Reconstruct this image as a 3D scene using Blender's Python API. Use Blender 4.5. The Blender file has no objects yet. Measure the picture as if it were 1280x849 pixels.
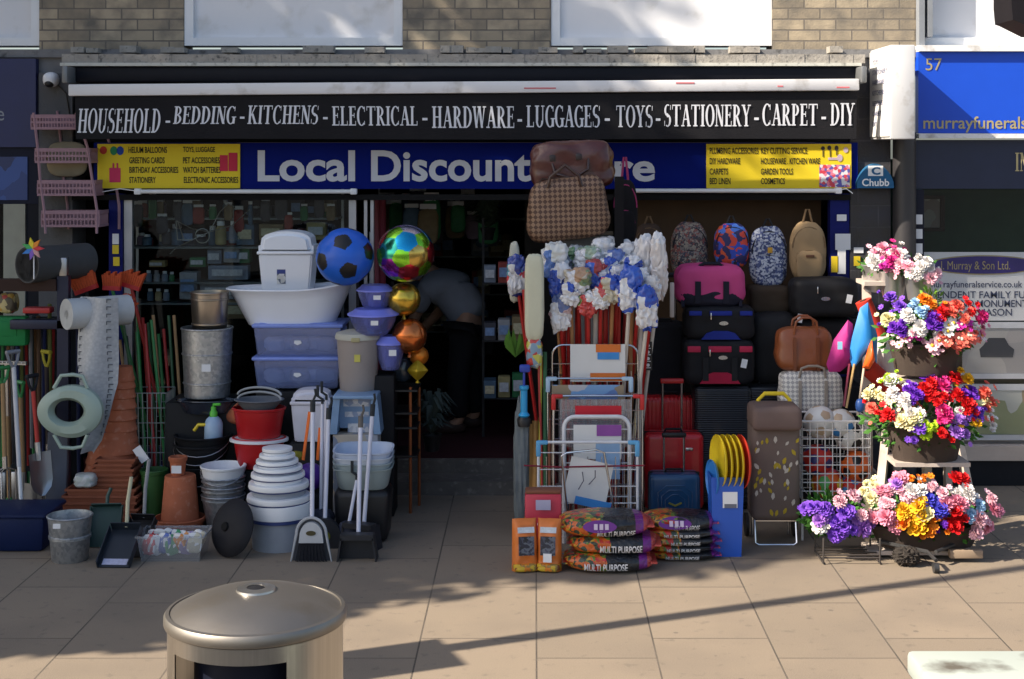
import bpy, bmesh, math, random
from mathutils import Vector, Matrix, Euler, noise

# ------------------------------------------------------------------ camera, sky, sun, exposure
S = bpy.context.scene
C = S.collection
FP, PX, PY, EYE = 1850.0, 668.0, 186.0, 2.5          # focal length in px (1280 wide), principal point, eye height
cam = bpy.data.objects.new('camera', bpy.data.cameras.new('camera'))
C.objects.link(cam)
cam.location = (0, 0, EYE)
cam.rotation_euler = (math.radians(90), 0, 0)
cam.data.sensor_width = 36.0
cam.data.lens = 36.0*FP/1280.0
cam.data.shift_x = -(PX-640)/1280.0
cam.data.shift_y = -(424.5-PY)/1280.0
cam.data.clip_start = 0.05
cam.data.clip_end = 500
S.camera = cam

SUN_DIR = Vector((0.92, 0.39, -0.81)).normalized()      # the way the light travels
SUN_EL = math.asin(-SUN_DIR.z)
wd = bpy.data.worlds.new('World')
S.world = wd
wd.use_nodes = True
wn = wd.node_tree.nodes
sky = wn.new('ShaderNodeTexSky')
sky.sky_type = 'NISHITA'
sky.sun_disc = False
sky.sun_elevation = SUN_EL
sky.sun_rotation = math.atan2(-SUN_DIR.x, -SUN_DIR.y)
sky.air_density = 1.0
sky.dust_density = 2.0
wn['Background'].inputs['Strength'].default_value = 0.085
wd.node_tree.links.new(sky.outputs[0], wn['Background'].inputs['Color'])
sun = bpy.data.objects.new('sun', bpy.data.lights.new('sun', 'SUN'))
C.objects.link(sun)
sun.data.energy = 4.6
sun.data.angle = math.radians(0.5)
sun.data.color = (1.0, 0.88, 0.72)
sun.rotation_euler = SUN_DIR.to_track_quat('-Z', 'Y').to_euler()
sun.location = (-20, -8, 20)
S.view_settings.view_transform = 'Standard'
S.view_settings.look = 'None'
S.view_settings.exposure = 1.18
S.view_settings.gamma = 1.0
S.view_settings.use_curve_mapping = False
S.cycles.max_bounces = 6
S.cycles.transparent_max_bounces = 12

PI = math.pi
R = random.Random(7)

# ------------------------------------------------------------------ materials
_mats = {}
def _new(name):
    m = bpy.data.materials.new(name)
    m.use_nodes = True
    return m, m.node_tree.nodes, m.node_tree.links, m.node_tree.nodes['Principled BSDF']

def _n(ns, t, **kw):
    n = ns.new(t)
    for k, v in kw.items():
        setattr(n, k, v)
    return n

def _mix(ns, ls, fac, a, b):
    n = ns.new('ShaderNodeMix'); n.data_type = 'RGBA'
    for sock, v in ((n.inputs['Factor'], fac), (n.inputs['A'], a), (n.inputs['B'], b)):
        if hasattr(v, 'is_linked') or hasattr(v, 'links'):
            ls.new(v, sock)
        else:
            sock.default_value = v if not isinstance(v, tuple) else (*v, 1.0)
    return n.outputs['Result']

def M(name, col, rough=.55, metal=0.0, var=.18, scale=9.0, bump=0.0, bscale=60.0, spec=.5, coat=0.0, trans=0.0, alpha=1.0, dirt=None, emit=0.0):
    """one plain material with a little uneven colour, some dirt and a fine bump"""
    if name in _mats:
        return _mats[name]
    m, ns, ls, b = _new(name)
    tc = ns.new('ShaderNodeTexCoord')
    nz = _n(ns, 'ShaderNodeTexNoise'); nz.inputs['Scale'].default_value = scale; nz.inputs['Detail'].default_value = 4
    ls.new(tc.outputs['Object'], nz.inputs['Vector'])
    lo = tuple(c*(1-var) for c in col); hi = tuple(min(1, c*(1+var)) for c in col)
    out = _mix(ns, ls, nz.outputs['Fac'], lo, hi)
    if dirt:
        nz2 = ns.new('ShaderNodeTexNoise'); nz2.inputs['Scale'].default_value = scale*2.3; nz2.inputs['Detail'].default_value = 7
        ls.new(tc.outputs['Object'], nz2.inputs['Vector'])
        rp = ns.new('ShaderNodeValToRGB'); rp.color_ramp.elements[0].position = .56; rp.color_ramp.elements[1].position = .74
        ls.new(nz2.outputs['Fac'], rp.inputs['Fac'])
        out = _mix(ns, ls, rp.outputs['Color'], out, dirt)
    ls.new(out, b.inputs['Base Color'])
    b.inputs['Roughness'].default_value = rough
    b.inputs['Metallic'].default_value = metal
    b.inputs['Specular IOR Level'].default_value = spec*(.35 if rough >= .5 and not metal else 1)
    b.inputs['Coat Weight'].default_value = coat
    b.inputs['Transmission Weight'].default_value = trans
    b.inputs['Alpha'].default_value = alpha
    if emit:
        b.inputs['Emission Color'].default_value = (*col, 1); b.inputs['Emission Strength'].default_value = emit
    if bump:
        bz = ns.new('ShaderNodeTexNoise'); bz.inputs['Scale'].default_value = bscale; bz.inputs['Detail'].default_value = 5
        ls.new(tc.outputs['Object'], bz.inputs['Vector'])
        bp = ns.new('ShaderNodeBump'); bp.inputs['Strength'].default_value = bump; bp.inputs['Distance'].default_value = .01
        ls.new(bz.outputs['Fac'], bp.inputs['Height']); ls.new(bp.outputs[0], b.inputs['Normal'])
    _mats[name] = m
    return m

def spots(name, cols, scale=30, rough=.6, stretch=(1, 1, 1), bump=0.0, coat=0.0, distort=0.0):
    """cells of flat printed colour (patterned cloth, printed packs)"""
    if name in _mats:
        return _mats[name]
    m, ns, ls, b = _new(name)
    tc = ns.new('ShaderNodeTexCoord'); mp = ns.new('ShaderNodeMapping'); mp.inputs['Scale'].default_value = stretch
    ls.new(tc.outputs['Object'], mp.inputs['Vector'])
    src = mp.outputs[0]
    if distort:
        nz = ns.new('ShaderNodeTexNoise'); nz.inputs['Scale'].default_value = scale*.6
        ls.new(src, nz.inputs['Vector'])
        vm = ns.new('ShaderNodeVectorMath'); vm.operation = 'MULTIPLY_ADD'
        ls.new(nz.outputs['Color'], vm.inputs[0]); vm.inputs[1].default_value = (distort,)*3; ls.new(src, vm.inputs[2])
        src = vm.outputs[0]
    vo = ns.new('ShaderNodeTexVoronoi'); vo.inputs['Scale'].default_value = scale
    ls.new(src, vo.inputs['Vector'])
    sp = ns.new('ShaderNodeSeparateColor'); ls.new(vo.outputs['Color'], sp.inputs[0])
    rp = ns.new('ShaderNodeValToRGB'); cr = rp.color_ramp; cr.interpolation = 'CONSTANT'
    n = len(cols)
    cr.elements[0].position = 0; cr.elements[0].color = (*cols[0], 1)
    cr.elements[1].position = 1.0/n; cr.elements[1].color = (*cols[1], 1)
    for i in range(2, n):
        e = cr.elements.new(i/n); e.color = (*cols[i], 1)
    ls.new(sp.outputs[0], rp.inputs['Fac']); ls.new(rp.outputs['Color'], b.inputs['Base Color'])
    b.inputs['Roughness'].default_value = rough; b.inputs['Coat Weight'].default_value = coat
    if bump:
        nz = ns.new('ShaderNodeTexNoise'); nz.inputs['Scale'].default_value = scale*1.5
        ls.new(tc.outputs['Object'], nz.inputs['Vector'])
        bp = ns.new('ShaderNodeBump'); bp.inputs['Strength'].default_value = bump; bp.inputs['Distance'].default_value = .01
        ls.new(nz.outputs['Fac'], bp.inputs['Height']); ls.new(bp.outputs[0], b.inputs['Normal'])
    _mats[name] = m
    return m

def checks(name, a, c, scale, rough=.5, rot=0.0):
    if name in _mats:
        return _mats[name]
    m, ns, ls, b = _new(name)
    tc = ns.new('ShaderNodeTexCoord'); mp = ns.new('ShaderNodeMapping')
    mp.inputs['Rotation'].default_value = (0, rot, 0); mp.inputs['Location'].default_value = (.003, .777, .003); mp.inputs['Scale'].default_value = (1, .0001, 1)
    ls.new(tc.outputs['Object'], mp.inputs['Vector'])
    ck = ns.new('ShaderNodeTexChecker'); ck.inputs['Scale'].default_value = scale
    ck.inputs['Color1'].default_value = (*a, 1); ck.inputs['Color2'].default_value = (*c, 1)
    ls.new(mp.outputs[0], ck.inputs['Vector']); ls.new(ck.outputs['Color'], b.inputs['Base Color'])
    b.inputs['Roughness'].default_value = rough
    _mats[name] = m
    return m

def glass(name, tint=(1, 1, 1), refl=1.0, opac=0.0, col=(.8, .8, .8)):
    """thin clear sheet: see-through with a mirror sheen that grows at a slant"""
    if name in _mats:
        return _mats[name]
    m, ns, ls, b = _new(name)
    out = [n for n in ns if n.type == 'OUTPUT_MATERIAL'][0]
    tr = ns.new('ShaderNodeBsdfTransparent'); tr.inputs[0].default_value = (*tint, 1)
    gl = ns.new('ShaderNodeBsdfGlossy'); gl.inputs['Roughness'].default_value = .03
    fr = ns.new('ShaderNodeFresnel'); fr.inputs['IOR'].default_value = 1.45
    mu = ns.new('ShaderNodeMath'); mu.operation = 'MULTIPLY'; mu.inputs[1].default_value = refl
    ls.new(fr.outputs[0], mu.inputs[0])
    src = tr.outputs[0]
    if opac:
        b.inputs['Base Color'].default_value = (*col, 1); b.inputs['Roughness'].default_value = .35
        m0 = ns.new('ShaderNodeMixShader'); m0.inputs[0].default_value = opac
        ls.new(tr.outputs[0], m0.inputs[1]); ls.new(b.outputs[0], m0.inputs[2]); src = m0.outputs[0]
    mx = ns.new('ShaderNodeMixShader')
    ls.new(mu.outputs[0], mx.inputs[0]); ls.new(src, mx.inputs[1]); ls.new(gl.outputs[0], mx.inputs[2])
    ls.new(mx.outputs[0], out.inputs['Surface'])
    _mats[name] = m
    return m

# ------------------------------------------------------------------ mesh builder
class MB:
    def __init__(s):
        s.v = []; s.f = []; s.mi = []; s.m = 0
    def add(s, vs, fs, T=None):
        o = len(s.v)
        s.v += [tuple(T @ Vector(p)) for p in vs] if T is not None else [tuple(p) for p in vs]
        s.f += [tuple(i+o for i in f) for f in fs]; s.mi += [s.m]*len(fs)
        return s
    def box(s, x0, x1, y0, y1, z0, z1, T=None):
        vs = [(x, y, z) for z in (z0, z1) for y in (y0, y1) for x in (x0, x1)]
        return s.add(vs, [(0, 2, 3, 1), (4, 5, 7, 6), (0, 1, 5, 4), (2, 6, 7, 3), (0, 4, 6, 2), (1, 3, 7, 5)], T)
    def cbox(s, c, sz, rot=(0, 0, 0)):
        T = Matrix.Translation(c) @ Euler(rot).to_matrix().to_4x4()
        return s.box(-sz[0]/2, sz[0]/2, -sz[1]/2, sz[1]/2, -sz[2]/2, sz[2]/2, T)
    def rbox(s, c, sz, r=.01, seg=2, rot=(0, 0, 0), taper=1.0):
        bm = bmesh.new(); bmesh.ops.create_cube(bm, size=1)
        for v in bm.verts:
            k = taper if v.co.z < 0 else 1
            v.co = Vector((v.co.x*sz[0]*k, v.co.y*sz[1]*k, v.co.z*sz[2]))
        r = min(r, min(sz)*.45)
        bmesh.ops.bevel(bm, geom=bm.edges[:]+bm.verts[:], offset=r, segments=seg, affect='EDGES', profile=.5)
        bm.verts.index_update()
        T = Matrix.Translation(c) @ Euler(rot).to_matrix().to_4x4()
        s.add([v.co[:] for v in bm.verts], [tuple(v.index for v in f.verts) for f in bm.faces], T)
        bm.free(); return s
    def lathe(s, prof, n=24, T=None, sx=1, sy=1, lobes=0, amp=0):
        vs = []; fs = []
        for r, z in prof:
            for i in range(n):
                a = 2*PI*i/n
                q = r*(1+amp*math.cos(lobes*a)) if lobes else r
                vs.append((q*math.cos(a)*sx, q*math.sin(a)*sy, z))
        for j in range(len(prof)-1):
            for i in range(n):
                k = (i+1) % n
                fs.append((j*n+i, j*n+k, (j+1)*n+k, (j+1)*n+i))
        if prof[0][0] > 1e-4: fs.append(tuple(range(n-1, -1, -1)))
        if prof[-1][0] > 1e-4: fs.append(tuple((len(prof)-1)*n+i for i in range(n)))
        return s.add(vs, fs, T)
    def cyl(s, p0, p1, r0, r1=None, n=12):
        return s.tube([p0, p1], r0, n, r1=r1)
    def tube(s, pts, r, n=8, closed=False, r1=None, flat=1.0):
        pts = [Vector(p) for p in pts]; L = len(pts)
        vs = []; fs = []; up = None
        for i, p in enumerate(pts):
            if closed: d = pts[(i+1) % L]-pts[i-1]
            else: d = pts[min(i+1, L-1)]-pts[max(i-1, 0)]
            d.normalize()
            if up is None:
                up = d.orthogonal().normalized()
                if abs(d.z) < .9: up = (Vector((0, 0, 1))-d*d.z).normalized()
            else:
                up = (up-d*up.dot(d)); up = up.normalized() if up.length > 1e-5 else d.orthogonal().normalized()
            sd = d.cross(up)
            rr = r if r1 is None else r+(r1-r)*i/(L-1)
            for k in range(n):
                a = 2*PI*k/n
                vs.append(p+up*(math.cos(a)*rr*flat)+sd*(math.sin(a)*rr))
        for i in range(L if closed else L-1):
            for k in range(n):
                a = i*n+k; b_ = i*n+(k+1) % n; c_ = ((i+1) % L)*n+(k+1) % n; d_ = ((i+1) % L)*n+k
                fs.append((a, b_, c_, d_))
        if not closed:
            fs.append(tuple(range(n-1, -1, -1))); fs.append(tuple((L-1)*n+k for k in range(n)))
        return s.add(vs, fs)
    def sup(s, c, rx, ry, rz, e=3.0, n=10, nz=0.0, ns=3.0, seed=0, T=None):
        """puffy box / ball: a cube grid pushed on to a superquadric, with lumps"""
        idx = {}; vs = []; fs = []
        def vert(p):
            k = (round(p[0]*1e4), round(p[1]*1e4), round(p[2]*1e4))
            if k not in idx:
                q = [math.tan(t*PI/4) for t in p]
                L = sum(abs(t)**e for t in q)**(1/e)
                d = Vector((q[0]/L*rx, q[1]/L*ry, q[2]/L*rz))
                if nz:
                    d *= 1+nz*noise.noise(Vector((q[0]/L, q[1]/L, q[2]/L))*ns+Vector((seed*3.1, seed*1.7, seed)))
                idx[k] = len(vs); vs.append(d+Vector(c))
            return idx[k]
        g = [-1+2*i/n for i in range(n+1)]
        for ax in range(3):
            for sg in (-1, 1):
                for i in range(n):
                    for j in range(n):
                        q = []
                        for (a, b_) in ((i, j), (i+1, j), (i+1, j+1), (i, j+1)):
                            p = [0, 0, 0]; p[ax] = sg; p[(ax+1) % 3] = g[a]; p[(ax+2) % 3] = g[b_]
                            q.append(vert(p))
                        fs.append(tuple(q if sg > 0 else q[::-1]))
        return s.add(vs, fs, T)
    def prism(s, poly, y0, y1, T=None):
        n = len(poly)
        vs = [(x, y0, z) for x, z in poly]+[(x, y1, z) for x, z in poly]
        fs = [tuple(range(n)), tuple(range(2*n-1, n-1, -1))]+[(i, i+n, (i+1) % n+n, (i+1) % n) for i in range(n)]
        return s.add(vs, fs, T)
    def ball(s, c, r, n=10, sz=1.0):
        return s.sup(c, r, r, r*sz, 2.0, n)
    def build(s, name, mats, parent=None, loc=None, ang=38, rot=None):
        me = bpy.data.meshes.new(name)
        me.from_pydata([tuple(v) for v in s.v], [], s.f)
        if not isinstance(mats, (list, tuple)): mats = [mats]
        for m in mats: me.materials.append(m)
        me.polygons.foreach_set('material_index', s.mi)
        bm = bmesh.new(); bm.from_mesh(me); bmesh.ops.recalc_face_normals(bm, faces=bm.faces); bm.to_mesh(me); bm.free()
        me.polygons.foreach_set('use_smooth', [True]*len(me.polygons))
        me.set_sharp_from_angle(angle=math.radians(ang))
        me.update()
        o = bpy.data.objects.new(name, me); C.objects.link(o)
        if parent is not None: o.parent = parent
        if loc is not None: o.location = loc
        if rot is not None: o.rotation_euler = rot
        return o

def tag(o, label, cat, group=None):
    o['label'] = label; o['category'] = cat
    if group: o['group'] = group
    return o
def thing(name, label, cat, loc=(0, 0, 0), rz=0.0, group=None, rot=None):
    o = bpy.data.objects.new(name, None); C.objects.link(o)
    o.empty_display_size = .1
    o.location = loc; o.rotation_euler = rot if rot else (0, 0, rz)
    return tag(o, label, cat, group)
def dup(root, label, loc, rz=None, rot=None):
    """a copy of a thing with copies of its parts and sub-parts"""
    r = root.copy(); C.objects.link(r); r.location = loc
    if rz is not None: r.rotation_euler = (0, 0, rz)
    if rot is not None: r.rotation_euler = rot
    r['label'] = label
    for ch in list(root.children):
        c = ch.copy(); C.objects.link(c); c.parent = r
        for g in list(ch.children):
            d = g.copy(); C.objects.link(d); d.parent = c
    return r
def struct(o):
    o['kind'] = 'structure'; return o

# real-world point seen at photo pixel (px, py) at depth Y; size of a pixel run there; depth of a ground point
def W(px, py, Y): return Vector(((px-PX)*Y/FP, Y, EYE-(py-PY)*Y/FP))
def mm(px, Y): return px*Y/FP
def gy(py): return EYE*FP/(py-PY)
def on_ground(px, py):
    Y = gy(py); return Vector(((px-PX)*Y/FP, Y, 0))
def rect(x0, y0, x1, y1, Y):
    a = W(x0, y1, Y); b = W(x1, y0, Y); return a.x, b.x, a.z, b.z

# ------------------------------------------------------------------ lettering
_tc = {}
def text_geo(s, bold=0.0):
    k = (s, bold)
    if k not in _tc:
        cu = bpy.data.curves.new('lettering', 'FONT'); cu.body = s; cu.size = 1; cu.offset = bold; cu.resolution_u = 4
        ob = bpy.data.objects.new('lettering', cu); C.objects.link(ob)
        dg = bpy.context.evaluated_depsgraph_get()
        me = bpy.data.meshes.new_from_object(ob.evaluated_get(dg))
        vs = [v.co.copy() for v in me.vertices]; fs = [tuple(p.vertices) for p in me.polygons]
        bpy.data.objects.remove(ob); bpy.data.curves.remove(cu); bpy.data.meshes.remove(me)
        _tc[k] = (vs, fs)
    return _tc[k]
def put_text(mb, s, x0, x1, z0, z1, y, bold=0.0, cap=None, shear=0.0, T=None, warp=None):
    """letters filling the rectangle x0..x1, z0..z1, standing in the plane y, read from -y"""
    vs, fs = text_geo(s, bold)
    ax = min(v.x for v in vs); bx = max(v.x for v in vs); az = min(v.y for v in vs); bz = max(v.y for v in vs)
    out = []
    for v in vs:
        u = (v.x-ax)/(bx-ax); w = (v.y-az)/(bz-az)
        p = Vector((x0+u*(x1-x0)+shear*w*(z1-z0), y, z0+w*(z1-z0)))
        if warp: p = warp(p)
        out.append(p)
    return mb.add(out, fs, T)

def _ring(cx, cy, rx, ry, a0, a1, tw, th, n=14):
    vs = []; fs = []
    for i in range(n+1):
        a = math.radians(a0+(a1-a0)*i/n); c, s_ = math.cos(a), math.sin(a)
        vs += [(cx+rx*c, cy+ry*s_), (cx+(rx-tw)*c, cy+(ry-th)*s_)]
    for i in range(n): fs.append((2*i, 2*i+2, 2*i+3, 2*i+1))
    return vs, fs
def _q(x0, y0, x1, y1): return [(x0, y0), (x1, y0), (x1, y1), (x0, y1)], [(0, 1, 2, 3)]
def _dg(x0, y0, x1, y1, w): return [(x0-w/2, y0), (x0+w/2, y0), (x1+w/2, y1), (x1-w/2, y1)], [(0, 1, 2, 3)]
TK, TH = .15, .055
def _stem(x, y0=0, y1=1, lo=True, hi=True):
    g = [_q(x, y0, x+TK, y1)]
    if lo: g.append(_q(x-.07, y0, x+TK+.07, y0+TH))
    if hi: g.append(_q(x-.07, y1-TH, x+TK+.07, y1))
    return g
def _srf(x, y, w=.22): return [_q(x-w/2, y-TH/2, x+w/2, y+TH/2)]
def serif_glyph(c):
    if c == 'H': return _stem(.07)+_stem(.45)+[_q(.2, .48, .47, .48+TH)], .67
    if c == 'O': return [_ring(.32, .5, .32, .52, 0, 360, TK, TH, 24)], .64
    if c == 'U': return _stem(.07, .3, 1, False)+[_q(.5, .3, .56, 1)]+_srf(.53, .97)+[_ring(.315, .3, .245, .32, 180, 360, .13, TH)], .66
    if c == 'S': return [_ring(.26, .74, .24, .28, 60, 240, .13, TH), _ring(.26, .27, .24, .29, -125, 70, .13, TH), _dg(.33, .42, .17, .6, .2), _q(.44, .76, .48, .98), _q(.03, .02, .07, .26)], .52
    if c in 'EFL':
        g = _stem(.07); w = .5
        g.append(_q(.1, 0, w, TH)) if c in 'EL' else None
        if c in 'EF': g += [_q(.1, 1-TH, w-.03, 1), _q(.2, .5, .38, .5+TH), _q(.36, .4, .4, .65), _q(w-.07, .8, w-.03, 1)]
        if c in 'EL': g.append(_q(w-.04, 0, w, .24))
        return g, .53
    if c == 'D': return _stem(.07)+[_ring(.2, .5, .4, .5, -90, 90, TK, TH, 18)], .62
    if c == 'B': return _stem(.07)+[_ring(.2, .745, .28, .255, -90, 90, .13, TH), _ring(.2, .265, .32, .265, -90, 90, .14, TH)], .55
    if c == 'P': return _stem(.07)+[_ring(.2, .72, .3, .28, -90, 90, .14, TH)], .53
    if c == 'R': return _stem(.07)+[_ring(.2, .72, .3, .28, -90, 90, .14, TH), _dg(.52, 0, .29, .46, .15), _q(.46, 0, .64, TH)], .62
    if c in 'CG':
        g = [_ring(.32, .5, .32, .52, 48, 312, TK, TH, 20), _q(.5, .72, .54, .98)]
        if c == 'C': g.append(_q(.5, .04, .54, .24))
        else: g += _stem(.43, .02, .42, False)
        return g, .6
    if c == 'I': return _stem(.08), .31
    if c == 'N': return [_q(.08, 0, .14, 1), _q(.5, 0, .56, 1), _dg(.52, 0, .12, 1, .16)]+_srf(.11, .03)+_srf(.53, .97)+_srf(.08, .97, .18), .64
    if c == 'K': return _stem(.07)+[_dg(.2, .42, .5, 1, .07), _dg(.55, 0, .3, .56, .15)]+_srf(.5, .97)+_srf(.55, .03, .25), .66
    if c == 'T': return _stem(.24, 0, 1, True, False)+[_q(.02, 1-TH, .62, 1), _q(.02, .78, .06, 1), _q(.58, .78, .62, 1)], .64
    if c == 'A': return [_dg(.1, 0, .32, 1, .06), _dg(.54, 0, .32, 1, .15), _q(.16, .3, .48, .3+TH)]+_srf(.1, .03)+_srf(.54, .03, .25), .64
    if c == 'W': return [_dg(.26, 0, .1, 1, .14), _dg(.26, 0, .42, 1, .06), _dg(.62, 0, .44, 1, .14), _dg(.62, 0, .78, 1, .06)]+_srf(.1, .97, .24)+_srf(.43, .97, .24)+_srf(.78, .97), .88
    if c == 'Y': return _stem(.24, 0, .48, True, False)+[_dg(.32, .44, .1, 1, .15), _dg(.32, .44, .52, 1, .06)]+_srf(.1, .97, .25)+_srf(.52, .97), .62
    if c == '-': return [_q(.05, .34, .4, .46)], .45
    return [], .3
def put_serif(mb, s, x0, x1, z0, z1, y, shear=0.0, yf=None):
    W_ = sum(serif_glyph(c)[1] for c in s)+.04*len(s); x = 0; k = (x1-x0)/W_; lay = 0
    for c in s:
        g, w = serif_glyph(c)
        for vs, fs in g:
            lay = (lay+1) % 9
            mb.add([(x0+(x+u)*k+shear*v*(z1-z0), (yf(x0+(x+u)*k, z0+v*(z1-z0)) if yf else y)-.00025*lay, z0+v*(z1-z0)) for u, v in vs], fs)
        x += w+.04

# ------------------------------------------------------------------ common materials
BLACK = M('black_plastic', (.008, .008, .01), .45)
BLACKMATT = M('black_cloth', (.008, .008, .01), .9, bump=.3, bscale=300)
WHITEP = M('white_plastic', (.8, .82, .85), .35, var=.06)
WHITEPAINT = M('white_paint', (.74, .75, .76), .5, var=.08, dirt=(.45, .43, .4), scale=5)
CHROME = M('chrome_tube', (.6, .6, .62), .25, 1.0)
STEEL = M('dull_steel', (.42, .43, .45), .38, 1.0, var=.15)
GALV = spots('galvanised_steel', [(.42, .45, .48), (.5, .53, .56), (.36, .39, .43), (.46, .48, .51)], 55, .38)
GALV.node_tree.nodes['Principled BSDF'].inputs['Metallic'].default_value = .85
TERRA = M('terracotta', (.42, .13, .065), .75, var=.22, scale=12, bump=.15, dirt=(.5, .22, .14))
TERRAD = M('dark_terracotta', (.27, .09, .05), .8, var=.2, scale=12, bump=.15)
PAPER = M('white_paper', (.75, .76, .78), .6, var=.03)
INKBLUE = M('blue_ink', (.01, .03, .3), .6)
RED = M('red_plastic', (.5, .018, .02), .4)
WOOD = M('pale_wood', (.45, .28, .14), .6, var=.25, scale=20)
YELLOW = M('yellow_plastic', (.75, .55, .02), .4)

# ================================================================== SETTING
def brick_mat(name, a, b_, mortar, bw=.236, rh=.0805, soot=(.05, .045, .04)):
    m, ns, ls, b = _new(name)
    tc = ns.new('ShaderNodeTexCoord'); sx = ns.new('ShaderNodeSeparateXYZ'); cx = ns.new('ShaderNodeCombineXYZ')
    ls.new(tc.outputs['Object'], sx.inputs[0]); ls.new(sx.outputs['X'], cx.inputs['X']); ls.new(sx.outputs['Z'], cx.inputs['Y'])
    br = ns.new('ShaderNodeTexBrick'); br.inputs['Scale'].default_value = 1
    br.inputs['Brick Width'].default_value = bw; br.inputs['Row Height'].default_value = rh; br.inputs['Mortar Size'].default_value = .006
    br.inputs['Mortar Smooth'].default_value = .3; br.inputs['Bias'].default_value = -.1
    br.inputs['Color1'].default_value = (*a, 1); br.inputs['Color2'].default_value = (*b_, 1); br.inputs['Mortar'].default_value = (*mortar, 1)
    ls.new(cx.outputs[0], br.inputs['Vector'])
    nz = ns.new('ShaderNodeTexNoise'); nz.inputs['Scale'].default_value = 5; nz.inputs['Detail'].default_value = 8
    ls.new(tc.outputs['Object'], nz.inputs['Vector'])
    rp = ns.new('ShaderNodeValToRGB'); rp.color_ramp.elements[0].position = .42; rp.color_ramp.elements[1].position = .68
    ls.new(nz.outputs['Fac'], rp.inputs['Fac'])
    o1 = _mix(ns, ls, rp.outputs['Color'], br.outputs['Color'], soot)
    ls.new(o1, b.inputs['Base Color']); b.inputs['Roughness'].default_value = .9
    n2 = ns.new('ShaderNodeTexNoise'); n2.inputs['Scale'].default_value = 70
    ls.new(tc.outputs['Object'], n2.inputs['Vector'])
    ad = ns.new('ShaderNodeMath'); ad.operation = 'MULTIPLY_ADD'; ad.inputs[1].default_value = -1.0
    ls.new(br.outputs['Fac'], ad.inputs[0])
    mu = ns.new('ShaderNodeMath'); mu.operation = 'MULTIPLY'; mu.inputs[1].default_value = .5
    ls.new(n2.outputs['Fac'], mu.inputs[0]); ls.new(mu.outputs[0], ad.inputs[2])
    bp = ns.new('ShaderNodeBump'); bp.inputs['Strength'].default_value = .6; bp.inputs['Distance'].default_value = .008
    ls.new(ad.outputs[0], bp.inputs['Height']); ls.new(bp.outputs[0], b.inputs['Normal'])
    return m

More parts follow.
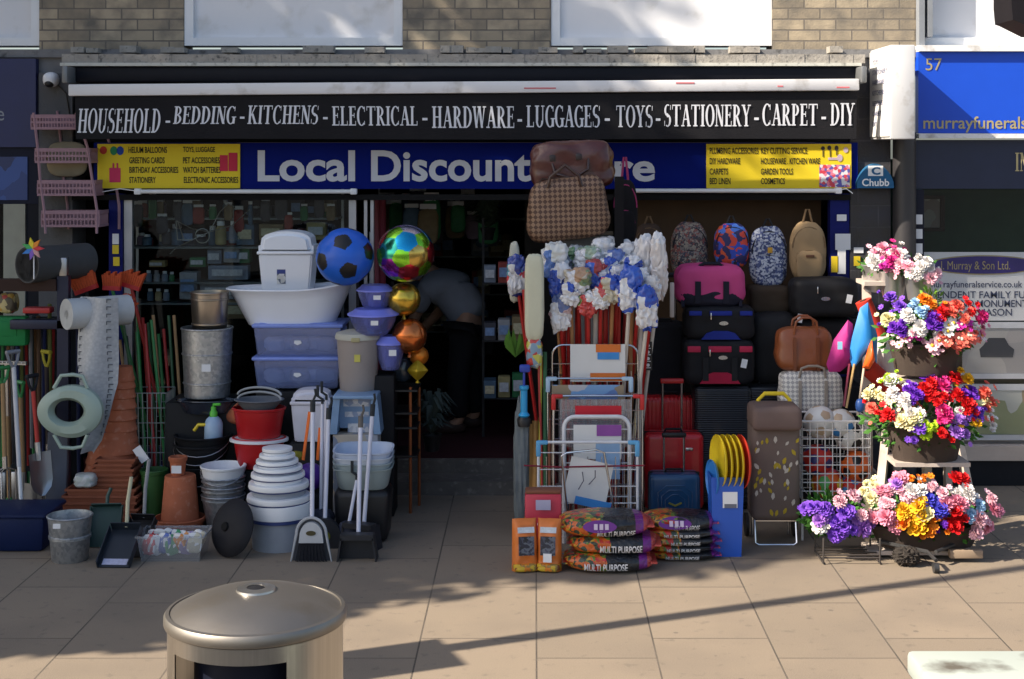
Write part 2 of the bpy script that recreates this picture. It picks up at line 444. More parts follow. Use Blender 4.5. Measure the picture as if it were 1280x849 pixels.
def pave_mat():
    m, ns, ls, b = _new('concrete_slabs')
    tc = ns.new('ShaderNodeTexCoord'); sx = ns.new('ShaderNodeSeparateXYZ'); cx = ns.new('ShaderNodeCombineXYZ')
    ls.new(tc.outputs['Object'], sx.inputs[0])
    for a, o, off in (('X', 'Y', -.011+.592*40), ('Y', 'X', -7.557+.883*40)):
        ad = ns.new('ShaderNodeMath'); ad.inputs[1].default_value = off
        ls.new(sx.outputs[a], ad.inputs[0]); ls.new(ad.outputs[0], cx.inputs[o])
    br = ns.new('ShaderNodeTexBrick'); br.inputs['Scale'].default_value = 1; br.offset = .333; br.offset_frequency = 2
    br.inputs['Brick Width'].default_value = .883; br.inputs['Row Height'].default_value = .592
    br.inputs['Mortar Size'].default_value = .0045; br.inputs['Mortar Smooth'].default_value = .15; br.inputs['Bias'].default_value = 0
    br.inputs['Color1'].default_value = (.185, .15, .112, 1); br.inputs['Color2'].default_value = (.225, .18, .133, 1); br.inputs['Mortar'].default_value = (.035, .03, .026, 1)
    ls.new(cx.outputs[0], br.inputs['Vector'])
    def nz(sc, det, lo, hi):
        n = ns.new('ShaderNodeTexNoise'); n.inputs['Scale'].default_value = sc; n.inputs['Detail'].default_value = det
        ls.new(tc.outputs['Object'], n.inputs['Vector'])
        r = ns.new('ShaderNodeValToRGB'); r.color_ramp.elements[0].position = lo; r.color_ramp.elements[1].position = hi
        ls.new(n.outputs['Fac'], r.inputs['Fac']); return r.outputs['Color'], n.outputs['Fac']
    f1, _ = nz(1.6, 6, .45, .75); f2, _ = nz(14, 8, .6, .72); f3, h3 = nz(210, 3, .4, .7)
    mu = ns.new('ShaderNodeMath'); mu.operation = 'MULTIPLY'; mu.inputs[1].default_value = .7; ls.new(f1, mu.inputs[0])
    o = _mix(ns, ls, mu.outputs[0], br.outputs['Color'], (.14, .115, .092))
    mu2 = ns.new('ShaderNodeMath'); mu2.operation = 'MULTIPLY'; mu2.inputs[1].default_value = .6; ls.new(f2, mu2.inputs[0])
    o = _mix(ns, ls, mu2.outputs[0], o, (.1, .085, .07))
    mu3 = ns.new('ShaderNodeMath'); mu3.operation = 'MULTIPLY'; mu3.inputs[1].default_value = .4; ls.new(f3, mu3.inputs[0])
    o = _mix(ns, ls, mu3.outputs[0], o, (.36, .29, .215))
    # flattened chewing-gum marks
    vo = ns.new('ShaderNodeTexVoronoi'); vo.inputs['Scale'].default_value = 3.4; ls.new(tc.outputs['Object'], vo.inputs['Vector'])
    lt = ns.new('ShaderNodeMath'); lt.operation = 'LESS_THAN'; lt.inputs[1].default_value = .05; ls.new(vo.outputs['Distance'], lt.inputs[0])
    mu4 = ns.new('ShaderNodeMath'); mu4.operation = 'MULTIPLY'; mu4.inputs[1].default_value = .6; ls.new(lt.outputs[0], mu4.inputs[0])
    o = _mix(ns, ls, mu4.outputs[0], o, (.09, .078, .068))
    ls.new(o, b.inputs['Base Color']); b.inputs['Roughness'].default_value = .85
    sb = ns.new('ShaderNodeMath'); sb.operation = 'MULTIPLY_ADD'; sb.inputs[1].default_value = .25; ls.new(h3, sb.inputs[0])
    iv = ns.new('ShaderNodeMath'); iv.operation = 'SUBTRACT'; iv.inputs[0].default_value = 1; ls.new(br.outputs['Fac'], iv.inputs[1])
    ls.new(iv.outputs[0], sb.inputs[2])
    bp = ns.new('ShaderNodeBump'); bp.inputs['Strength'].default_value = .5; bp.inputs['Distance'].default_value = .006
    ls.new(sb.outputs[0], bp.inputs['Height']); ls.new(bp.outputs[0], b.inputs['Normal'])
    return m

FY = 11.0                                   # plane of the shopfronts
ASPHALT = M('asphalt', (.05, .05, .052), .9, bump=.4, bscale=200)
struct(MB().box(-70, 70, -70, 70, -.4, -.13).build('road', ASPHALT))
struct(MB().box(-40, 40, 4.35, 16.5, -.128, 0).build('pavement', pave_mat()))
struct(MB().box(-40, 40, 4.2, 4.348, -.128, .004).build('kerb', M('granite_kerb', (.3, .29, .28), .8)))

BRICK = brick_mat('buff_brick', (.44, .365, .26), (.25, .21, .155), (.16, .14, .12), soot=(.15, .135, .115))
DARKBRICK = brick_mat('dark_painted_brick', (.05, .05, .06), (.036, .036, .044), (.07, .07, .08), bw=.3, rh=.16)
CONC = M('weathered_concrete', (.2, .2, .205), .9, var=.3, scale=6, bump=.4, bscale=30, dirt=(.06, .06, .06))
FLASH = M('lead_flashing', (.33, .31, .28), .75, var=.35, scale=14, bump=.5, bscale=40, dirt=(.1, .1, .1))
WPANEL = M('white_spandrel', (.78, .79, .82), .55, var=.05, dirt=(.66, .66, .66), scale=3)
NAVYF = M('navy_paint', (.008, .014, .09), .4)
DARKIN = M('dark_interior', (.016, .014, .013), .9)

# ---------------- the terrace the three shops are in
bl = thing('terrace_building', 'buff brick terrace upper storey with white window panels above the three shopfronts', 'building', (0, FY, 0))
def bpx(mb, x0, y0, x1, y1, d0, d1):         # a box on the front of the terrace (local depth d0..d1) from photo pixels
    a, b_, c, d = rect(x0, y0, x1, y1, FY)
    return mb.box(a, b_, d0, d1, c, d)
br = MB()
for (a, b_) in ((-620, -260), (49, 229.5), (503.5, 688.5), (965.5, 1150), (1600, 1900)):
    bpx(br, a, -190, b_, 62, 0, .3)
bpx(br, -620, -560, 1900, -190, 0, .3)
br.build('wall', BRICK, bl)
def win_panel(x0, x1):
    p = MB(); bpx(p, x0, -30, x1, 56.5, .055, .28)
    po = p.build('window_panel', WPANEL, bl)
    f = MB(); w = 11
    bpx(f, x0, -190, x0+w, 57, .012, .05); bpx(f, x1-w, -190, x1, 57, .012, .05)
    bpx(f, x0+w, 47, x1-w, 57, .012, .05); bpx(f, x0+w, -40, x1-w, -32, .012, .05); bpx(f, x0+w, -190, x1-w, -182, .012, .05)
    f.build('window_frame', WHITEP, po)
    g = MB(); bpx(g, x0+w, -182, x1-w, -40, .03, .036); g.build('window_glass', glass('upper_glass', (.7, .75, .8)), po)
    c = MB(); bpx(c, x0+w, -182, x1-w, -32, .12, .14); c.build('net_curtain', PAPER, po)
for a, b_ in ((-260, 49), (230, 503), (689, 965), (1150, 1600)): win_panel(a, b_)
lg = MB(); bpx(lg, -620, 62, 1900, 72, -.02, .3); bpx(lg, -620, 72, 1900, 92, .02, .3); lg.build('concrete_ledge', CONC, bl)
fl = MB()                                   # rough mortar and felt flashing, broken up along the ledge
for i in range(66):
    x0 = 78+i*15.2
    h = R.uniform(-.5, .5); t = R.uniform(0, .03)
    a, b_, c, d = rect(x0, 68+h, x0+15.1, 79, FY-.32)
    fl.box(a, b_, -.335+t*.3, -.02, c, d)
    if R.random() < .4:
        a, b_, c, d = rect(x0+R.uniform(-4, 4), 59+R.uniform(-2, 2), x0+R.uniform(12, 30), 66, FY-.12)
        fl.box(a, b_, -.13-t, -.021-.001*(i % 5), c, d)
fl.build('flashing', FLASH, bl)
st = MB(); a, b_, c, d = rect(75, 78.6, 1077, 82.5, FY-.35); st.box(a, b_, -.352, -.02, c, d); st.build('canopy_edge', M('cream_trim', (.55, .55, .5), .5, dirt=(.2, .2, .18), scale=12), bl)
pl = MB(); bpx(pl, 50, 92, 92, 606, -.03, .3); pl.build('pilaster', M('grey_render', (.12, .12, .125), .9, var=.3, scale=3, bump=.3), bl)
pr = MB(); bpx(pr, 1062, 92, 1112, 606, -.03, .3); pr.build('brick_pier', DARKBRICK, bl)
pp = MB(); a = W(1128, 0, FY); pp.cyl((a.x, -.06, 0), (a.x, -.06, 2.62), .085, n=20); pp.build('drainpipe', M('dark_pipe', (.035, .033, .036), .45), bl)
dp = MB(); a, b_, c, d = rect(1149, -60, 1156, 57, FY-.1); dp.box(a, b_, -.1, -.01, c, d); a, b_, c, d = rect(1160, -60, 1166, 46, FY-.1); dp.box(a, b_, -.1, -.01, c, d); dp.build('grey_downpipe', M('grey_pipe', (.23, .25, .28), .5), bl)
# interior of the shop: floor, ceiling, walls
zf = .2
rm = MB(); xl = W(137, 0, FY).x; xr = W(1062, 0, FY).x
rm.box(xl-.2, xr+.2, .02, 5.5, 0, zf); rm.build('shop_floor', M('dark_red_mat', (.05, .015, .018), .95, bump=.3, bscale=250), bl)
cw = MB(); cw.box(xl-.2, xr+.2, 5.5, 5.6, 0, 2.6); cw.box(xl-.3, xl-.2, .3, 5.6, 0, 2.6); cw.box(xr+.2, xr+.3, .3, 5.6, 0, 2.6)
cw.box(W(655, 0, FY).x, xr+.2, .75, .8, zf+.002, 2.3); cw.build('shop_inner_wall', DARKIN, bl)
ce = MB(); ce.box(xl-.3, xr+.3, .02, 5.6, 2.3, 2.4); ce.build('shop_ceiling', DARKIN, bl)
sp = MB(); STEPM = M('worn_step', (.13, .12, .11), .85, var=.35, scale=8, bump=.3, dirt=(.24, .22, .2))
a, b_, _, _ = rect(470, 0, 655, 0, FY); sp.box(a, b_, -.33, .018, 0, .1); sp.box(a, b_, -.06, .017, .101, .196); sp.build('doorstep', STEPM, bl)
for x0, x1 in ((137, 154), (1037, 1061)):
    bf = MB(); bpx(bf, x0, 242, x1, 606, -.02, .08); bf.build('blue_door_post', M('blue_post', (.006, .01, .12), .5), bl)
wf = MB(); bpx(wf, 155, 245, 165, 560, .0, .06); bpx(wf, 436, 246, 445, 560, 0, .06); bpx(wf, 455, 246, 459, 600, 0, .06); bpx(wf, 463, 246, 467, 600, 0, .06); wf.build('window_frame', M('aluminium_frame', (.42, .42, .44), .4, .6), bl)
sr = MB(); bpx(sr, 155, 560, 470, 606, 0, .06); sr.build('stall_riser', NAVYF, bl)
gw = MB(); bpx(gw, 165, 246, 436, 560, .028, .034); gw.build('window_glass', glass('shop_glass', (.86, .9, .9), .8), bl)
bb = MB(); bpx(bb, 786, 246, 1036, 420, .3, .33); bb.build('brown_panel', M('brown_board', (.085, .05, .028), .7, var=.3, scale=3), bl)
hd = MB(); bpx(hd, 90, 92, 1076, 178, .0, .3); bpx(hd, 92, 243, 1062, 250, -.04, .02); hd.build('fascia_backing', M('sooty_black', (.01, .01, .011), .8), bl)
for (x, y, w, h, colr) in ((1045, 268, 12, 8, 'w'), (1043, 292, 19, 20, 'w'), (1038, 320, 9, 20, 'y'), (1046, 312, 10, 30, 'w'), (142, 292, 8, 13, 'w'), (142, 306, 8, 11, 'y'), (143, 321, 8, 11, 'y'), (1066, 309, 12, 7, 'w'), (1066, 320, 8, 12, 'y'), (1142, 268, 9, 12, 'w'), (1142, 286, 9, 12, 'w'), (1142, 304, 9, 13, 'w'), (1142, 325, 8, 10, 'y')):
    s_ = MB(); d0 = -.064 if 1060 < x < 1100 else (-.03 if x < 1100 else -.045)
    if 1060 < x < 1100: d0 = -.034
    bpx(s_, x, y, x+w, y+h, d0-.003, d0); s_.build('sticker', PAPER if colr == 'w' else YELLOW, bl)

# ---------------- left neighbour
nl = thing('neighbouring_shopfront', 'navy shopfront at the far left with a dark fascia and a cream pillar', 'shopfront', (0, FY, 0))
def npx(parent, name, mat, boxes):
    mb = MB()
    for (x0, y0, x1, y1, d0, d1) in boxes:
        a, b_, c, d = rect(x0, y0, x1, y1, FY); mb.box(a, b_, d0, d1, c, d)
    return mb.build(name, mat, parent)
fa = npx(nl, 'fascia', NAVYF, [(-300, 74, 48, 184, -.06, .01)])
lt = MB(); a, b_, c, d = rect(0, 139, 9, 151, FY); put_text(lt, 'e', a, b_, c, d, -.064); lt.build('lettering', M('grey_letter', (.3, .32, .36), .5), fa)
npx(nl, 'lower_board', M('dark_navy', (.008, .011, .03), .5), [(-300, 184, 49, 255, -.02, .02)])
npx(nl, 'poster', spots('blue_poster', [(.02, .05, .2), (.03, .08, .3), (.015, .03, .12)], 6, .4, distort=.5), [(-80, 196, 36, 250, -.03, -.021)])
cp = npx(nl, 'cream_pillar', M('cream_paint', (.33, .33, .27), .6), [(6, 255, 33, 606, -.03, .02)])
npx(nl, 'dark_pier', M('near_black', (.012, .013, .02), .6), [(33.5, 255, 50, 606, -.01, .02)])
npx(nl, 'window_glass', glass('left_glass', (.4, .43, .42), 1.0), [(-300, 255, 6, 606, .02, .03)])
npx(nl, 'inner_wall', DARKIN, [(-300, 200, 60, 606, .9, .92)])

# ---------------- right neighbour
fr = thing('funeral_shopfront', 'bright blue shopfront at the right, number 57, with display boards behind its glass', 'shopfront', (0, FY, 0))
fb = npx(fr, 'fascia', M('bright_blue', (.008, .075, .6), .4, var=.05), [(1144, 66, 1700, 167, -.09, .0)])
ft = npx(fr, 'fascia_trim', WHITEPAINT, [(1144, 58, 1700, 65.5, -.13, 0), (1144, 167.5, 1700, 173, -.11, 0)])
GOLD = M('gold_letters', (.45, .38, .2), .4, .2)
lt = MB()
a, b_, c, d = rect(1153, 74, 1173, 89, FY); put_text(lt, '57', a, b_, c, d, -.094)
a, b_, c, d = rect(1150, 146, 1384, 166, FY); put_text(lt, 'murrayfuneralservice.co.uk', a, b_, c, d, -.094, .012)
lt.build('lettering', GOLD, fb)
nb = npx(fr, 'lower_board', M('navy_board', (.012, .018, .05), .45), [(1144, 175, 1700, 236, -.03, 0)])
lt = MB(); a, b_, c, d = rect(1267, 191, 1380, 214, FY); put_serif(lt, 'INDEPENDENT', a, b_, c, d, -.033); lt.build('lettering', GOLD, nb)
npx(fr, 'mullion', M('near_black2', (.014, .016, .03), .5), [(1141, 237, 1153, 556, -.045, .02)])
npx(fr, 'window_glass', glass('funeral_glass', (1, 1, 1), .8), [(1153, 237, 1700, 556, .02, .028)])
npx(fr, 'green_wall', M('green_wall', (.03, .06, .038), .8), [(1100, 200, 1700, 606, .9, .93)])
npx(fr, 'sill', M('buff_sill', (.5, .42, .36), .7), [(1141, 556, 1700, 574, -.06, .3)])
npx(fr, 'plinth', M('black_plinth', (.012, .013, .017), .6), [(1141, 574.5, 1700, 606, -.03, .3)])
pf = npx(fr, 'picture', spots('old_photo', [(.12, .13, .1), (.2, .2, .16), (.09, .08, .06)], 8, .5, distort=.3), [(1158, 252, 1198, 289, .5, .51)])
npx(pf, 'picture_frame', M('dark_frame', (.02, .015, .01), .5), [(1151, 247, 1204, 251.5, .49, .52), (1151, 289.5, 1204, 294, .49, .52), (1151, 251.6, 1157.5, 289.4, .49, .52), (1198.5, 251.6, 1204, 289.4, .49, .52)])
wb = npx(fr, 'display_board', M('pale_board', (.85, .86, .88), .6, var=.04), [(1156, 316, 1420, 402, .06, .07)])
ov = MB(); a = W(1232, 332, FY); ov.lathe([(.001, 0), (.42, 0), (.42, .006), (.001, .006)], 40, Matrix.Translation((a.x, .058, a.z)) @ Matrix.Rotation(PI/2, 4, 'X'), sy=.175); ov.build('oval_rim', GOLD, wb)
ov = MB(); ov.lathe([(.001, 0), (.405, 0), (.405, .004), (.001, .004)], 40, Matrix.Translation((a.x, .051, a.z)) @ Matrix.Rotation(PI/2, 4, 'X'), sy=.16); ov.build('purple_oval', M('purple_enamel', (.035, .02, .2), .4), wb)
lt = MB(); a, b_, c, d = rect(1177, 327, 1265, 341, FY); put_text(lt, 'J. Murray & Son Ltd.', a, b_, c, d, .044); lt.build('gold_lettering', GOLD, wb)
lt = MB()
for s_, x0, x1, y0, y1 in (('www.murrayfuneralservice.co.uk', 1138, 1281, 352, 363), ('INDEPENDENT FAMILY FUNERAL DIRECTORS', 1140, 1392, 365, 374), ('AND MONUMENTAL', 1196, 1300, 376, 385), ('MASON', 1226, 1268, 387, 396)):
    a, b_, c, d = rect(x0, y0, x1, y1, FY); put_text(lt, s_, a, b_, c, d, .055, .008)
lt.build('blue_lettering', M('grey_blue_ink', (.06, .08, .16), .5), wb)
def photo_board(y0, y1, name, cols, sc):
    b0 = npx(fr, name, spots(name+'_print', cols, sc, .4, distort=.4), [(1206, y0, 1420, y1, .06, .07)])
    npx(b0, 'board_border', M('board_border', (.75, .77, .82), .6), [(1198, y0-8, 1430, y0-.5, .05, .075), (1198, y1+.5, 1430, y1+7, .05, .075)])
    return b0
b1 = photo_board(412, 468, 'hearse_picture', [(.46, .44, .44), (.4, .39, .4), (.5, .49, .48)], 3)
car = MB(); a = W(1249, 438, FY)                                    # printed picture of a dark limousine
car.prism([(a.x-.12, a.z-.06), (a.x+.12, a.z-.06), (a.x+.13, a.z+.0), (a.x+.09, a.z+.03), (a.x+.06, a.z+.085), (a.x-.06, a.z+.085), (a.x-.1, a.z+.03), (a.x-.13, a.z+.0)], .056, .059)
car.build('printed_car', M('printed_dark_grey', (.07, .075, .09), .5), b1)
b2 = photo_board(490, 545, 'landscape_picture', [(.5, .54, .48), (.3, .36, .2), (.4, .32, .2), (.6, .63, .6)], 5)

# ---------------- street tree and lamp post outside the frame that throw the shade
LEAFM = spots('tree_leaf', [(.03, .07, .015), (.045, .09, .02), (.06, .1, .025)], 3, .6)
BARK = M('bark', (.09, .075, .06), .95, var=.35, bump=.8, bscale=25)
def street_tree(label, base, z0, cz, rq, rs, rz, n, seed, low=()):
    rr = random.Random(seed)
    t = thing('street_tree', label, 'tree', base, group='street trees on the pavement')
    tk = MB(); tk.tube([(0, 0, 0), (.05, .02, 1), (-.03, .05, 2), (.02, 0, z0+1)], .2, 10, r1=.13)
    for i in range(9):
        a = i*2.4; e = rr.uniform(.5, .95)
        tk.tube([(0, 0, z0+.4+i*.12), (math.cos(a)*rq*.35, math.sin(a)*rs*.35, z0+1+rz*.5*e), (math.cos(a)*rq*.8, math.sin(a)*rs*.8, z0+1+rz*1.3*e)], .09, 6, r1=.02)
    tk.build('trunk', BARK, t)
    cl = []
    for i in range(60):
        while True:
            p = Vector((rr.uniform(-1, 1), rr.uniform(-1, 1), rr.uniform(-1, 1)))
            if p.length < 1: break
        cl.append((p*.92, rr.uniform(.22, .42)))
    cl = cl+[(Vector(p), .2) for p in low]
    mb = MB(); qd = Vector((.39, -.92, 0)).normalized(); sd = Vector((.92, .39, 0)).normalized()
    for i in range(n):
        p, r = cl[rr.randrange(len(cl))]
        o = Vector((rr.gauss(0, 1), rr.gauss(0, 1), rr.gauss(0, 1))).normalized()*r*rr.random()**.4
        q = p+o
        w = qd*(q.x*rq)+sd*(q.y*rs)+Vector((0, 0, cz+q.z*rz))
        a = Vector((rr.gauss(0, 1), rr.gauss(0, 1), rr.gauss(0, 1))).normalized(); b_ = a.orthogonal().normalized(); s_ = rr.uniform(.07, .13)
        mb.add([w-a*s_*1.2, w+b_*s_*.7, w+a*s_*1.2, w-b_*s_*.7], [(0, 1, 2, 3)])
    mb.build('crown', LEAFM, t)
    return t
street_tree('large leafy street tree on the pavement left of the shops, nearest the kerb', (-8.6, 7.56, 0), 2.6, 7.1, 2.45, 2.7, 3.75, 22500, 3, ((.82, 0, -.68), (.95, .1, -.57), (.65, 0, -.7), (.49, -.1, -.69), (.6, 0, -.55), (.88, -.1, -.63), (.75, .1, -.6), (.8, -.1, -.64), (.66, .1, -.64), (.9, 0, -.58)))
street_tree('second leafy street tree, out of view, added further left to shade the goods', (-11.2, 8.4, 0), 1.8, 5.6, 2.4, 2.6, 3.6, 12000, 5)  # unseen tree added to keep the lower left goods in shade
lp = thing('lamp_post', 'tall grey lamp post with a square sign plate on the pavement at the left', 'lamp post', (-3.19, 6.24, 0))
GREYMET = M('grey_metal', (.2, .21, .22), .5, .5)
m_ = MB(); m_.lathe([(.09, 0), (.09, 1.0), (.06, 1.05), (.05, 6.2)], 14); m_.build('post', GREYMET, lp)
m_ = MB(); m_.tube([(0, 0, 6.2), (-.1, -.3, 6.5), (-.3, -1.0, 6.6)], .035, 8); m_.rbox((-.36, -1.2, 6.6), (.16, .5, .1), .03); m_.build('lantern', GREYMET, lp)
m_ = MB(); m_.cbox((0, -.06, 2.2), (.42, .006, .5), (0, 0, math.radians(113))); m_.build('sign_plate', WHITEP, lp)

# ================================================================== SIGNS AND AWNING
fs = thing('shop_fascia_sign', 'long dark blue fascia sign lettered Local Discount Store in pale letters', 'shop sign', (0, FY, 0))
a, b_, c, d = rect(120, 178.5, 1070, 236, FY); m_ = MB().box(a, b_, -.055, -.001, c, d); m_.build('panel', M('fascia_blue', (.0015, .009, .16), .5, var=.1, scale=2, spec=.2), fs)
for s_, x0, x1, y0, y1 in (('Local', 324, 445, 188, 227), ('Discount', 465, 664, 188, 227), ('Store', 684, 818, 190, 227)):
    lt = MB(); a, b_, c, d = rect(x0, y0, x1, y1, FY); put_text(lt, s_, a, b_, c, d, -.06, .026); lt.build('lettering', M('pale_letter', (.62, .64, .7), .5, var=.04), fs)
YB = M('yellow_board', (.78, .6, .03), .5, var=.06, scale=3)
INK = M('black_ink', (.02, .02, .02), .6)
def info_board(label, x0, x1, lines, pics):
    t = thing('info_board', label, 'notice board', (0, FY, 0), group='yellow notice boards on the fascia')
    a, b_, c, d = rect(x0, 180, x1, 235.5, FY-.07); MB().box(a, b_, -.074, -.058, c, d).build('board', YB, t)
    for s_, xa, xb, y in lines:
        lt = MB(); a, b_, c, d = rect(xa, y-.4, xb+2, y+7.4, FY-.07); put_text(lt, s_, a, b_, c, d, -.077, .018); lt.build('lettering', INK, t)
    for nm, mat, shapes in pics:
        for j, (k, xa, ya, xb, yb) in enumerate(shapes):
            mb = MB(); a, b_, c, d = rect(xa, ya, xb, yb, FY-.07)
            if k == 'o':
                mb.lathe([(.001, 0), (1, 0), (1, .002), (.001, .002)], 20, Matrix.Translation(((a+b_)/2, -.0755-.0004*j, (c+d)/2)) @ Matrix.Rotation(PI/2, 4, 'X') @ Matrix.Diagonal(((b_-a)/2, (d-c)/2, 1, 1)))
            else: mb.box(a, b_, -.0775-.0004*j, -.0744, c, d)
            mb.build(nm, mat, t)
info_board('yellow board at the left end of the fascia listing helium balloons and toys, luggage', 122, 300,
    [('HELIUM BALLOONS', 161, 207, 184), ('GREETING CARDS', 162, 204, 197), ('BIRTHDAY ACCESSORIES', 162, 221, 209), ('STATIONERY', 162, 193, 221.5),
     ('TOYS, LUGGAGE', 229, 267, 184), ('PET ACCESSORIES', 229, 273, 197), ('WATCH BATTERIES', 229, 274, 209), ('ELECTRONIC ACCESSORIES', 230, 296, 221.5)],
    [('printed_balloon', M('print_red', (.5, .05, .03), .5), [('o', 125, 183, 134, 193)]), ('printed_balloon', M('print_green', (.03, .25, .1), .5), [('o', 138, 183, 147, 194)]), ('printed_balloon', M('print_blue', (.02, .07, .4), .5), [('o', 146, 183, 155, 194)]),
     ('printed_case', M('print_pink', (.6, .04, .12), .5), [('b', 137, 210, 151, 228), ('b', 141, 204, 143, 211), ('b', 146, 204, 148, 211)]),
     ('printed_cases', M('print_red2', (.55, .03, .07), .5), [('b', 275, 194, 285, 214), ('b', 286, 191, 297, 214)])])
rb_ = info_board('yellow board at the right end of the fascia listing plumbing accessories and key cutting service', 883, 1064,
    [('PLUMBING ACCESSORIES', 887, 946, 185), ('DIY HARDWARE', 887, 923, 198), ('CARPETS', 887, 908, 211), ('BED LINEN', 887, 911, 223),
     ('KEY CUTTING SERVICE', 951, 1007, 185), ('HOUSEWARE . KITCHEN WARE', 951, 1023, 198), ('GARDEN TOOLS', 951, 989, 211), ('COSMETICS', 951, 979, 223)],
    [('printed_utensils', M('print_dark', (.05, .04, .04), .5), [('o', 1026, 183, 1031, 188), ('o', 1034, 182, 1039, 188), ('o', 1043, 182, 1048, 189), ('b', 1028, 188, 1029, 196), ('b', 1037, 188, 1038, 196), ('b', 1045, 189, 1046, 194)]),
     ('printed_jars', spots('print_jars', [(.6, .05, .08), (.7, .7, .75), (.1, .1, .4), (.7, .2, .3)], 45, .5), [('b', 1024, 206, 1062, 234)]),
     ('printed_utensils', M('print_mauve', (.5, .4, .5), .5), [('b', 1035, 197, 1052, 200), ('o', 1046, 193, 1053, 202), ('o', 1054, 184, 1060, 191)])])
def tube_light(label, x0, x1, y):
    t = thing('tube_light', label, 'light', (0, FY-.12, 0), group='strip lights under the fascia')
    a = W(x0, y, FY-.12); b_ = W(x1, y, FY-.12)
    MB().cyl((a.x, 0, a.z), (b_.x, 0, b_.z), .016, n=10).build('tube', M('strip_white', (.72, .74, .76), .4), t)
    for q in (a, b_): MB().rbox((q.x, .01, q.z), (.05, .05, .045), .008).build('end_cap', WHITEP, t)
tube_light('white strip light under the left end of the blue fascia', 172, 442, 239.5)
tube_light('white strip light under the right end of the blue fascia', 784, 1048, 238.5)
m_ = MB(); m_.tube([W(1048, 238, FY-.12), W(1058, 236, FY-.12), W(1066, 242, FY-.13)], .004, 5); tag(m_.build('light_cable', WHITEP), 'thin white cable hanging from the right strip light', 'cable')
m_ = MB(); m_.tube([W(172, 239, FY-.12), W(150, 236, FY-.1), W(128, 240, FY-.1)], .004, 5); tag(m_.build('light_cable', WHITEP), 'thin white cable leading to the left strip light', 'cable')

AWY = 10.55
aw = thing('shop_awning', 'rolled up black awning with white front bar and lettered valance listing goods', 'awning', (0, 0, 0))
a, b_, c, d = rect(87, 84, 1074, 104, FY-.2); MB().rbox(((a+b_)/2, FY-.17, (c+d)/2), (b_-a, .3, d-c), .02).build('cassette', M('awning_black', (.009, .01, .016), .5), aw)
mb = MB(); p0 = W(87, 113, AWY); p1 = W(1073, 106, AWY)
mb.rbox(((p0.x+p1.x)/2, AWY, (p0.z+p1.z)/2), (p1.x-p0.x, .07, .083), .008, rot=(0, -math.atan2(p1.z-p0.z, p1.x-p0.x), 0)); fbar = mb.build('front_bar', M('awning_white', (.72, .72, .74), .4, var=.05, dirt=(.5, .48, .46), scale=3), aw)
mk = MB()
for x0, x1, y in ((655, 695, 109.5), (845, 868, 103), (972, 979, 107), (1046, 1062, 108.5)):
    a, b_, c, d = rect(x0, y, x1, y+1.6, AWY-.04); mk.box(a, b_, AWY-.038, AWY-.0352, c, d)
mk.build('red_mark', M('faded_red', (.6, .15, .17), .6), fbar)
va = MB(); n = 60; vs = []; fsx = []
for i in range(n+1):
    u = i/n
    top = W(94+u*(1071-94), 121-6*u, AWY).z; bot = W(94+u*(1071-94), 174-.5*math.sin(u*9), AWY).z; x = W(94+u*(1071-94), 0, AWY).x
    for j in range(5):
        w = j/4
        vs.append((x, AWY-.004+.02*w, top+(bot-top)*w))
for i in range(n):
    for j in range(4): fsx.append((i*5+j, i*5+5+j, i*5+6+j, i*5+1+j))
va.add(vs, fsx); va.add([(x, y+.004, z) for x, y, z in vs], fsx)
vo = va.build('valance', M('valance_cloth', (.013, .013, .016), .75, var=.25, scale=4, bump=.15, bscale=120), aw)
lt = MB()
for s_, x0, x1, y0, y1, sh in (('HOUSEHOLD', 96, 200, 136, 166, .1), ('-', 206, 214, 139, 161, 0), ('BEDDING', 216, 294, 133, 155, .12), ('-', 299, 307, 134, 156, 0), ('KITCHENS', 309, 398, 132, 155, .08), ('-', 403, 411, 134, 157, 0), ('ELECTRICAL', 415, 523, 133, 157, 0), ('-', 527, 536, 134, 159, 0), ('HARDWARE', 540, 644, 133, 160, 0), ('-', 646, 654, 135, 161, 0), ('LUGGAGES', 658, 751, 132, 159, 0), ('-', 755, 764, 134, 160, 0), ('TOYS', 770, 817, 132, 159, 0), ('-', 819, 827, 134, 160, 0), ('STATIONERY', 830, 939, 131, 158, 0), ('-', 942, 950, 133, 159, 0), ('CARPET', 953, 1023, 130, 157, 0), ('-', 1026, 1034, 132, 158, 0), ('DIY', 1038, 1069, 129, 157, 0)):
    a, b_, c, d = rect(x0, y0, x1, y1, AWY); put_serif(lt, s_, a, b_, c, d, 0, sh, lambda x, z: AWY-.0085+.02*max(0, min(1, (W(0, 118, AWY).z-z)/.32)))
lt.build('lettering', M('awning_letters', (.7, .72, .78), .55, var=.05), vo)
for x in (92, 1072):
    mb = MB(); q = W(x, 95, FY-.3); mb.rbox((q.x, FY-.36, q.z), (.04, .3, .12), .01); mb.build('bracket', GREYMET, aw)
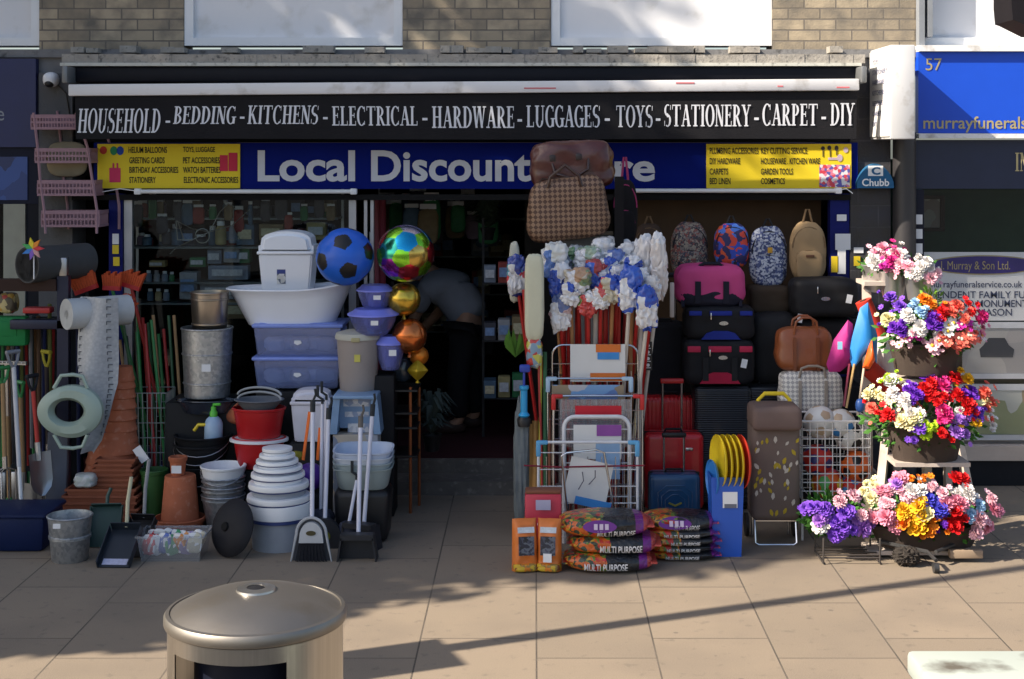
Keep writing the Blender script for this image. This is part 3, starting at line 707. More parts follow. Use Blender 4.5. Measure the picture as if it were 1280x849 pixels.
# projecting box sign, alarm box, camera
ps = thing('projecting_sign', 'white double sided box sign projecting from the wall beside the blue fascia', 'shop sign', (0, 0, 0))
q0 = W(1113, 56, 10.35); q1 = W(1145, 174, 10.35)
MB().rbox(((q0.x+q1.x)/2, 10.67, (q0.z+q1.z)/2), (q1.x-q0.x-.006, .62, q0.z-q1.z), .008).build('casing', M('sign_casing', (.6, .61, .63), .45, var=.1, dirt=(.4, .38, .36), scale=4), ps)
MB().box(q0.x-.006, q0.x+.001, 10.38, 10.96, q1.z+.02, q0.z-.02).build('face', M('sign_face', (.8, .8, .78), .5, var=.05), ps)
lt = MB()
TL = Matrix.Translation((q0.x-.009, 0, 0)) @ Matrix.Rotation(-PI/2, 4, 'Z')
for i, s_ in enumerate(('TOYS', 'STATIONERY', 'HARDWARE', 'KITCHENS', 'BEDDING', 'CARPET', 'DIY')):
    z = q0.z-.08-i*.075
    put_text(lt, s_, -10.86, -10.86+.045*len(s_), z-.035, z, 0, .01, T=Matrix.Translation((q0.x-.009, 0, 0)) @ Matrix(((0, 1, 0, 0), (-1, 0, 0, 0), (0, 0, 1, 0), (0, 0, 0, 1))))
lt.build('lettering', M('faint_blue', (.16, .17, .3), .5), ps)
al = thing('alarm_box', 'blue rounded alarm box lettered Chubb on the dark brick pier', 'alarm box', (0, 0, 0))
q = W(1094, 220, FY-.1); hw = .135
mb = MB(); n = 16; arc = [(q.x-hw, q.z-.09)]+[(q.x+hw*math.cos(PI-PI*i/n)*(1-.25*math.sin(PI*i/n)), q.z-.05+.14*math.sin(PI*i/n)) for i in range(n+1)]+[(q.x+hw, q.z-.09)]
mb.prism(arc, FY-.11, FY-.031); mb.build('cover', M('alarm_blue', (.025, .12, .26), .5), al)
lt = MB(); put_text(lt, 'Chubb', q.x-.1, q.x+.1, q.z-.075, q.z-.02, FY-.114, .02)
lt.box(q.x-.055, q.x+.055, FY-.113, FY-.1105, q.z-.0, q.z+.075); lt.build('lettering', WHITEP, al)
lt = MB(); put_text(lt, 'C', q.x-.03, q.x+.035, q.z+.008, q.z+.066, FY-.116, .04); lt.build('emblem', M('alarm_blue2', (.025, .12, .26), .5), al)
cc = thing('security_camera', 'small white dome security camera on the grey pilaster', 'security camera', W(66, 100, FY-.05))
MB().sup((0, -.04, 0), .055, .07, .055, 2.4, 8).build('housing', WHITEP, cc)
mb = MB(); mb.sup((.0, -.075, -.03), .035, .04, .03, 2, 6); mb.build('lens', BLACK, cc)
mb = MB(); mb.tube([(.04, 0, -.04), (.1, .0, -.1), (.12, .01, -.25)], .005, 5); mb.build('cable', BLACK, cc)

# ================================================================== GOODS, LEFT SIDE
def pot_profile(rb, rt, h, t=.006, rim=0.0, rimh=.03):
    """open vessel: bottom radius, top radius, height, wall, thicker rim band"""
    p = [(.001, 0), (rb*.96, 0), (rb, .006)]
    rr = lambda z: rb+(rt-rb)*z/h
    if rim:
        p += [(rr(h-rimh), h-rimh), (rr(h-rimh)+rim, h-rimh+.004), (rt+rim, h-.004), (rt+rim-.004, h), (rt-t, h)]
    else:
        p += [(rt, h-.003), (rt-.003, h), (rt-t, h-.002)]
    p += [(max(rb-t, .003), t+.006), (.001, t+.006)]
    return p
def vessel(name, label, cat, loc, rb, rt, h, mat, rim=.006, rimh=.03, group=None, sx=1, sy=1, flip=False, rot=None, rings=(), n=28):
    mb = MB(); prof = pot_profile(rb, rt, h, rim=rim, rimh=rimh)
    T = None
    if flip: T = Matrix.Translation((0, 0, h)) @ Matrix.Rotation(PI, 4, 'X')
    mb.lathe(prof, n, T, sx, sy)
    o = mb.build(name, mat, loc=loc, rot=rot)
    tag(o, label, cat, group)
    for z, dr in rings:
        r = rb+(rt-rb)*z/h
        q = MB(); q.tube([((r+dr*.3)*math.cos(a)*sx, (r+dr*.3)*math.sin(a)*sy, z) for a in [2*PI*i/24 for i in range(24)]], dr, 6, closed=True); q.build('hoop', mat, o)
    return o
def handle_bail(parent, r, z, hgt, mat, tube=.004, lean=0.0):
    q = MB(); q.tube([(r*math.cos(PI*i/12), lean*math.sin(PI*i/12), z+hgt*math.sin(PI*i/12)) for i in range(13)], tube, 6); return q.build('handle', mat, parent)
def decal(parent, name, x0, x1, z0, z1, y, mat, T=None):
    return MB().box(x0, x1, y-.0015, y, z0, z1, T).build(name, mat, parent)

# --- pink four tier hanging basket rack
PINK = M('dusty_pink_plastic', (.33, .2, .235), .5)
rk = thing('basket_rack', 'dusty pink plastic rack of four slatted baskets hanging beside the left yellow board', 'storage rack', W(92, 285, 10.74))
tiers = [(39, 98, 144, 162), (44, 112, 186, 204), (47, 118, 226, 245), (52, 124, 264, 284)]
o0 = W(92, 285, 10.74)
fm = MB()
for (xa, xb) in ((0, 0), (1, 1)):
    pts = []
    for t_ in tiers:
        q = W(t_[xa]+(3 if xa == 0 else -3), t_[2]-3, 10.74)-o0; pts.append(q)
    q = W(tiers[3][xa]+(5 if xa == 0 else -3), 292, 10.74)-o0; pts.append(q)
    pf_ = MB(); pf_.tube(pts, .011, 6); pf_.build('post', PINK, rk)
    pf_ = MB(); pf_.tube([p+Vector((.1, .22, .02)) for p in pts], .011, 6); pf_.build('post', PINK, rk)
for i, (x0, x1, y0, y1) in enumerate(tiers):
    a = W(x0, y1, 10.74)-o0; b_ = W(x1, y0, 10.74)-o0
    mb = MB(); w = b_.x-a.x; h = b_.z-a.z
    mb.box(a.x, b_.x, -.006, .006, b_.z-.022, b_.z+.004); mb.box(a.x, b_.x, -.006, .006, a.z, a.z+.018)
    mb.box(a.x, b_.x, -.005, .005, (a.z+b_.z)/2-.008, (a.z+b_.z)/2+.008)
    n = 16
    for k in range(n+1):
        x = a.x+w*k/n; mb.box(x-.004, x+.004, -.0045, .0045, a.z+.017, b_.z-.02)
    for sx in (a.x, b_.x):
        mb.box(sx-.006, sx+.006, .007, .22, b_.z-.022, b_.z+.004); mb.box(sx-.006, sx+.006, .007, .22, a.z, a.z+.018)
        for k in range(8): mb.box(sx-.004, sx+.004, .02+k*.026, .028+k*.026, a.z+.018, b_.z-.022)
    mb.box(a.x+.006, b_.x-.006, .007, .22, a.z+.002, a.z+.01); mb.box(a.x, b_.x, .221, .23, a.z, b_.z)
    mb.build('basket', PINK, rk)
pq = MB(); q = W(84, 199, 10.93); pq.sup((0, 0, 0), .15, .03, .13, 3.2, 8); tag(pq.build('hanging_cushion', M('beige_pad', (.3, .26, .18), .8), loc=q), 'beige rounded pad hung behind the pink basket rack', 'cushion')

# --- dark frame of the tool display with the roll of black matting on it
df = thing('tool_display_stand', 'dark blue metal stand with a cross bar carrying the garden tools at far left', 'display stand', on_ground(40, 650))
Yd = df.location.y; o0 = df.location
FRM = M('dark_blue_metal', (.014, .018, .045), .4, .3)
a = W(80, 345, Yd)-o0
MB().box(a.x-.038, a.x+.038, -.03, .03, 0, a.z).build('post', FRM, df)
MB().rbox((a.x, 0, a.z+.06), (.055, .055, .13), .01).build('post_cap', STEEL, df)
mb = MB(); b_ = W(-60, 354, Yd)-o0; mb.box(b_.x, a.x-.04, -.05, .03, b_.z-.05, b_.z+.03); mb.build('cross_bar', M('dark_brown_wood', (.04, .022, .018), .6), df)
mb = MB(); b_ = W(-60, 405, Yd+.3)-o0; mb.box(b_.x, a.x-.05, .3, .34, b_.z-.02, b_.z+.02); mb.build('tool_rail', FRM, df)
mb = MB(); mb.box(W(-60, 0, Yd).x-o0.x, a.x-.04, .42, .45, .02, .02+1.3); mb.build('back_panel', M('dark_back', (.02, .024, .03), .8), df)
rl = thing('matting_roll', 'thick roll of dark rubber matting lying on the stand cross bar', 'roll', W(52, 330, Yd-.02))
def roll_prof(r0, r1, L):
    return [(r0, 0), (r1, 0), (r1, L), (r0, L), (r0, 0)]
TX = Matrix.Rotation(PI/2, 4, 'Y')
mb = MB(); T = Matrix.Rotation(math.radians(-58), 4, 'Z') @ Matrix.Rotation(-PI/2, 4, 'X') @ Matrix.Translation((0, 0, -.1))
T = Matrix.Rotation(math.radians(-32), 4, 'Z') @ Matrix.Rotation(-PI/2, 4, 'X') @ Matrix.Translation((0, 0, -.12))
for k in range(6): mb.lathe(roll_prof(.045+k*.013, .056+k*.013, .5), 26, T)
mb.build('roll', M('rubber_mat', (.06, .062, .065), .7, var=.2), rl)
pw = thing('pinwheel', 'rainbow petal pinwheel toy standing at the end of the matting roll', 'toy', W(41, 311, Yd-.32))
for k, cc_ in enumerate(((.6, .03, .05), (.75, .25, .02), (.75, .6, .03), (.05, .4, .1), (.03, .2, .6), (.2, .1, .5), (.55, .3, .3))):
    mb = MB(); a0 = 2*PI*k/7
    tp = [(0, 0), (.035*math.cos(a0-.4), .035*math.sin(a0-.4)), (.075*math.cos(a0), .075*math.sin(a0)), (.04*math.cos(a0+.45), .04*math.sin(a0+.45))]
    mb.prism(tp, -.004-.0006*k, .012-.0006*k); mb.build('petal', M('petal_%d' % k, cc_, .4), pw)
mb = MB(); mb.cyl((0, .02, 0), (0, .02, -.2), .004, n=6); mb.build('stick', WHITEP, pw)
# --- lace vinyl roll, hanging sheet
vr = thing('vinyl_roll', 'white roll of lace edged vinyl with its sheet hanging down beside the blue post', 'roll', W(83, 393, Yd-.12))
oV = vr.location
mb = MB(); T = Matrix.Rotation(math.radians(-35), 4, 'Z') @ Matrix.Rotation(PI/2, 4, 'Y')
mb.lathe(roll_prof(.03, .103, .44), 30, Matrix.Rotation(math.radians(42), 4, 'Z') @ Matrix.Rotation(PI/2, 4, 'Y'), )
mb.build('roll', M('white_vinyl', (.5, .52, .53), .5), vr)
def vinyl_mat():
    m, ns, ls, b = _new('lace_vinyl')
    tc = ns.new('ShaderNodeTexCoord'); mp = ns.new('ShaderNodeMapping'); mp.inputs['Scale'].default_value = (1, .0001, 1); ls.new(tc.outputs['Object'], mp.inputs['Vector'])
    vo_ = ns.new('ShaderNodeTexVoronoi'); vo_.inputs['Scale'].default_value = 55; ls.new(mp.outputs[0], vo_.inputs['Vector'])
    o = _mix(ns, ls, vo_.outputs['Distance'], (.5, .52, .54), (.36, .38, .41))
    ls.new(o, b.inputs['Base Color']); b.inputs['Roughness'].default_value = .4
    return m
rows = [(98, 148, 372), (96, 147, 400), (95, 146, 430), (96, 146, 455), (100, 145, 480), (104, 140, 500), (112, 136, 520), (108, 128, 550), (103, 118, 566)]
mb = MB(); vs = []; fs_ = []; ed = MB()
NS = 10
for (x0, x1, y) in rows:
    for i in range(NS+1):
        u = i/NS
        q = W(x0+(x1-x0)*u, y, Yd-.1)-oV; vs.append((q.x, .05*math.sin(u*5+y*.02)+.02, q.z))
for j in range(len(rows)-1):
    for i in range(NS): fs_.append((j*(NS+1)+i, j*(NS+1)+i+1, (j+1)*(NS+1)+i+1, (j+1)*(NS+1)+i))
mb.add(vs, fs_); mb.add([(x, y+.004, z) for x, y, z in vs], fs_); sh = mb.build('sheet', vinyl_mat(), vr)
for j in range(len(rows)-2):                                        # dark key pattern down both borders
    for col in (1, NS-2):
        for t_ in (0, .33, .66):
            p = Vector(vs[j*(NS+1)+col]).lerp(Vector(vs[(j+1)*(NS+1)+col]), t_)
            ed.box(p.x-.012, p.x+.02, p.y-.008, p.y-.005, p.z-.012, p.z-.005); ed.box(p.x-.012, p.x-.006, p.y-.009, p.y-.006, p.z-.03, p.z-.012)
ed.build('border_pattern', M('border_grey', (.12, .13, .15), .6), sh)

# --- red brooms standing head up, green and red handles below
REDB = M('orange_red_bristle', (.6, .1, .035), .8, var=.3, scale=40)
HG = M('green_handle', (.03, .22, .06), .4); HR = M('red_handle', (.4, .02, .02), .4)
def broom(label, head, foot, w, hm, tilt, flare=1.15):
    p = Vector(foot); q = Vector(head); t = thing('broom', label, 'broom', p, group='red headed brooms stood upside down')
    MB().cyl((0, 0, 0), q-p, .012, n=8).build('handle', hm, t)
    T = Matrix.Translation(q-p) @ Matrix.Rotation(tilt, 4, 'Y')
    mb = MB(); mb.add([], []); b2 = MB(); b2.cbox((0, 0, 0), (w, .05, .03)); mb.add([T @ Vector(v) for v in b2.v], b2.f); mb.build('head', RED, t)
    mb = MB(); n = 9
    for i in range(n):
        for j in range(3):
            x = (-.5+(i+.5)/n)*w; y = (j-1)*.017
            mb.add([], []); z1 = .09+.012*((i*7+j*3) % 3)
            s2 = w/n*.42
            mb.add([T @ Vector(v) for v in ((x-s2, y-.008, .015), (x+s2, y-.008, .015), (x+s2, y+.008, .015), (x-s2, y+.008, .015), (x*flare-s2*1.3, y*1.4-.008, z1), (x*flare+s2*1.3, y*1.4-.008, z1), (x*flare+s2*1.3, y*1.4+.008, z1), (x*flare-s2*1.3, y*1.4+.008, z1))],
                   [(0, 1, 5, 4), (1, 2, 6, 5), (2, 3, 7, 6), (3, 0, 4, 7), (4, 5, 6, 7)])
    mb.build('bristles', REDB, t)
broom('red broom with a wide fan of bristles, nearest the shop post, on a green handle', W(140, 360, 10.3), on_ground(205, 634)+Vector((0, .1, 0)), .12, HG, .05)
broom('red broom leaning right with its bristles spread, on a red handle', W(164, 358, 10.4), on_ground(212, 632)+Vector((.05, .1, 0)), .13, HR, .3)
broom('small red broom hanging lowest behind the vinyl sheet, on a dark green handle', W(150, 385, 10.25), on_ground(190, 637)+Vector((0, .1, 0)), .1, M('dark_green_handle', (.02, .1, .04), .4), .9)
broom('red broom lying sideways behind the matting roll near the blue post', W(108, 362, 10.2), on_ground(150, 640), .16, M('black_handle', (.02, .02, .02), .5), -.35)
for i, (x0, y0, x1, y1, mat, nm) in enumerate(((150, 425, 168, 520, WOOD, 'pale wooden'), (171, 415, 180, 500, HG, 'green'), (181, 405, 192, 500, HR, 'red'), (189, 400, 206, 505, HG, 'long green'), (158, 420, 173, 500, BLACK, 'thin black'))):
    a = W(x0, y0, 10.35); b_ = W(x1+6, y1+130, 10.15); b_.z = max(b_.z, .02)
    o = MB().cyl((0, 0, 0), a-b_, .011, n=8).build('broomstick', mat, loc=b_)
    tag(o, '%s broom handle leaning among the red brooms by the window' % nm, 'broomstick', 'broomsticks leaning by the window')

# --- pale green toilet training seat
SG = M('sage_plastic', (.33, .42, .36), .35, var=.06)
ts = thing('toilet_training_seat', 'pale sage green toilet training seat hung on the blue post by the vinyl sheet', 'toilet seat', W(90, 514, Yd-.2))
mb = MB(); n = 40; q = []
k_ = mm(1, Yd-.2)
for i in range(n):
    a = 2*PI*i/n
    ro = (39*k_, 33*k_); ri = (19*k_, 14*k_)
    ca, sa = math.cos(a), math.sin(a); ex = 1+.1*max(0, -ca)
    q.append([(ca*ro[0]*ex, .02, sa*ro[1]), (ca*ro[0]*ex*.99, -.02, sa*ro[1]*.99), (ca*(ro[0]*.82), -.045, sa*ro[1]*.82), (ca*(ri[0]*1.25)-4*k_, -.045, sa*ri[1]*1.3), (ca*ri[0]-4*k_, -.01, sa*ri[1]), (ca*ri[0]-4*k_, .02, sa*ri[1])])
vs = [p for r in q for p in r]; m6 = 6
mb.add(vs, [(i*m6+j, ((i+1) % n)*m6+j, ((i+1) % n)*m6+(j+1) % m6, i*m6+(j+1) % m6) for i in range(n) for j in range(m6)])
mb.build('seat_ring', SG, ts)
for sg in (-1, 1):
    mb = MB(); z0 = sg*29*k_; z1 = sg*46*k_
    mb.tube([(-22*k_, -.01, z0), (-13*k_, -.012, z1*.97), (2*k_, -.012, z1), (14*k_, -.012, z1*.95), (20*k_, -.01, z0)], .013, 8); mb.build('grip', SG, ts)

# --- terracotta pots: upside-down stack, trays, pots
stackY = 10.12
pots = [(82, 655, .2), (80, 622, .2), (75, 604, .18), (70, 590, .16), (66, 577, .16), (58, 565, .15), (47, 552, .15), (43, 538, .14), (41, 524, .14), (39, 510, .13), (36, 497, .13), (34, 485, .12), (31, 476, .1)]
ordn = ['largest bottom', 'second lowest', 'third lowest', 'fourth lowest', 'fifth lowest', 'sixth from the bottom', 'middle', 'sixth from the top', 'fifth from the top', 'fourth from the top', 'third from the top', 'second from the top', 'topmost smallest']
for i, (w, yb, h) in enumerate(pots):
    cxp = 141+12*(1-min(1, (655-yb)/150.0)) if yb < 600 else 142
    cxp = 141 if w > 60 else 153-(w-31)*.25
    q = W(cxp, yb, stackY); q.z = max(q.z, 0)
    r = mm(w, stackY)/2
    vessel('terracotta_pot', '%s upturned pot in the tall terracotta stack' % ordn[i], 'plant pot', q, r*.8, r-.004, h, TERRA, rim=.004, rimh=.03, group='upturned terracotta pots in the tall stack', flip=True)
def tray(label, x0, x1, yb, Y, h=.045, d=.28, mat=TERRAD, rz=0.0, group='stacked terracotta trays'):
    q = W((x0+x1)/2, yb, Y); q.z = max(q.z, 0); w = mm(x1-x0, Y)
    mb = MB(); o = .012
    for (a, b_, c, dd) in ((0, w, d, 0),):
        pass
    vs = []
    for (sx, z) in ((.93, 0), (1.0, h), (1.0, h), (.96, h), (.9, .008)):
        e = 0 if z != h else 0
        vs += [(-w/2*sx, -d/2*sx, z), (w/2*sx, -d/2*sx, z), (w/2*sx, d/2*sx, z), (-w/2*sx, d/2*sx, z)]
    fs_ = [(3, 2, 1, 0)]
    for j in range(4):
        for i in range(4): fs_.append((j*4+i, j*4+(i+1) % 4, (j+1)*4+(i+1) % 4, (j+1)*4+i))
    fs_.append((16, 17, 18, 19)); mb.add(vs, fs_)
    mb.box(-w/2-.006, w/2+.006, -d/2-.007, -d/2-.0005, h-.014, h+.001); mb.box(-w/2-.006, -w/2-.0005, -d/2, d/2, h-.014, h+.001); mb.box(w/2+.0005, w/2+.006, -d/2, d/2, h-.014, h+.001)
    o_ = mb.build('terracotta_tray', mat, loc=(q.x, q.y+d/2, q.z), rot=(0, 0, rz)); tag(o_, label, 'plant tray', group); return o_
low = ['bottom', 'second', 'third', 'fourth', 'top']
for i in range(5):
    tray('%s tray of the lower long terracotta tray stack' % low[i], 68+i*3.5, 169+(i % 2)*3, 653-i*8.2, 9.82, rz=.02*((i % 3)-1))
for i in range(6):
    tray('%s short terracotta tray in the upper tray stack' % ['lowest', 'second lowest', 'third lowest', 'third highest', 'second highest', 'highest'][i], 110+i*2, 164+(i % 2)*3, 612-i*6.2, 9.86, h=.036, d=.22, rz=-.03+.03*(i % 3))
tb = thing('foil_packet', 'small crumpled grey packet lying on the lower terracotta trays', 'packet', W(104, 611, 9.78))
MB().sup((0, .06, .045), .07, .06, .045, 4, 8, .12, 4, 2).build('packet', spots('foil_print', [(.5, .52, .52), (.4, .44, .42), (.55, .55, .5)], 25, .35), tb)
q = on_ground(217, 668); vessel('terracotta_saucer', 'wide terracotta saucer under the tall upturned pot beside the white basket', 'plant saucer', q+Vector((0, .16, 0)), .15, .165, .075, TERRA, rim=.006)
vessel('terracotta_pot', 'tall upturned terracotta pot standing in the wide saucer', 'plant pot', q+Vector((.005, .16, .02)), .1, .128, .33, TERRA, rim=.0, flip=True, group='loose terracotta pots')
lp_ = vessel('terracotta_pot', 'small terracotta pot with a paper label on top of the tall upturned pot', 'plant pot', q+Vector((-.01, .16, .352)), .045, .056, .12, TERRA, rim=.006, group='loose terracotta pots')
decal(lp_, 'paper_label', -.03, .035, .02, .07, -.055, PAPER)
vessel('terracotta_pot', 'little terracotta pot behind the green pot, beside a white card', 'plant pot', W(190, 602, 10.1)-Vector((0, 0, .05)), .04, .05, .14, TERRA, rim=.005, group='loose terracotta pots')
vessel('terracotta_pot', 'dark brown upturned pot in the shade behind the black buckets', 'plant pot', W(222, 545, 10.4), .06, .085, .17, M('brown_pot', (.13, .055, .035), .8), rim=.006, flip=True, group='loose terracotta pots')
vessel('green_pot', 'deep green plastic pot between the terracotta trays and the tall upturned pot', 'plant pot', on_ground(188, 655)+Vector((0, .1, 0)), .07, .09, .345, M('dark_green_plastic', (.03, .1, .025), .45), rim=.006)
cd = MB(); q = W(176, 568, 9.95); cd.cbox((0, 0, 0), (.06, .003, .11), (0, math.radians(-35), 0)); tag(cd.build('price_card', PAPER, loc=q), 'white price card tucked between the pot stack and the little pot', 'card')

# --- garden tools on the left stand
def garden_tool(name, label, top, bottom, kind, hm, gm):
    p = Vector(bottom); q = Vector(top); d = (p-q); L = d.length; dn = d.normalized()
    t = thing(name, label, 'garden tool', q, group='garden tools hung on the dark stand')
    T = dn.to_track_quat('-Z', 'Y').to_matrix().to_4x4()
    def bld(nm, mb, mat): mb.v = [tuple(T @ Vector(v)) for v in mb.v]; mb.build(nm, mat, t)
    mb = MB(); mb.tube([(-.05, 0, 0), (.05, 0, 0)], .014, 8); mb.tube([(-.045, 0, 0), (-.03, 0, -.06), (0, 0, -.11)], .01, 6); mb.tube([(.045, 0, 0), (.03, 0, -.06), (0, 0, -.11)], .01, 6); bld('grip', mb, gm)
    hl = L*.62
    mb = MB(); mb.cyl((0, 0, -.1), (0, 0, -hl), .015, n=10); bld('shaft', mb, hm)
    if kind == 'spade':
        mb = MB(); mb.cyl((0, 0, -hl+.04), (0, 0, -hl-.08), .02, n=8)
        w = .095; h = L-hl
        vs = []; nz_ = 7
        for j in range(nz_):
            u = j/(nz_-1); ww = w*(1 if u < .6 else math.sqrt(max(.03, 1-((u-.6)/.4)**2)))
            for i in range(7):
                v = -1+i/3
                vs.append((ww*v, -.02*(1-v*v)+.01, -hl-.03-h*u*.97))
        f = [(j*7+i, j*7+i+1, (j+1)*7+i+1, (j+1)*7+i) for j in range(nz_-1) for i in range(6)]
        mb.add(vs, f); mb.add([(x, y+.003, z) for x, y, z in vs], f); bld('blade', mb, STEEL)
    elif kind == 'fork':
        mb = MB(); mb.cyl((0, 0, -hl+.05), (0, 0, -hl-.03), .018, n=8)
        for x in (-.075, -.025, .025, .075): mb.tube([(0, 0, -hl-.02), (x, 0, -hl-.05), (x, -.01, -L)], .006, 6)
        bld('tines', mb, CHROME)
    elif kind == 'rake':
        mb = MB(); mb.cyl((0, 0, -hl+.05), (0, 0, -L+.05), .014, n=8); bld('socket', mb, CHROME)
        mb = MB(); mb.cbox((0, 0, -L+.04), (.3, .02, .025))
        for i in range(11): mb.cyl((-.14+.028*i, 0, -L+.04), (-.14+.028*i, -.05, -L+.03), .004, n=5)
        bld('head', mb, STEEL)
    else:
        mb = MB(); mb.cyl((0, 0, -hl), (0, 0, -L), .013, n=8); bld('lower_shaft', mb, WHITEP)
        mb = MB(); mb.cbox((0, 0, -L+.06), (.07, .01, .14)); bld('hoe_blade', mb, STEEL)
    return t
WOODB = M('ash_handle', (.35, .22, .11), .5, var=.2, scale=15)
REDH = M('bright_red_grip', (.6, .03, .03), .4)
garden_tool('spade', 'spade with a red shaft sleeve hanging blade down nearest the blue post', W(40, 470, Yd-.14), W(52, 616, Yd-.18), 'spade', M('red_sleeve', (.5, .06, .05), .5), M('grip_black', (.02, .02, .025), .5))
garden_tool('garden_fork', 'garden fork with a pale wooden shaft and green grip at the left edge', W(3, 460, Yd-.16), W(8, 654, Yd-.2), 'fork', WOODB, HG)
garden_tool('garden_hoe', 'long white shafted hoe leaning between the two green gripped tools', W(16, 440, Yd-.18), W(29, 672, Yd-.25), 'hoe', M('white_shaft', (.55, .56, .6), .4), M('grip_grey', (.2, .21, .24), .4))
garden_tool('spade', 'border spade with green grip and pale shaft behind the white hoe', W(25, 478, Yd-.05), W(32, 670, Yd-.02), 'spade', WOODB, HG)
garden_tool('garden_fork', 'dark shafted fork half hidden behind the red sleeved spade', W(58, 440, Yd+.1), W(62, 640, Yd+.12), 'fork', M('dark_shaft', (.04, .03, .03), .5), M('grip_yellow', (.35, .3, .03), .5))
rke = garden_tool('rake', 'upturned pale headed rake hanging across the top of the tools', W(12, 640, Yd+.2), W(8, 446, Yd+.16), 'rake', WOODB, HG)
mb = MB(); q = W(-10, 440, Yd-.02); mb.rbox((0, 0, 0), (.42, .1, .2), .02); mb.rbox((.0, -.052, .02), (.3, .006, .1), .01); tag(mb.build('lawn_edging_box', M('box_green', (.02, .2, .06), .5), loc=q+Vector((0, .1, .13))), 'bright green box on the tool stand at the left edge', 'box')
for i, (x0, x1, y0, y1, mat, lab) in enumerate(((28, 62, 385, 392, HR, 'red and white striped pole lying along the tool stand rail'), (12, 84, 400, 412, FRM, 'dark blue flat box lying on the tool stand rail'))):
    a, b_, c, d = rect(x0, y0, x1, y1, Yd-.03); mb = MB(); mb.rbox(((a+b_)/2, Yd+.02, (c+d)/2), (b_-a, .1, d-c), .006); tag(mb.build('packed_tool', mat), lab, 'packed tool')
a, b_, c, d = rect(0, 366, 20, 392, Yd+.1); mb = MB(); mb.sup(((a+b_)/2, Yd+.12, (c+d)/2), (b_-a)/2, .08, (d-c)/2, 3.5, 7, .1, 3, 4); tag(mb.build('seed_packets', spots('seed_print', [(.5, .3, .05), (.4, .06, .05), (.5, .42, .2), (.1, .08, .05)], 20, .5)), 'bundle of yellow and red packets under the stand cross bar', 'packets')
for i, (x, y0, y1, mat, lab) in enumerate(((97, 380, 640, M('dk_blue', (.02, .03, .09), .5), 'dark blue tool shaft behind the lace vinyl sheet'), (62, 380, 600, M('olive', (.12, .13, .04), .6), 'olive cane standing left of the blue post'), (48, 395, 600, M('dkwood', (.09, .05, .03), .6), 'dark wooden tool shaft behind the red sleeved spade'), (38, 395, 560, M('greycane', (.16, .16, .17), .6), 'grey tool shaft hanging behind the tools'))):
    a = W(x, y0, Yd+.16); b_ = W(x+2, y1, Yd+.2)
    tag(MB().cyl((0, 0, 0), b_-a, .014, n=8).build('tool_shaft', mat, loc=a), lab, 'garden tool', 'spare tool shafts on the stand')
a, b_, c, d = rect(-40, 640, 52, 697, 9.1)
tubb = thing('blue_tub', 'dark blue plastic tub on the ground at the far left holding tool ends', 'tub', ((a+b_)/2, 9.35, 0))
mb = MB(); mb.rbox((0, 0, .11), (b_-a, .4, .22), .03, 2, taper=.93); mb.build('body', M('tub_navy', (.006, .014, .06), .5), tubb)
mb = MB(); mb.rbox((0, 0, .225), (b_-a+.02, .42, .025), .01); mb.build('lid', M('tub_navy2', (.008, .016, .06), .5), tubb)
mb = MB(); q = W(50, 600, Yd-.1); mb.rbox((0, 0, 0), (.14, .05, .5), .015, rot=(0, .03, 0)); tag(mb.build('compost_board', M('slate_plastic', (.1, .11, .14), .5), loc=(W(75, 0, Yd).x, Yd-.05, .36)), 'grey upright board leaning at the foot of the blue post', 'board')
# --- galvanised bucket, dustpans, peg basket
def galv_bucket(label, loc, rb, rt, h, hoops=(), mat=GALV, lab=None, grp='galvanised metal bins and buckets', cat='bucket', name='galvanised_bucket'):
    t = thing(name, label, cat, loc, group=grp)
    MB().lathe(pot_profile(rb, rt, h, .004, .006, .015), 32).build('body', mat, t)
    for z in hoops:
        r = rb+(rt-rb)*z/h; q_ = MB(); q_.tube([(r*math.cos(2*PI*i/32), r*math.sin(2*PI*i/32), z) for i in range(32)], .007, 6, closed=True); q_.build('hoop', mat, t)
    if lab:
        x, z, w, hh = lab; r = rb+(rt-rb)*z/h
        decal(t, 'price_label', x-w/2, x+w/2, z-hh/2, z+hh/2, -math.sqrt(max(r*r-x*x, 0))-.006, PAPER)
    return t
q = on_ground(79, 707)
galv_bucket('shiny galvanised bucket standing alone on the paving at front left', q+Vector((0, .13, 0)), .108, .132, .275, (.14, .15), lab=(-.04, .235, .045, .03))
def dustpan(label, loc, w, L, mat, hmat, rz=0, hang=.0, lab=None, tilt=-1.0, hl=.35):
    t = thing('dustpan', label, 'dustpan', loc, rz, group='dark dustpans and shovels at front left')
    T = Matrix.Rotation(tilt, 4, 'X')
    mb = MB(); hw = w/2
    mb.box(-hw, hw, -.004, .004, 0, L, T); mb.box(-hw, -hw+.006, -.05, -.0045, 0, L*.95, T); mb.box(hw-.006, hw, -.05, -.0045, 0, L*.95, T); mb.box(-hw+.007, hw-.007, -.06, -.0045, L-.006, L, T)
    mb.build('pan', mat, t)
    p0 = T @ Vector((0, -.02, L)); mb = MB(); mb.tube([p0, p0+Vector((0, .02, hl*.5)), p0+Vector((.02, .03, hl))], .012, 8); mb.build('handle', hmat, t)
    if lab: MB().box(-lab/2, lab/2, -.0075, -.0048, .015, .06, T).build('label', lab_mat(), t)
    return t
def lab_mat(): return M('printed_label', (.42, .44, .6), .5, var=.3, scale=60)
BLK2 = M('blueblack_plastic', (.012, .018, .028), .4)
dustpan('black dustpan lying open with a pale label and cream handle, front left', on_ground(140, 712)+Vector((0, .03, .004)), .2, .3, BLK2, M('cream_handle', (.55, .52, .36), .4), rz=-.05, lab=.15, tilt=-1.0, hl=.3)
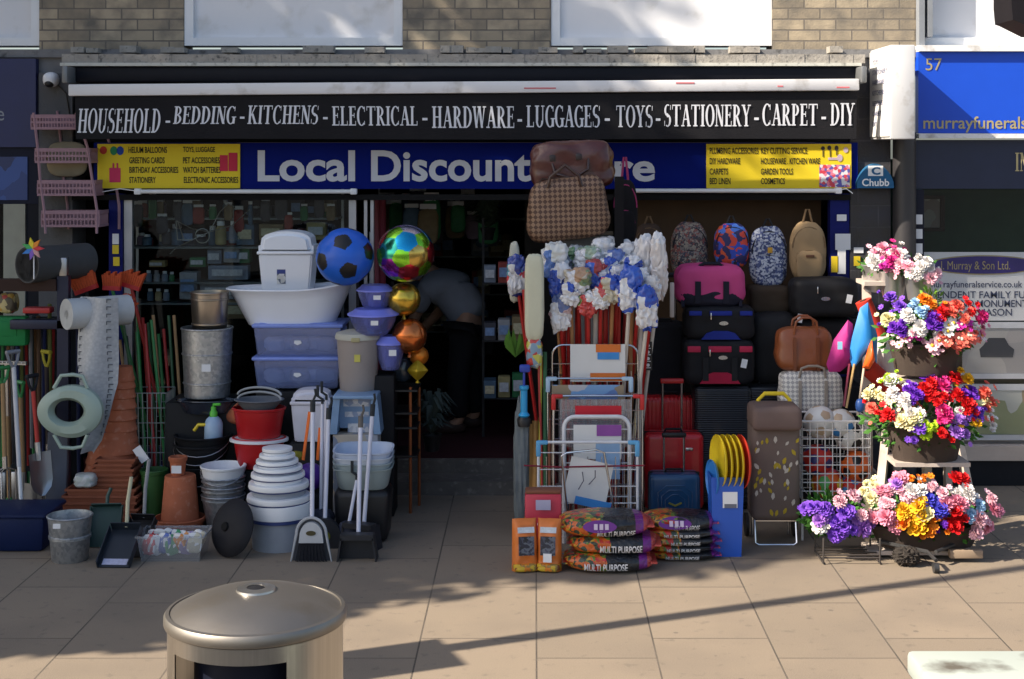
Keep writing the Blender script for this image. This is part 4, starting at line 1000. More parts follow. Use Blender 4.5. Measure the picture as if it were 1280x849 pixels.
dustpan('black shovel beside the cream handled dustpan, with a thin grey handle', on_ground(160, 700)+Vector((0, .05, .004)), .17, .28, BLACK, M('grey_handle', (.25, .26, .28), .4), rz=-.15, tilt=-.9, hl=.36)
dustpan('dark green dustpan standing behind the galvanised bucket and the black dustpan', on_ground(124, 690)+Vector((0, .1, .004)), .2, .26, M('bottle_green', (.012, .05, .04), .45), M('bottle_green', (.012, .05, .04), .45), rz=.1, tilt=-.5, hl=.1)
pb = thing('peg_basket', 'clear white plastic basket full of wrapped packets on the paving', 'basket', on_ground(211, 704)+Vector((0, .15, 0)))
CLW = glass('clear_white_plastic', (.9, .92, .95), .6, .22, (.7, .72, .76))
mb = MB(); w = .2; d = .13; h = .155
vs = []
for (s_, z) in ((.88, 0), (1, h), (1.05, h), (1.05, h-.01), (1.0, h-.012)):
    vs += [(-w*s_, -d*s_, z), (w*s_, -d*s_, z), (w*s_, d*s_, z), (-w*s_, d*s_, z)]
mb.add(vs, [(3, 2, 1, 0)]+[(j*4+i, j*4+(i+1) % 4, (j+1)*4+(i+1) % 4, (j+1)*4+i) for j in range(4) for i in range(4)]); mb.build('basket', CLW, pb)
rr = random.Random(4)
for i in range(14):
    nm = ['red', 'white', 'blue', 'green', 'orange', 'lilac', 'cream'][i % 7]
    cc_ = [(.55, .04, .05), (.7, .7, .72), (.06, .12, .4), (.06, .3, .12), (.65, .25, .05), (.35, .25, .5), (.6, .55, .4)][i % 7]
    mb = MB(); mb.sup((0, 0, 0), .045, .014, .06, 4, 5, .1, 3, i)
    o = mb.build('wrapped_packet', spots('packet_%d' % (i % 7), [cc_, (.7, .7, .7), tuple(x*.6 for x in cc_)], 30, .35), loc=pb.location+Vector((-.14+.046*(i % 7), -.07+.1*(i//7), .085+.02*rr.random())), rot=(rr.uniform(-.3, .3), rr.uniform(-.4, .4), rr.uniform(-.5, .5)))
    tag(o, '%s wrapped packet in the %s row of the clear peg basket' % (nm, ['front', 'back'][i//7]), 'packet', 'packets in the clear basket')
# --- white bucket on nested galvanised buckets, leaning lid
q = on_ground(273, 666); q.y += .15
for i in range(3):
    galv_bucket('%s galvanised bucket of the nest under the white bucket' % ['lowest', 'middle', 'highest'][i], q+Vector((0, 0, .0+.06*i)), .105, .142, .22, (.19,), grp='nested galvanised buckets under the white bucket')
z0 = .26
wbk = thing('white_bucket', 'white plastic bucket sitting in the nested galvanised buckets', 'bucket', q+Vector((0, 0, z0)))
MB().lathe(pot_profile(.12, .146, .15, .004, .006, .02), 32).build('body', WHITEP, wbk); handle_bail(wbk, .148, .13, -.09, STEEL, .003, -.147)
ld = thing('dustbin_lid', 'black round rubber bin lid leaning against the nested buckets', 'lid', on_ground(288, 697)+Vector((0, .03, .175)), rot=(math.radians(72), 0, math.radians(-38)))
mb = MB(); mb.lathe([(.001, .05), (.05, .05), (.12, .035), (.165, .01), (.178, -.01), (.172, -.02), (.15, -.005), (.001, .02)], 36); mb.build('dome', M('rubber_black', (.016, .016, .02), .6), ld)
mb = MB(); mb.lathe([(.001, .062), (.025, .062), (.03, .05)], 16); mb.build('knob', M('deep_black', (.004, .004, .005), .7), ld)
# --- wire basket with sticks, dustbins, black buckets, spray bottles
wbq = W(190, 560, 10.3); wbq.z -= .12
wb_ = thing('wire_basket', 'tall grey wire basket holding the broom handles', 'basket', (wbq.x, wbq.y, .1))
mb = MB(); ww = .13
for i in range(9):
    x = -ww+i*ww/4; mb.cyl((x*.85, -ww*.85, 0), (x, -ww, .72), .0035, n=5); mb.cyl((ww*.85, x*.85, 0), (ww, x, .72), .0035, n=5); mb.cyl((-ww*.85, x*.85, 0), (-ww, x, .72), .0035, n=5)
for j in range(8):
    z = .72*j/7; s_ = ww*(.85+.15*j/7); mb.tube([(-s_, -s_, z), (s_, -s_, z), (s_, s_, z), (-s_, s_, z)], .0035, 5, closed=True)
mb.build('wire_cage', M('grey_wire', (.3, .34, .34), .4, .6), wb_)
Yb = 10.25
q = W(259, 490, Yb); q.z -= .03
galv_bucket('large lower galvanised dustbin with a white price label, in the shade by the window', q, .155, .175, .48, (.1, .3), lab=(.03, .22, .06, .05), cat='dustbin', name='galvanised_dustbin')
galv_bucket('upper galvanised dustbin standing in the larger labelled one', W(262, 415, Yb)-Vector((0, 0, .02)), .115, .13, .3, (.08, .25), mat=M('brushed_bin', (.42, .38, .34), .3, 1.0, var=.25, scale=4), cat='dustbin', name='galvanised_dustbin')
sb_ = thing('bin_pedestal', 'black crate stack under the galvanised dustbins', 'crate', (q.x, Yb, 0))
mb = MB(); mb.rbox((0, .02, q.z/2-.006), (.5, .4, q.z-.012), .02); mb.build('crate', M('crate_black', (.015, .016, .018), .6), sb_)
rst = thing('roasting_tin', 'shiny dark enamel roasting tin on the black crate below the galvanised dustbins', 'roasting tin', W(258, 516, 10.1)); 
mb = MB(); mb.lathe(pot_profile(.13, .17, .09, .005, .01, .012), 30, None, 1.2, .6); mb.build('tin', M('dark_enamel', (.02, .026, .04), .15, coat=.5), rst)
for i, (x, yb, rb, rt, h, nm) in enumerate(((250, 616, .15, .19, .2, 'lower wide'), (252, 588, .15, .185, .19, 'middle wide'), (254, 572, .14, .19, .16, 'upper wide'))):
    q = W(x, yb, 10.05); q.z = max(0, q.z)
    t = thing('black_bucket', '%s black rubber bucket in the shaded stack behind the tall upturned pot' % nm, 'bucket', q, group='stacked black buckets')
    MB().lathe(pot_profile(rb, rt, h, .006, .008, .02), 30).build('body', M('bucket_black', (.012, .013, .015), .5), t); handle_bail(t, rt, h-.02, -.1, STEEL, .003, -rt)
def bottle(name, label, cat, loc, prof, mat, cap=None, capmat=None, group=None):
    t = thing(name, label, cat, loc, group=group)
    MB().lathe(prof, 18).build('body', mat, t)
    if cap: MB().lathe(cap, 14).build('cap', capmat, t)
    return t
sp_ = bottle('spray_bottle', 'pale blue pressure sprayer with a bright green top above the black buckets', 'sprayer', W(267, 552, 10.0), [(.05, 0), (.062, .02), (.062, .12), (.05, .15), (.03, .17), (.001, .17)], M('pale_blue_plastic', (.35, .5, .68), .35), [(.026, .17), (.026, .2), (.018, .21), (.018, .235), (.001, .237)], M('lime_green', (.1, .5, .05), .4))
m_ = MB(); m_.tube([(0, 0, .235), (.0, 0, .25), (.05, -.02, .255)], .01, 6); m_.build('nozzle', M('lime_green', (.1, .5, .05), .4), sp_)
bottle('cleaner_bottle', 'bright blue bottle with a grey ball cap beside the white tub pyramid', 'bottle', on_ground(308, 640)+Vector((0, .1, .02)), [(.055, 0), (.06, .02), (.06, .2), (.04, .26), (.022, .29), (.001, .29)], M('cobalt_plastic', (.01, .06, .5), .3, coat=.4), [(.02, .29), (.045, .31), (.052, .345), (.04, .38), (.001, .39)], M('cap_grey', (.5, .52, .56), .4))
wc = thing('watering_can', 'slate blue watering can in the shade left of the black buckets', 'watering can', W(200, 608, 10.1)-Vector((0, 0, .1)))
MB().lathe(pot_profile(.075, .07, .2, .005, .004), 24).build('body', M('slate_blue', (.1, .14, .2), .4), wc)
mb = MB(); mb.tube([(-.07, 0, .03), (-.15, -.03, .14), (-.19, -.05, .22)], .014, 8, r1=.02); mb.build('spout', M('slate_blue', (.1, .14, .2), .4), wc)
mb = MB(); mb.tube([(.06, 0, .03), (.12, 0, .1), (.09, 0, .2), (.0, 0, .24)], .008, 6); mb.build('handle', M('slate_blue', (.1, .14, .2), .4), wc)
gl = MB(); gl.tube([(-.05, 0, 0), (-.02, -.01, .04), (.03, -.01, .04), (.05, 0, .0)], .012, 6); tag(gl.build('bucket_grip', YELLOW, loc=W(252, 538, 9.98)), 'short yellow plastic handle resting in the black buckets', 'handle')
tr_ = thing('terracotta_trough_pot', 'orange brown pot lying on its side left of the red mop bucket', 'plant pot', W(282, 522, 10.15), rot=(math.radians(75), 0, math.radians(60)))
MB().lathe(pot_profile(.05, .075, .16, .006, .008), 22).build('pot', TERRA, tr_)
# --- red mop buckets
for i, (yb, lab) in enumerate(((583, 'lower red mop bucket with its white rim under the other one'), (546, 'upper red mop bucket with a grey wringer and wire handle'))):
    q = W(324, yb, 9.95)
    t = thing('mop_bucket', lab, 'mop bucket', q, group='red mop buckets')
    MB().lathe(pot_profile(.135, .165, .2, .005, .008, .02), 30, None, 1.05, .8).build('body', M('mop_red', (.45, .012, .015), .35), t)
    if i == 0:
        mb = MB(); mb.lathe([(.168, .17), (.188, .175), (.188, .19), (.168, .195)], 30, None, 1.05, .8); mb.build('rim', WHITEP, t)
    else:
        mb = MB(); mb.lathe(pot_profile(.1, .15, .07, .006, .006, .015), 26, Matrix.Translation((0, 0, .185)), 1.08, .85); mb.build('wringer', M('wringer_grey', (.14, .15, .17), .5), t)
        for dz in (0, .03):
            mb = MB(); mb.tube([(.15*math.cos(a), -.02+.05*math.sin(a*.5), .25+dz+.05*math.sin(a)) for a in [PI*k/12 for k in range(13)]], .008, 6); mb.build('handle', M('handle_grey', (.3, .32, .34), .4), t)
tagp = thing('mop_pedestal', 'low dark crate hidden under the red mop buckets', 'crate', (W(324, 0, 9.95).x, 9.98, 0))
zp = W(324, 583, 9.95).z; mb = MB(); mb.rbox((0, .02, zp/2-.004), (.34, .3, zp-.008), .02); mb.build('crate', M('crate_black', (.015, .016, .018), .6), tagp)
# --- pyramid of nested food tubs
Yt = gy(693)+.19
lay = [(346, 78, 693, 630, 'bottom and widest grey'), (345, 78, 645, 622, 'second widest white rimmed'), (345, 74, 628, 606, 'third widest grey'), (344, 66, 612, 594, 'white middle'), (344, 60, 600, 586, 'middle grey banded'), (343, 52, 592, 578, 'third smallest white'), (343, 44, 583, 571, 'second smallest grey'), (343, 37, 576, 563, 'topmost smallest white')]
TG = M('tub_grey', (.3, .33, .38), .35); TB = M('tub_blue', (.03, .05, .16), .4)
for i, (cx_, w, y0, y1, lab) in enumerate(lay):
    p = W(cx_, y0, Yt-.1); p.z = max(p.z, 0) if i else 0; top = W(cx_, y1, Yt-.1)
    h = top.z-p.z; r = mm(w, Yt)/2
    t = thing('storage_tub', '%s round tub in the pyramid of nested tubs' % lab, 'food tub', (p.x, Yt, p.z), group='pyramid of nested round tubs')
    MB().lathe([(.001, 0), (r*.86, 0), (r*.92, h*.6), (r*.96, h*.62), (r*.97, h*.68), (.001, h*.68)], 36).build('body', TG if 'grey' in lab else WHITEP, t)
    MB().lathe([(.001, h*.685), (r, h*.685), (r*1.02, h*.75), (r*1.0, h*.98), (r*.95, h), (.001, h)], 36).build('lid', WHITEP if i % 2 == 0 or 'white' in lab else M('lid_grey', (.5, .53, .57), .35), t)
    MB().lathe([(r*.965, h*.6), (r*1.0, h*.61), (r*1.0, h*.68), (r*.965, h*.683)], 36).build('band', TB if i < 6 else TG, t)

# ================================================================== GOODS, CENTRE LEFT
# storage boxes, baby bath, swing bin, on a dark plinth
Yc = 10.2
CLB = glass('clear_blue_plastic', (.86, .9, 1), .9, .24, (.4, .5, .92))
BLUEP = M('royal_blue_plastic', (.2, .28, .7), .35)
q = W(371, 486, Yc)
pn = thing('display_crate', 'dark plastic crate carrying the clear blue storage boxes', 'crate', (q.x, Yc+.22, 0))
mb = MB(); mb.rbox((0, 0, q.z/2-.01), (.58, .4, q.z-.02), .02); mb.build('crate', M('crate_black', (.015, .016, .018), .6), pn)
def storage_box(label, x0, x1, yt, yb, Y):
    a, b_, c, d = rect(x0, yt, x1, yb, Y); w = b_-a; h = d-c
    t = thing('storage_box', label, 'storage box', ((a+b_)/2, Y+.2, c), group='clear blue storage boxes')
    mb = MB(); dd = .38; vs = []
    for s_, z in ((.9, .004), (.93, .02), (1, h-.03), (1, h-.03), (.98, h-.03), (.9, .02)):
        vs += [(-w/2*s_, -dd/2*s_, z), (w/2*s_, -dd/2*s_, z), (w/2*s_, dd/2*s_, z), (-w/2*s_, dd/2*s_, z)]
    mb.add(vs, [(3, 2, 1, 0)]+[(j*4+i, j*4+(i+1) % 4, (j+1)*4+(i+1) % 4, (j+1)*4+i) for j in range(5) for i in range(4)]); mb.build('body', CLB, t)
    mb = MB(); mb.rbox((0, 0, h-.016), (w+.03, dd+.03, .026), .01); mb.rbox((0, 0, h-.004), (w*.9, dd*.85, .012), .005); mb.build('lid', BLUEP, t)
    for s_ in (-1, 1):
        mb = MB(); mb.rbox((s_*(w/2+.005), -dd*.1, h*.7), (.02, .1, .07), .008); mb.build('clip', BLUEP, t)
    mb = MB(); mb.prism([(-.025, h*.42), (.0, h*.36), (.03, h*.42), (.02, h*.5), (-.02, h*.5)], -dd/2*.98-.006, -dd/2*.98-.002); mb.build('label', PAPER, t)
    rr = random.Random(len(label))
    for k in range(5):
        o = MB(); o.sup((0, 0, 0), .07, .06, .05, 3, 6, .2, 3, k)
        o = o.build('packed_cloth', M('cloth_%d' % (k % 3), [(.6, .62, .68), (.45, .48, .55), (.65, .6, .55)][k % 3], .9), loc=t.location+Vector((-.18+.09*k, -.05+.05*(k % 2), .075)))
        tag(o, '%s bundle of cloth seen through the %s clear blue box' % (['left end', 'left of centre', 'middle', 'right of centre', 'right end'][k], 'upper' if 'upper' in label else 'lower'), 'cloth')
    return t
storage_box('lower clear blue storage box of the two, on the dark crate', 317, 425, 446, 487, Yc)
storage_box('upper clear blue storage box of the two, under the white baby bath', 317, 426, 405, 447, Yc)
bb_ = thing('baby_bath', 'long white baby bath resting on the clear blue storage boxes', 'baby bath', W(365, 408, Yc+.2)+Vector((0, 0, .0)))
mb = MB(); n = 36; prof = [(.001, 0, 0), (.6, 0, 0), (.7, .02, 0), (.86, .2, 0), (.93, .25, 0), (.985, .262, 0), (1.0, .268, 0), (.985, .276, 0), (.94, .27, 0), (.9, .262, 0), (.72, .05, 0), (.001, .03, 0)]
LX = .43; LY = .24; vs = []; fs_ = []
for (s_, z, _) in prof:
    for i in range(n):
        a = 2*PI*i/n; ca, sa = math.cos(a), math.sin(a)
        k = (abs(ca)**2.6+abs(sa)**2.6)**(-1/2.6)
        zz = z*(1+.22*max(0, ca*k)**2) if z > .1 else z
        vs.append((ca*k*LX*s_+(.03 if z > .15 else 0)*ca, sa*k*LY*s_, zz))
for j in range(len(prof)-1):
    for i in range(n): fs_.append((j*n+i, j*n+(i+1) % n, (j+1)*n+(i+1) % n, (j+1)*n+i))
mb.add(vs, fs_); mb.build('bath', M('bath_white', (.78, .81, .87), .3, var=.04), bb_)
def swing_bin(label, x0, x1, yt, ym, yb, Y, d, mat, lidmat, lab=None, wavy=0):
    a, b_, c, dd = rect(x0, yt, x1, yb, Y); zm = W(0, ym, Y).z-c; w = b_-a; h = dd-c
    t = thing('swing_bin', label, 'bin', ((a+b_)/2, Y+d/2, c), group='white swing lid bins')
    mb = MB(); vs = []
    for s_, z in ((.8, 0), (.82, .006), (.97, zm-.02), (.97, zm)):
        vs += [(-w/2*s_, -d/2*s_, z), (w/2*s_, -d/2*s_, z), (w/2*s_, d/2*s_, z), (-w/2*s_, d/2*s_, z)]
    mb.add(vs, [(3, 2, 1, 0), (12, 13, 14, 15)]+[(j*4+i, j*4+(i+1) % 4, (j+1)*4+(i+1) % 4, (j+1)*4+i) for j in range(3) for i in range(4)])
    b2 = bmesh.new(); me = bpy.data.meshes.new('x'); me.from_pydata(mb.v, [], mb.f); b2.from_mesh(me); bmesh.ops.bevel(b2, geom=[e for e in b2.edges], offset=.012, segments=2, affect='EDGES')
    b2.verts.index_update(); m2 = MB(); m2.add([v.co[:] for v in b2.verts], [tuple(v.index for v in f.verts) for f in b2.faces]); b2.free(); m2.build('body', mat, t)
    mb = MB(); hl = h-zm
    pr = [(-w/2, 0), (w/2, 0), (w/2, hl*.35)]+[(w/2*math.cos(PI*k/10)*(.93), hl*.35+hl*.62*math.sin(PI*k/10)**.55) for k in range(0, 11)]+[(-w/2, hl*.35)]
    mb.prism([(x, z+zm+.002) for x, z in pr], -d/2*.98, d/2*.98); b2 = bmesh.new(); me = bpy.data.meshes.new('x'); me.from_pydata(mb.v, [], mb.f); b2.from_mesh(me); bmesh.ops.bevel(b2, geom=[e for e in b2.edges if abs(e.verts[0].co.y-e.verts[1].co.y) < 1e-5], offset=.03, segments=3, affect='EDGES')
    b2.verts.index_update(); m2 = MB(); m2.add([v.co[:] for v in b2.verts], [tuple(v.index for v in f.verts) for f in b2.faces]); b2.free()
    m2.build('lid', lidmat, t)
    mb = MB(); mb.rbox((0, -d/2*.98, zm+.01), (w*1.03, .02, .022), .006); mb.build('lid_rim', lidmat, t)
    if lab:
        lx, lz, lw, lh = lab
        lb = MB().box(lx-lw/2, lx+lw/2, -.0022, 0, lz-lh/2, lz+lh/2, Matrix.Translation((0, -d/2*(.8+.17*lz/zm)-.002, 0))).build('label', spots('bin_label', [(.5, .5, .48), (.1, .12, .16), (.35, .38, .3), (.6, .6, .6)], 40, .4), t)
        MB().box(lx-lw/2, lx+lw/2, -.0042, -.0025, lz+lh*.2, lz+lh/2, Matrix.Translation((0, -d/2*(.8+.17*lz/zm)-.002, 0))).build('label_band', M('label_navy', (.02, .04, .2), .4), lb)
    return t
SWW = M('swing_white', (.78, .81, .86), .35, var=.04)
swing_bin('tall white swing lid bin with a small label, standing in the baby bath', 322, 391, 289, 318, 382, Yc+.1, .3, SWW, SWW, lab=(-.03, .2, .06, .1))
swing_bin('short white bin with a wavy lid behind the mop poles', 363, 412, 488, 506, 552, 9.9, .2, M('bin_lilac_white', (.6, .6, .68), .4), M('bin_lilac_white', (.6, .6, .68), .4))
zc = W(388, 552, 9.9).z; mb = MB(); mb.rbox((0, 0, zc/2-.006), (.3, .24, zc-.012), .02); tag(mb.build('black_crate', M('crate_black', (.015, .016, .018), .6), loc=(W(388, 0, 9.9).x, 10.03, 0)), 'black crate under the short wavy lidded bin', 'crate')
# beige bin with lid
Yg = 9.95; a, b_, c, d = rect(416, 416, 473, 493, Yg)
bg = thing('lidded_bin', 'ribbed beige plastic bin with a pale lid on the blue step stool', 'bin', ((a+b_)/2, Yg+.15, c))
r = (b_-a)/2; h = d-c
MB().lathe([(.001, 0), (r*.76, 0), (r*.8, .01), (r*.95, h*.86), (r*.95, h*.86), (.001, h*.86)], 60, None, 1, 1, 30, .006).build('body', M('beige_plastic', (.33, .29, .27), .5, var=.06), bg)
MB().lathe([(.001, h*.865), (r*1.02, h*.865), (r*1.03, h*.9), (r*.97, h*.96), (r*.6, h), (.001, h*1.01)], 40).build('lid', M('cream_lid', (.45, .45, .4), .5), bg)
mb = MB(); mb.rbox((0, -r*.99, h*.88), (.06, .02, .03), .006); mb.build('latch', M('latch_y', (.4, .36, .2), .5), bg)
decal(bg, 'price_label', -.01, .03, h*.52, h*.64, -r*.9-.004, M('yellow_label', (.55, .5, .12), .5))
# footballs and balloons
def truncated_ball(name, label, loc, r, panels, seed=0, rot=(0, 0, 0), mats=None, group=None):
    """inflated ball whose panels (nearest icosahedron point) carry their own material"""
    ph = (1+5**.5)/2
    ico = [Vector(p).normalized() for p in ((0, 1, ph), (0, -1, ph), (0, 1, -ph), (0, -1, -ph), (1, ph, 0), (-1, ph, 0), (1, -ph, 0), (-1, -ph, 0), (ph, 0, 1), (-ph, 0, 1), (ph, 0, -1), (-ph, 0, -1))]
    dod = []
    for s1 in (-1, 1):
        for s2 in (-1, 1):
            for s3 in (-1, 1): dod.append(Vector((s1, s2, s3)).normalized())
            dod.append(Vector((0, s2*ph, s1/ph)).normalized()); dod.append(Vector((s1/ph, 0, s2*ph)).normalized()); dod.append(Vector((s2*ph, s1/ph, 0)).normalized())
    mb = MB(); mb.sup((0, 0, 0), r, r, r, 2.0, 40)
    def cls(c):
        n = c.normalized()
        bi = max(range(12), key=lambda i: n.dot(ico[i])); bd = max(range(20), key=lambda i: n.dot(dod[i]))
        if n.dot(ico[bi])*.9742 > n.dot(dod[bd]): return 0, bi
        return 1, bd
    for k, f in enumerate(mb.f):
        c = sum((Vector(mb.v[i]) for i in f), Vector())/len(f)
        kind, i = cls(c); mb.mi[k] = panels(kind, i)
    o = mb.build(name, mats, loc=loc, rot=rot, ang=60); tag(o, label, 'ball', group); return o
p = W(431, 321, 9.95)
truncated_ball('football', 'big blue football with black pentagons resting against the white baby bath', p, mm(36, 9.95), lambda k, i: 1 if k == 0 else 0, rot=(.35, .3, -.2), mats=[M('ball_blue', (.015, .12, .62), .35), M('ball_black', (.01, .01, .012), .4)])
foil = [M('foil_%d' % k, c_, .18, .9) for k, c_ in enumerate(((.4, .05, .45), (.65, .05, .08), (.3, .75, .05), (.5, .5, .75), (.02, .35, .6), (.6, .4, .1), (.05, .4, .3), (.15, .1, .12)))]
p = W(507, 317, 10.0)
truncated_ball('foil_balloon', 'round foil balloon with panels of many shiny colours by the doorway', p, mm(36, 10.0), lambda k, i: (2 if k == 0 else (3, 0, 4, 1, 5, 6, 0, 1)[(i*3+i//7) % 8]), rot=(.12, 0, -.62), mats=foil, group='foil balloons by the doorway')
for lab, x, y, r_, Y, cm in (('gold foil balloon below the many coloured one', 505, 374, 21, 10.1, M('foil_gold', (.6, .4, .06), .22, .9)), ('copper foil balloon lower down by the doorway', 512, 420, 22, 10.1, M('foil_copper', (.6, .17, .05), .22, .9)), ('small orange balloon beside the copper one', 524, 445, 12, 10.2, M('foil_orange', (.65, .2, .02), .3, .6)), ('pointed yellow foil balloon on the copper plant stand', 522, 463, 13, 10.15, M('foil_yellow', (.6, .42, .03), .3, .6))):
    t = thing('foil_balloon', lab, 'balloon', W(x, y, Y), group='foil balloons by the doorway')
    mb = MB(); rr_ = mm(r_, Y); mb.sup((0, 0, 0), rr_, rr_*.8, rr_, 2.0 if 'pointed' not in lab else 1.2, 12, .03, 3, 1); mb.build('bubble', cm, t)
    mb = MB(); mb.cyl((0, 0, -rr_*.96), (0, 0, -rr_*1.2), .006, .018, 8); mb.build('neck', cm, t)
# lidded bowls
for i, (x0, x1, yt, yb, Y, lab) in enumerate(((432, 497, 387, 421, 9.95, 'middle blue lidded mixing bowl behind the beige bin'), (443, 491, 357, 389, 10.0, 'top blue lidded mixing bowl, smallest of the stack'), (466, 506, 421, 465, 10.0, 'lowest blue lidded mixing bowl right of the beige bin'))):
    a, b_, c, d = rect(x0, yt, x1, yb, Y); r = (b_-a)/2; h = d-c
    t = thing('mixing_bowl', lab, 'bowl', ((a+b_)/2, Y+.1, c), group='blue lidded mixing bowls')
    MB().lathe([(.001, .004), (r*.55, .004), (r*.7, h*.2), (r*.86, h*.5), (r*.92, h*.74), (r*.9, h*.74), (r*.82, h*.5), (r*.5, .02), (.001, .02)], 32).build('bowl', glass('bowl_blue', (.78, .82, 1), .9, .28, (.32, .36, .92)), t)
    MB().lathe([(.001, h*.98), (r*.7, h*.98), (r*.8, h*.9), (r, h*.8), (r*1.0, h*.745), (r*.93, h*.745), (.001, h*.86)], 32).build('lid', M('lid_blue', (.22, .26, .85), .35), t)
    decal(t, 'price_label', -.0, .05, h*.45, h*.62, -r*.88, PAPER)
# bowl shelf behind (dark display rack)
sh_ = thing('bowl_stand', 'dark shelf stand holding the blue lidded bowls', 'stand', (W(468, 0, 10.2).x, 10.18, 0))
mb = MB(); zt = W(0, 466, 10.05).z; mb.rbox((0, .0, zt/2-.01), (.3, .26, zt-.02), .01); mb.build('cabinet', M('stand_black', (.012, .012, .014), .6), sh_)
mb = MB(); mb.box(-.13, -.11, .05, .07, zt, zt+.6); mb.box(.11, .13, .05, .07, zt, zt+.6); mb.build('upright', M('stand_black', (.012, .012, .014), .6), sh_)
# step stool
SB = M('stool_blue', (.2, .32, .5), .4)
Ys = 9.85; a, b_, c, d = rect(412, 494, 476, 543, Ys)
ss = thing('step_stool', 'pale blue folding step stool with paper labels, under the beige bin', 'step stool', ((a+b_)/2, Ys+.12, c))
w = b_-a; h = d-c
mb = MB(); mb.rbox((0, .0, h-.012), (w*.86, .3, .024), .008); mb.build('top', SB, ss)
for s_ in (-1, 1):
    mb = MB(); mb.prism([(s_*w*.3, h-.025), (s_*w*.43, h-.025), (s_*w*.5, 0), (s_*w*.36, 0)], -.12, .12); mb.build('leg', SB, ss)
mb = MB(); mb.box(-w*.34, w*.34, -.03, -.02, h*.1, h*.9); mb.build('back_web', SB, ss)
for k, (x, z, ww, hh) in enumerate(((0, .75, .18, .05), (0, .45, .16, .035), (.02, .1, .16, .06))):
    decal(ss, 'paper_label', x-ww/2, x+ww/2, h*z-hh/2, h*z+hh/2, -.032, spots('stool_print', [(.55, .56, .6), (.7, .7, .72), (.3, .36, .5)], 30, .5))
sk = thing('card_box', 'printed cardboard box under the pale blue step stool', 'box', ((a+b_)/2, Ys+.14, .0))
mb = MB(); mb.rbox((0, 0, c/2-.003), (.3, .26, c-.006), .006); mb.build('box', spots('grey_print', [(.25, .28, .33), (.35, .37, .42), (.16, .2, .28), (.4, .36, .3)], 9, .6, distort=.3), sk)
# washing-up bowls on a dark tub
Yw = 9.35
q = W(451, 650, Yw); tz = W(0, 614, Yw).z
dt_ = thing('dark_tub', 'black tub under the stack of pale washing up bowls', 'tub', (q.x, Yw+.17, 0))
mb = MB(); mb.rbox((0, 0, tz/2-.004), (.36, .3, tz-.008), .04, 3, taper=.9); mb.build('tub', BLACK, dt_)
for i, (nm, m_c) in enumerate((('lowest grey green', (.3, .36, .36)), ('second lowest sage', (.33, .4, .42)), ('second highest white', (.55, .6, .68)), ('topmost pale blue white', (.5, .57, .7)))):
    z = tz+.035*i
    t = MB(); n = 40; prof = [(.001, 0), (.8, 0), (.86, .012), (.98, .125), (1.04, .13), (1.04, .138), (.97, .136), (.83, .02), (.001, .014)]
    vs = []; fs_ = []
    for s_, zz in prof:
        for k in range(n):
            a = 2*PI*k/n; ca, sa = math.cos(a), math.sin(a); e = (abs(ca)**4+abs(sa)**4)**(-.25)
            vs.append((ca*e*.185*s_, sa*e*.15*s_, zz))
    for j in range(len(prof)-1):
        for k in range(n): fs_.append((j*n+k, j*n+(k+1) % n, (j+1)*n+(k+1) % n, (j+1)*n+k))
    t.add(vs, fs_); o = t.build('washing_up_bowl', M('bowl_%d' % i, m_c, .4), loc=(q.x, Yw+.17, z), rot=(.06, 0, 0)); tag(o, '%s washing up bowl in the stack by the broom poles' % nm, 'bowl', 'stacked washing up bowls')
pbx = MB(); pbx.ball((0, 0, 0), .09, 10); tag(pbx.build('purple_ball', M('purple_ball', (.08, .02, .3), .4), loc=W(388, 596, 9.6)), 'deep purple ball between the tub pyramid and the mop poles', 'ball')
pz = W(388, 614, 9.6).z; mb = MB(); mb.rbox((0, 0, pz/2), (.16, .2, pz), .02); tag(mb.build('black_crate', M('crate_black', (.015, .016, .018), .6), loc=(W(390, 0, 9.6).x, 9.62, 0)), 'black crate under the deep purple ball', 'crate')
for x, y0, y1, lab in ((384, 515, 575, 'longer orange plastic handle standing behind the silver poles'), (397, 535, 575, 'shorter orange plastic handle by the purple ball')):
    a = W(x+3, y0, 9.55); b_ = W(x-5 if x < 390 else x, y1, 9.55); mb = MB(); mb.tube([b_, a], .014, 8, flat=.5); tag(mb.build('plastic_rod', M('orange_plastic', (.75, .15, .02), .4)), lab, 'rod')
mb = MB(); mb.sup((0, 0, 0), .05, .04, .03, 2.2, 8, .2, 4, 6); tag(mb.build('scourer', M('olive_scourer', (.2, .2, .03), .9), loc=W(371, 570, 9.6)), 'olive green scourer on top of the tubs by the purple ball', 'scourer')
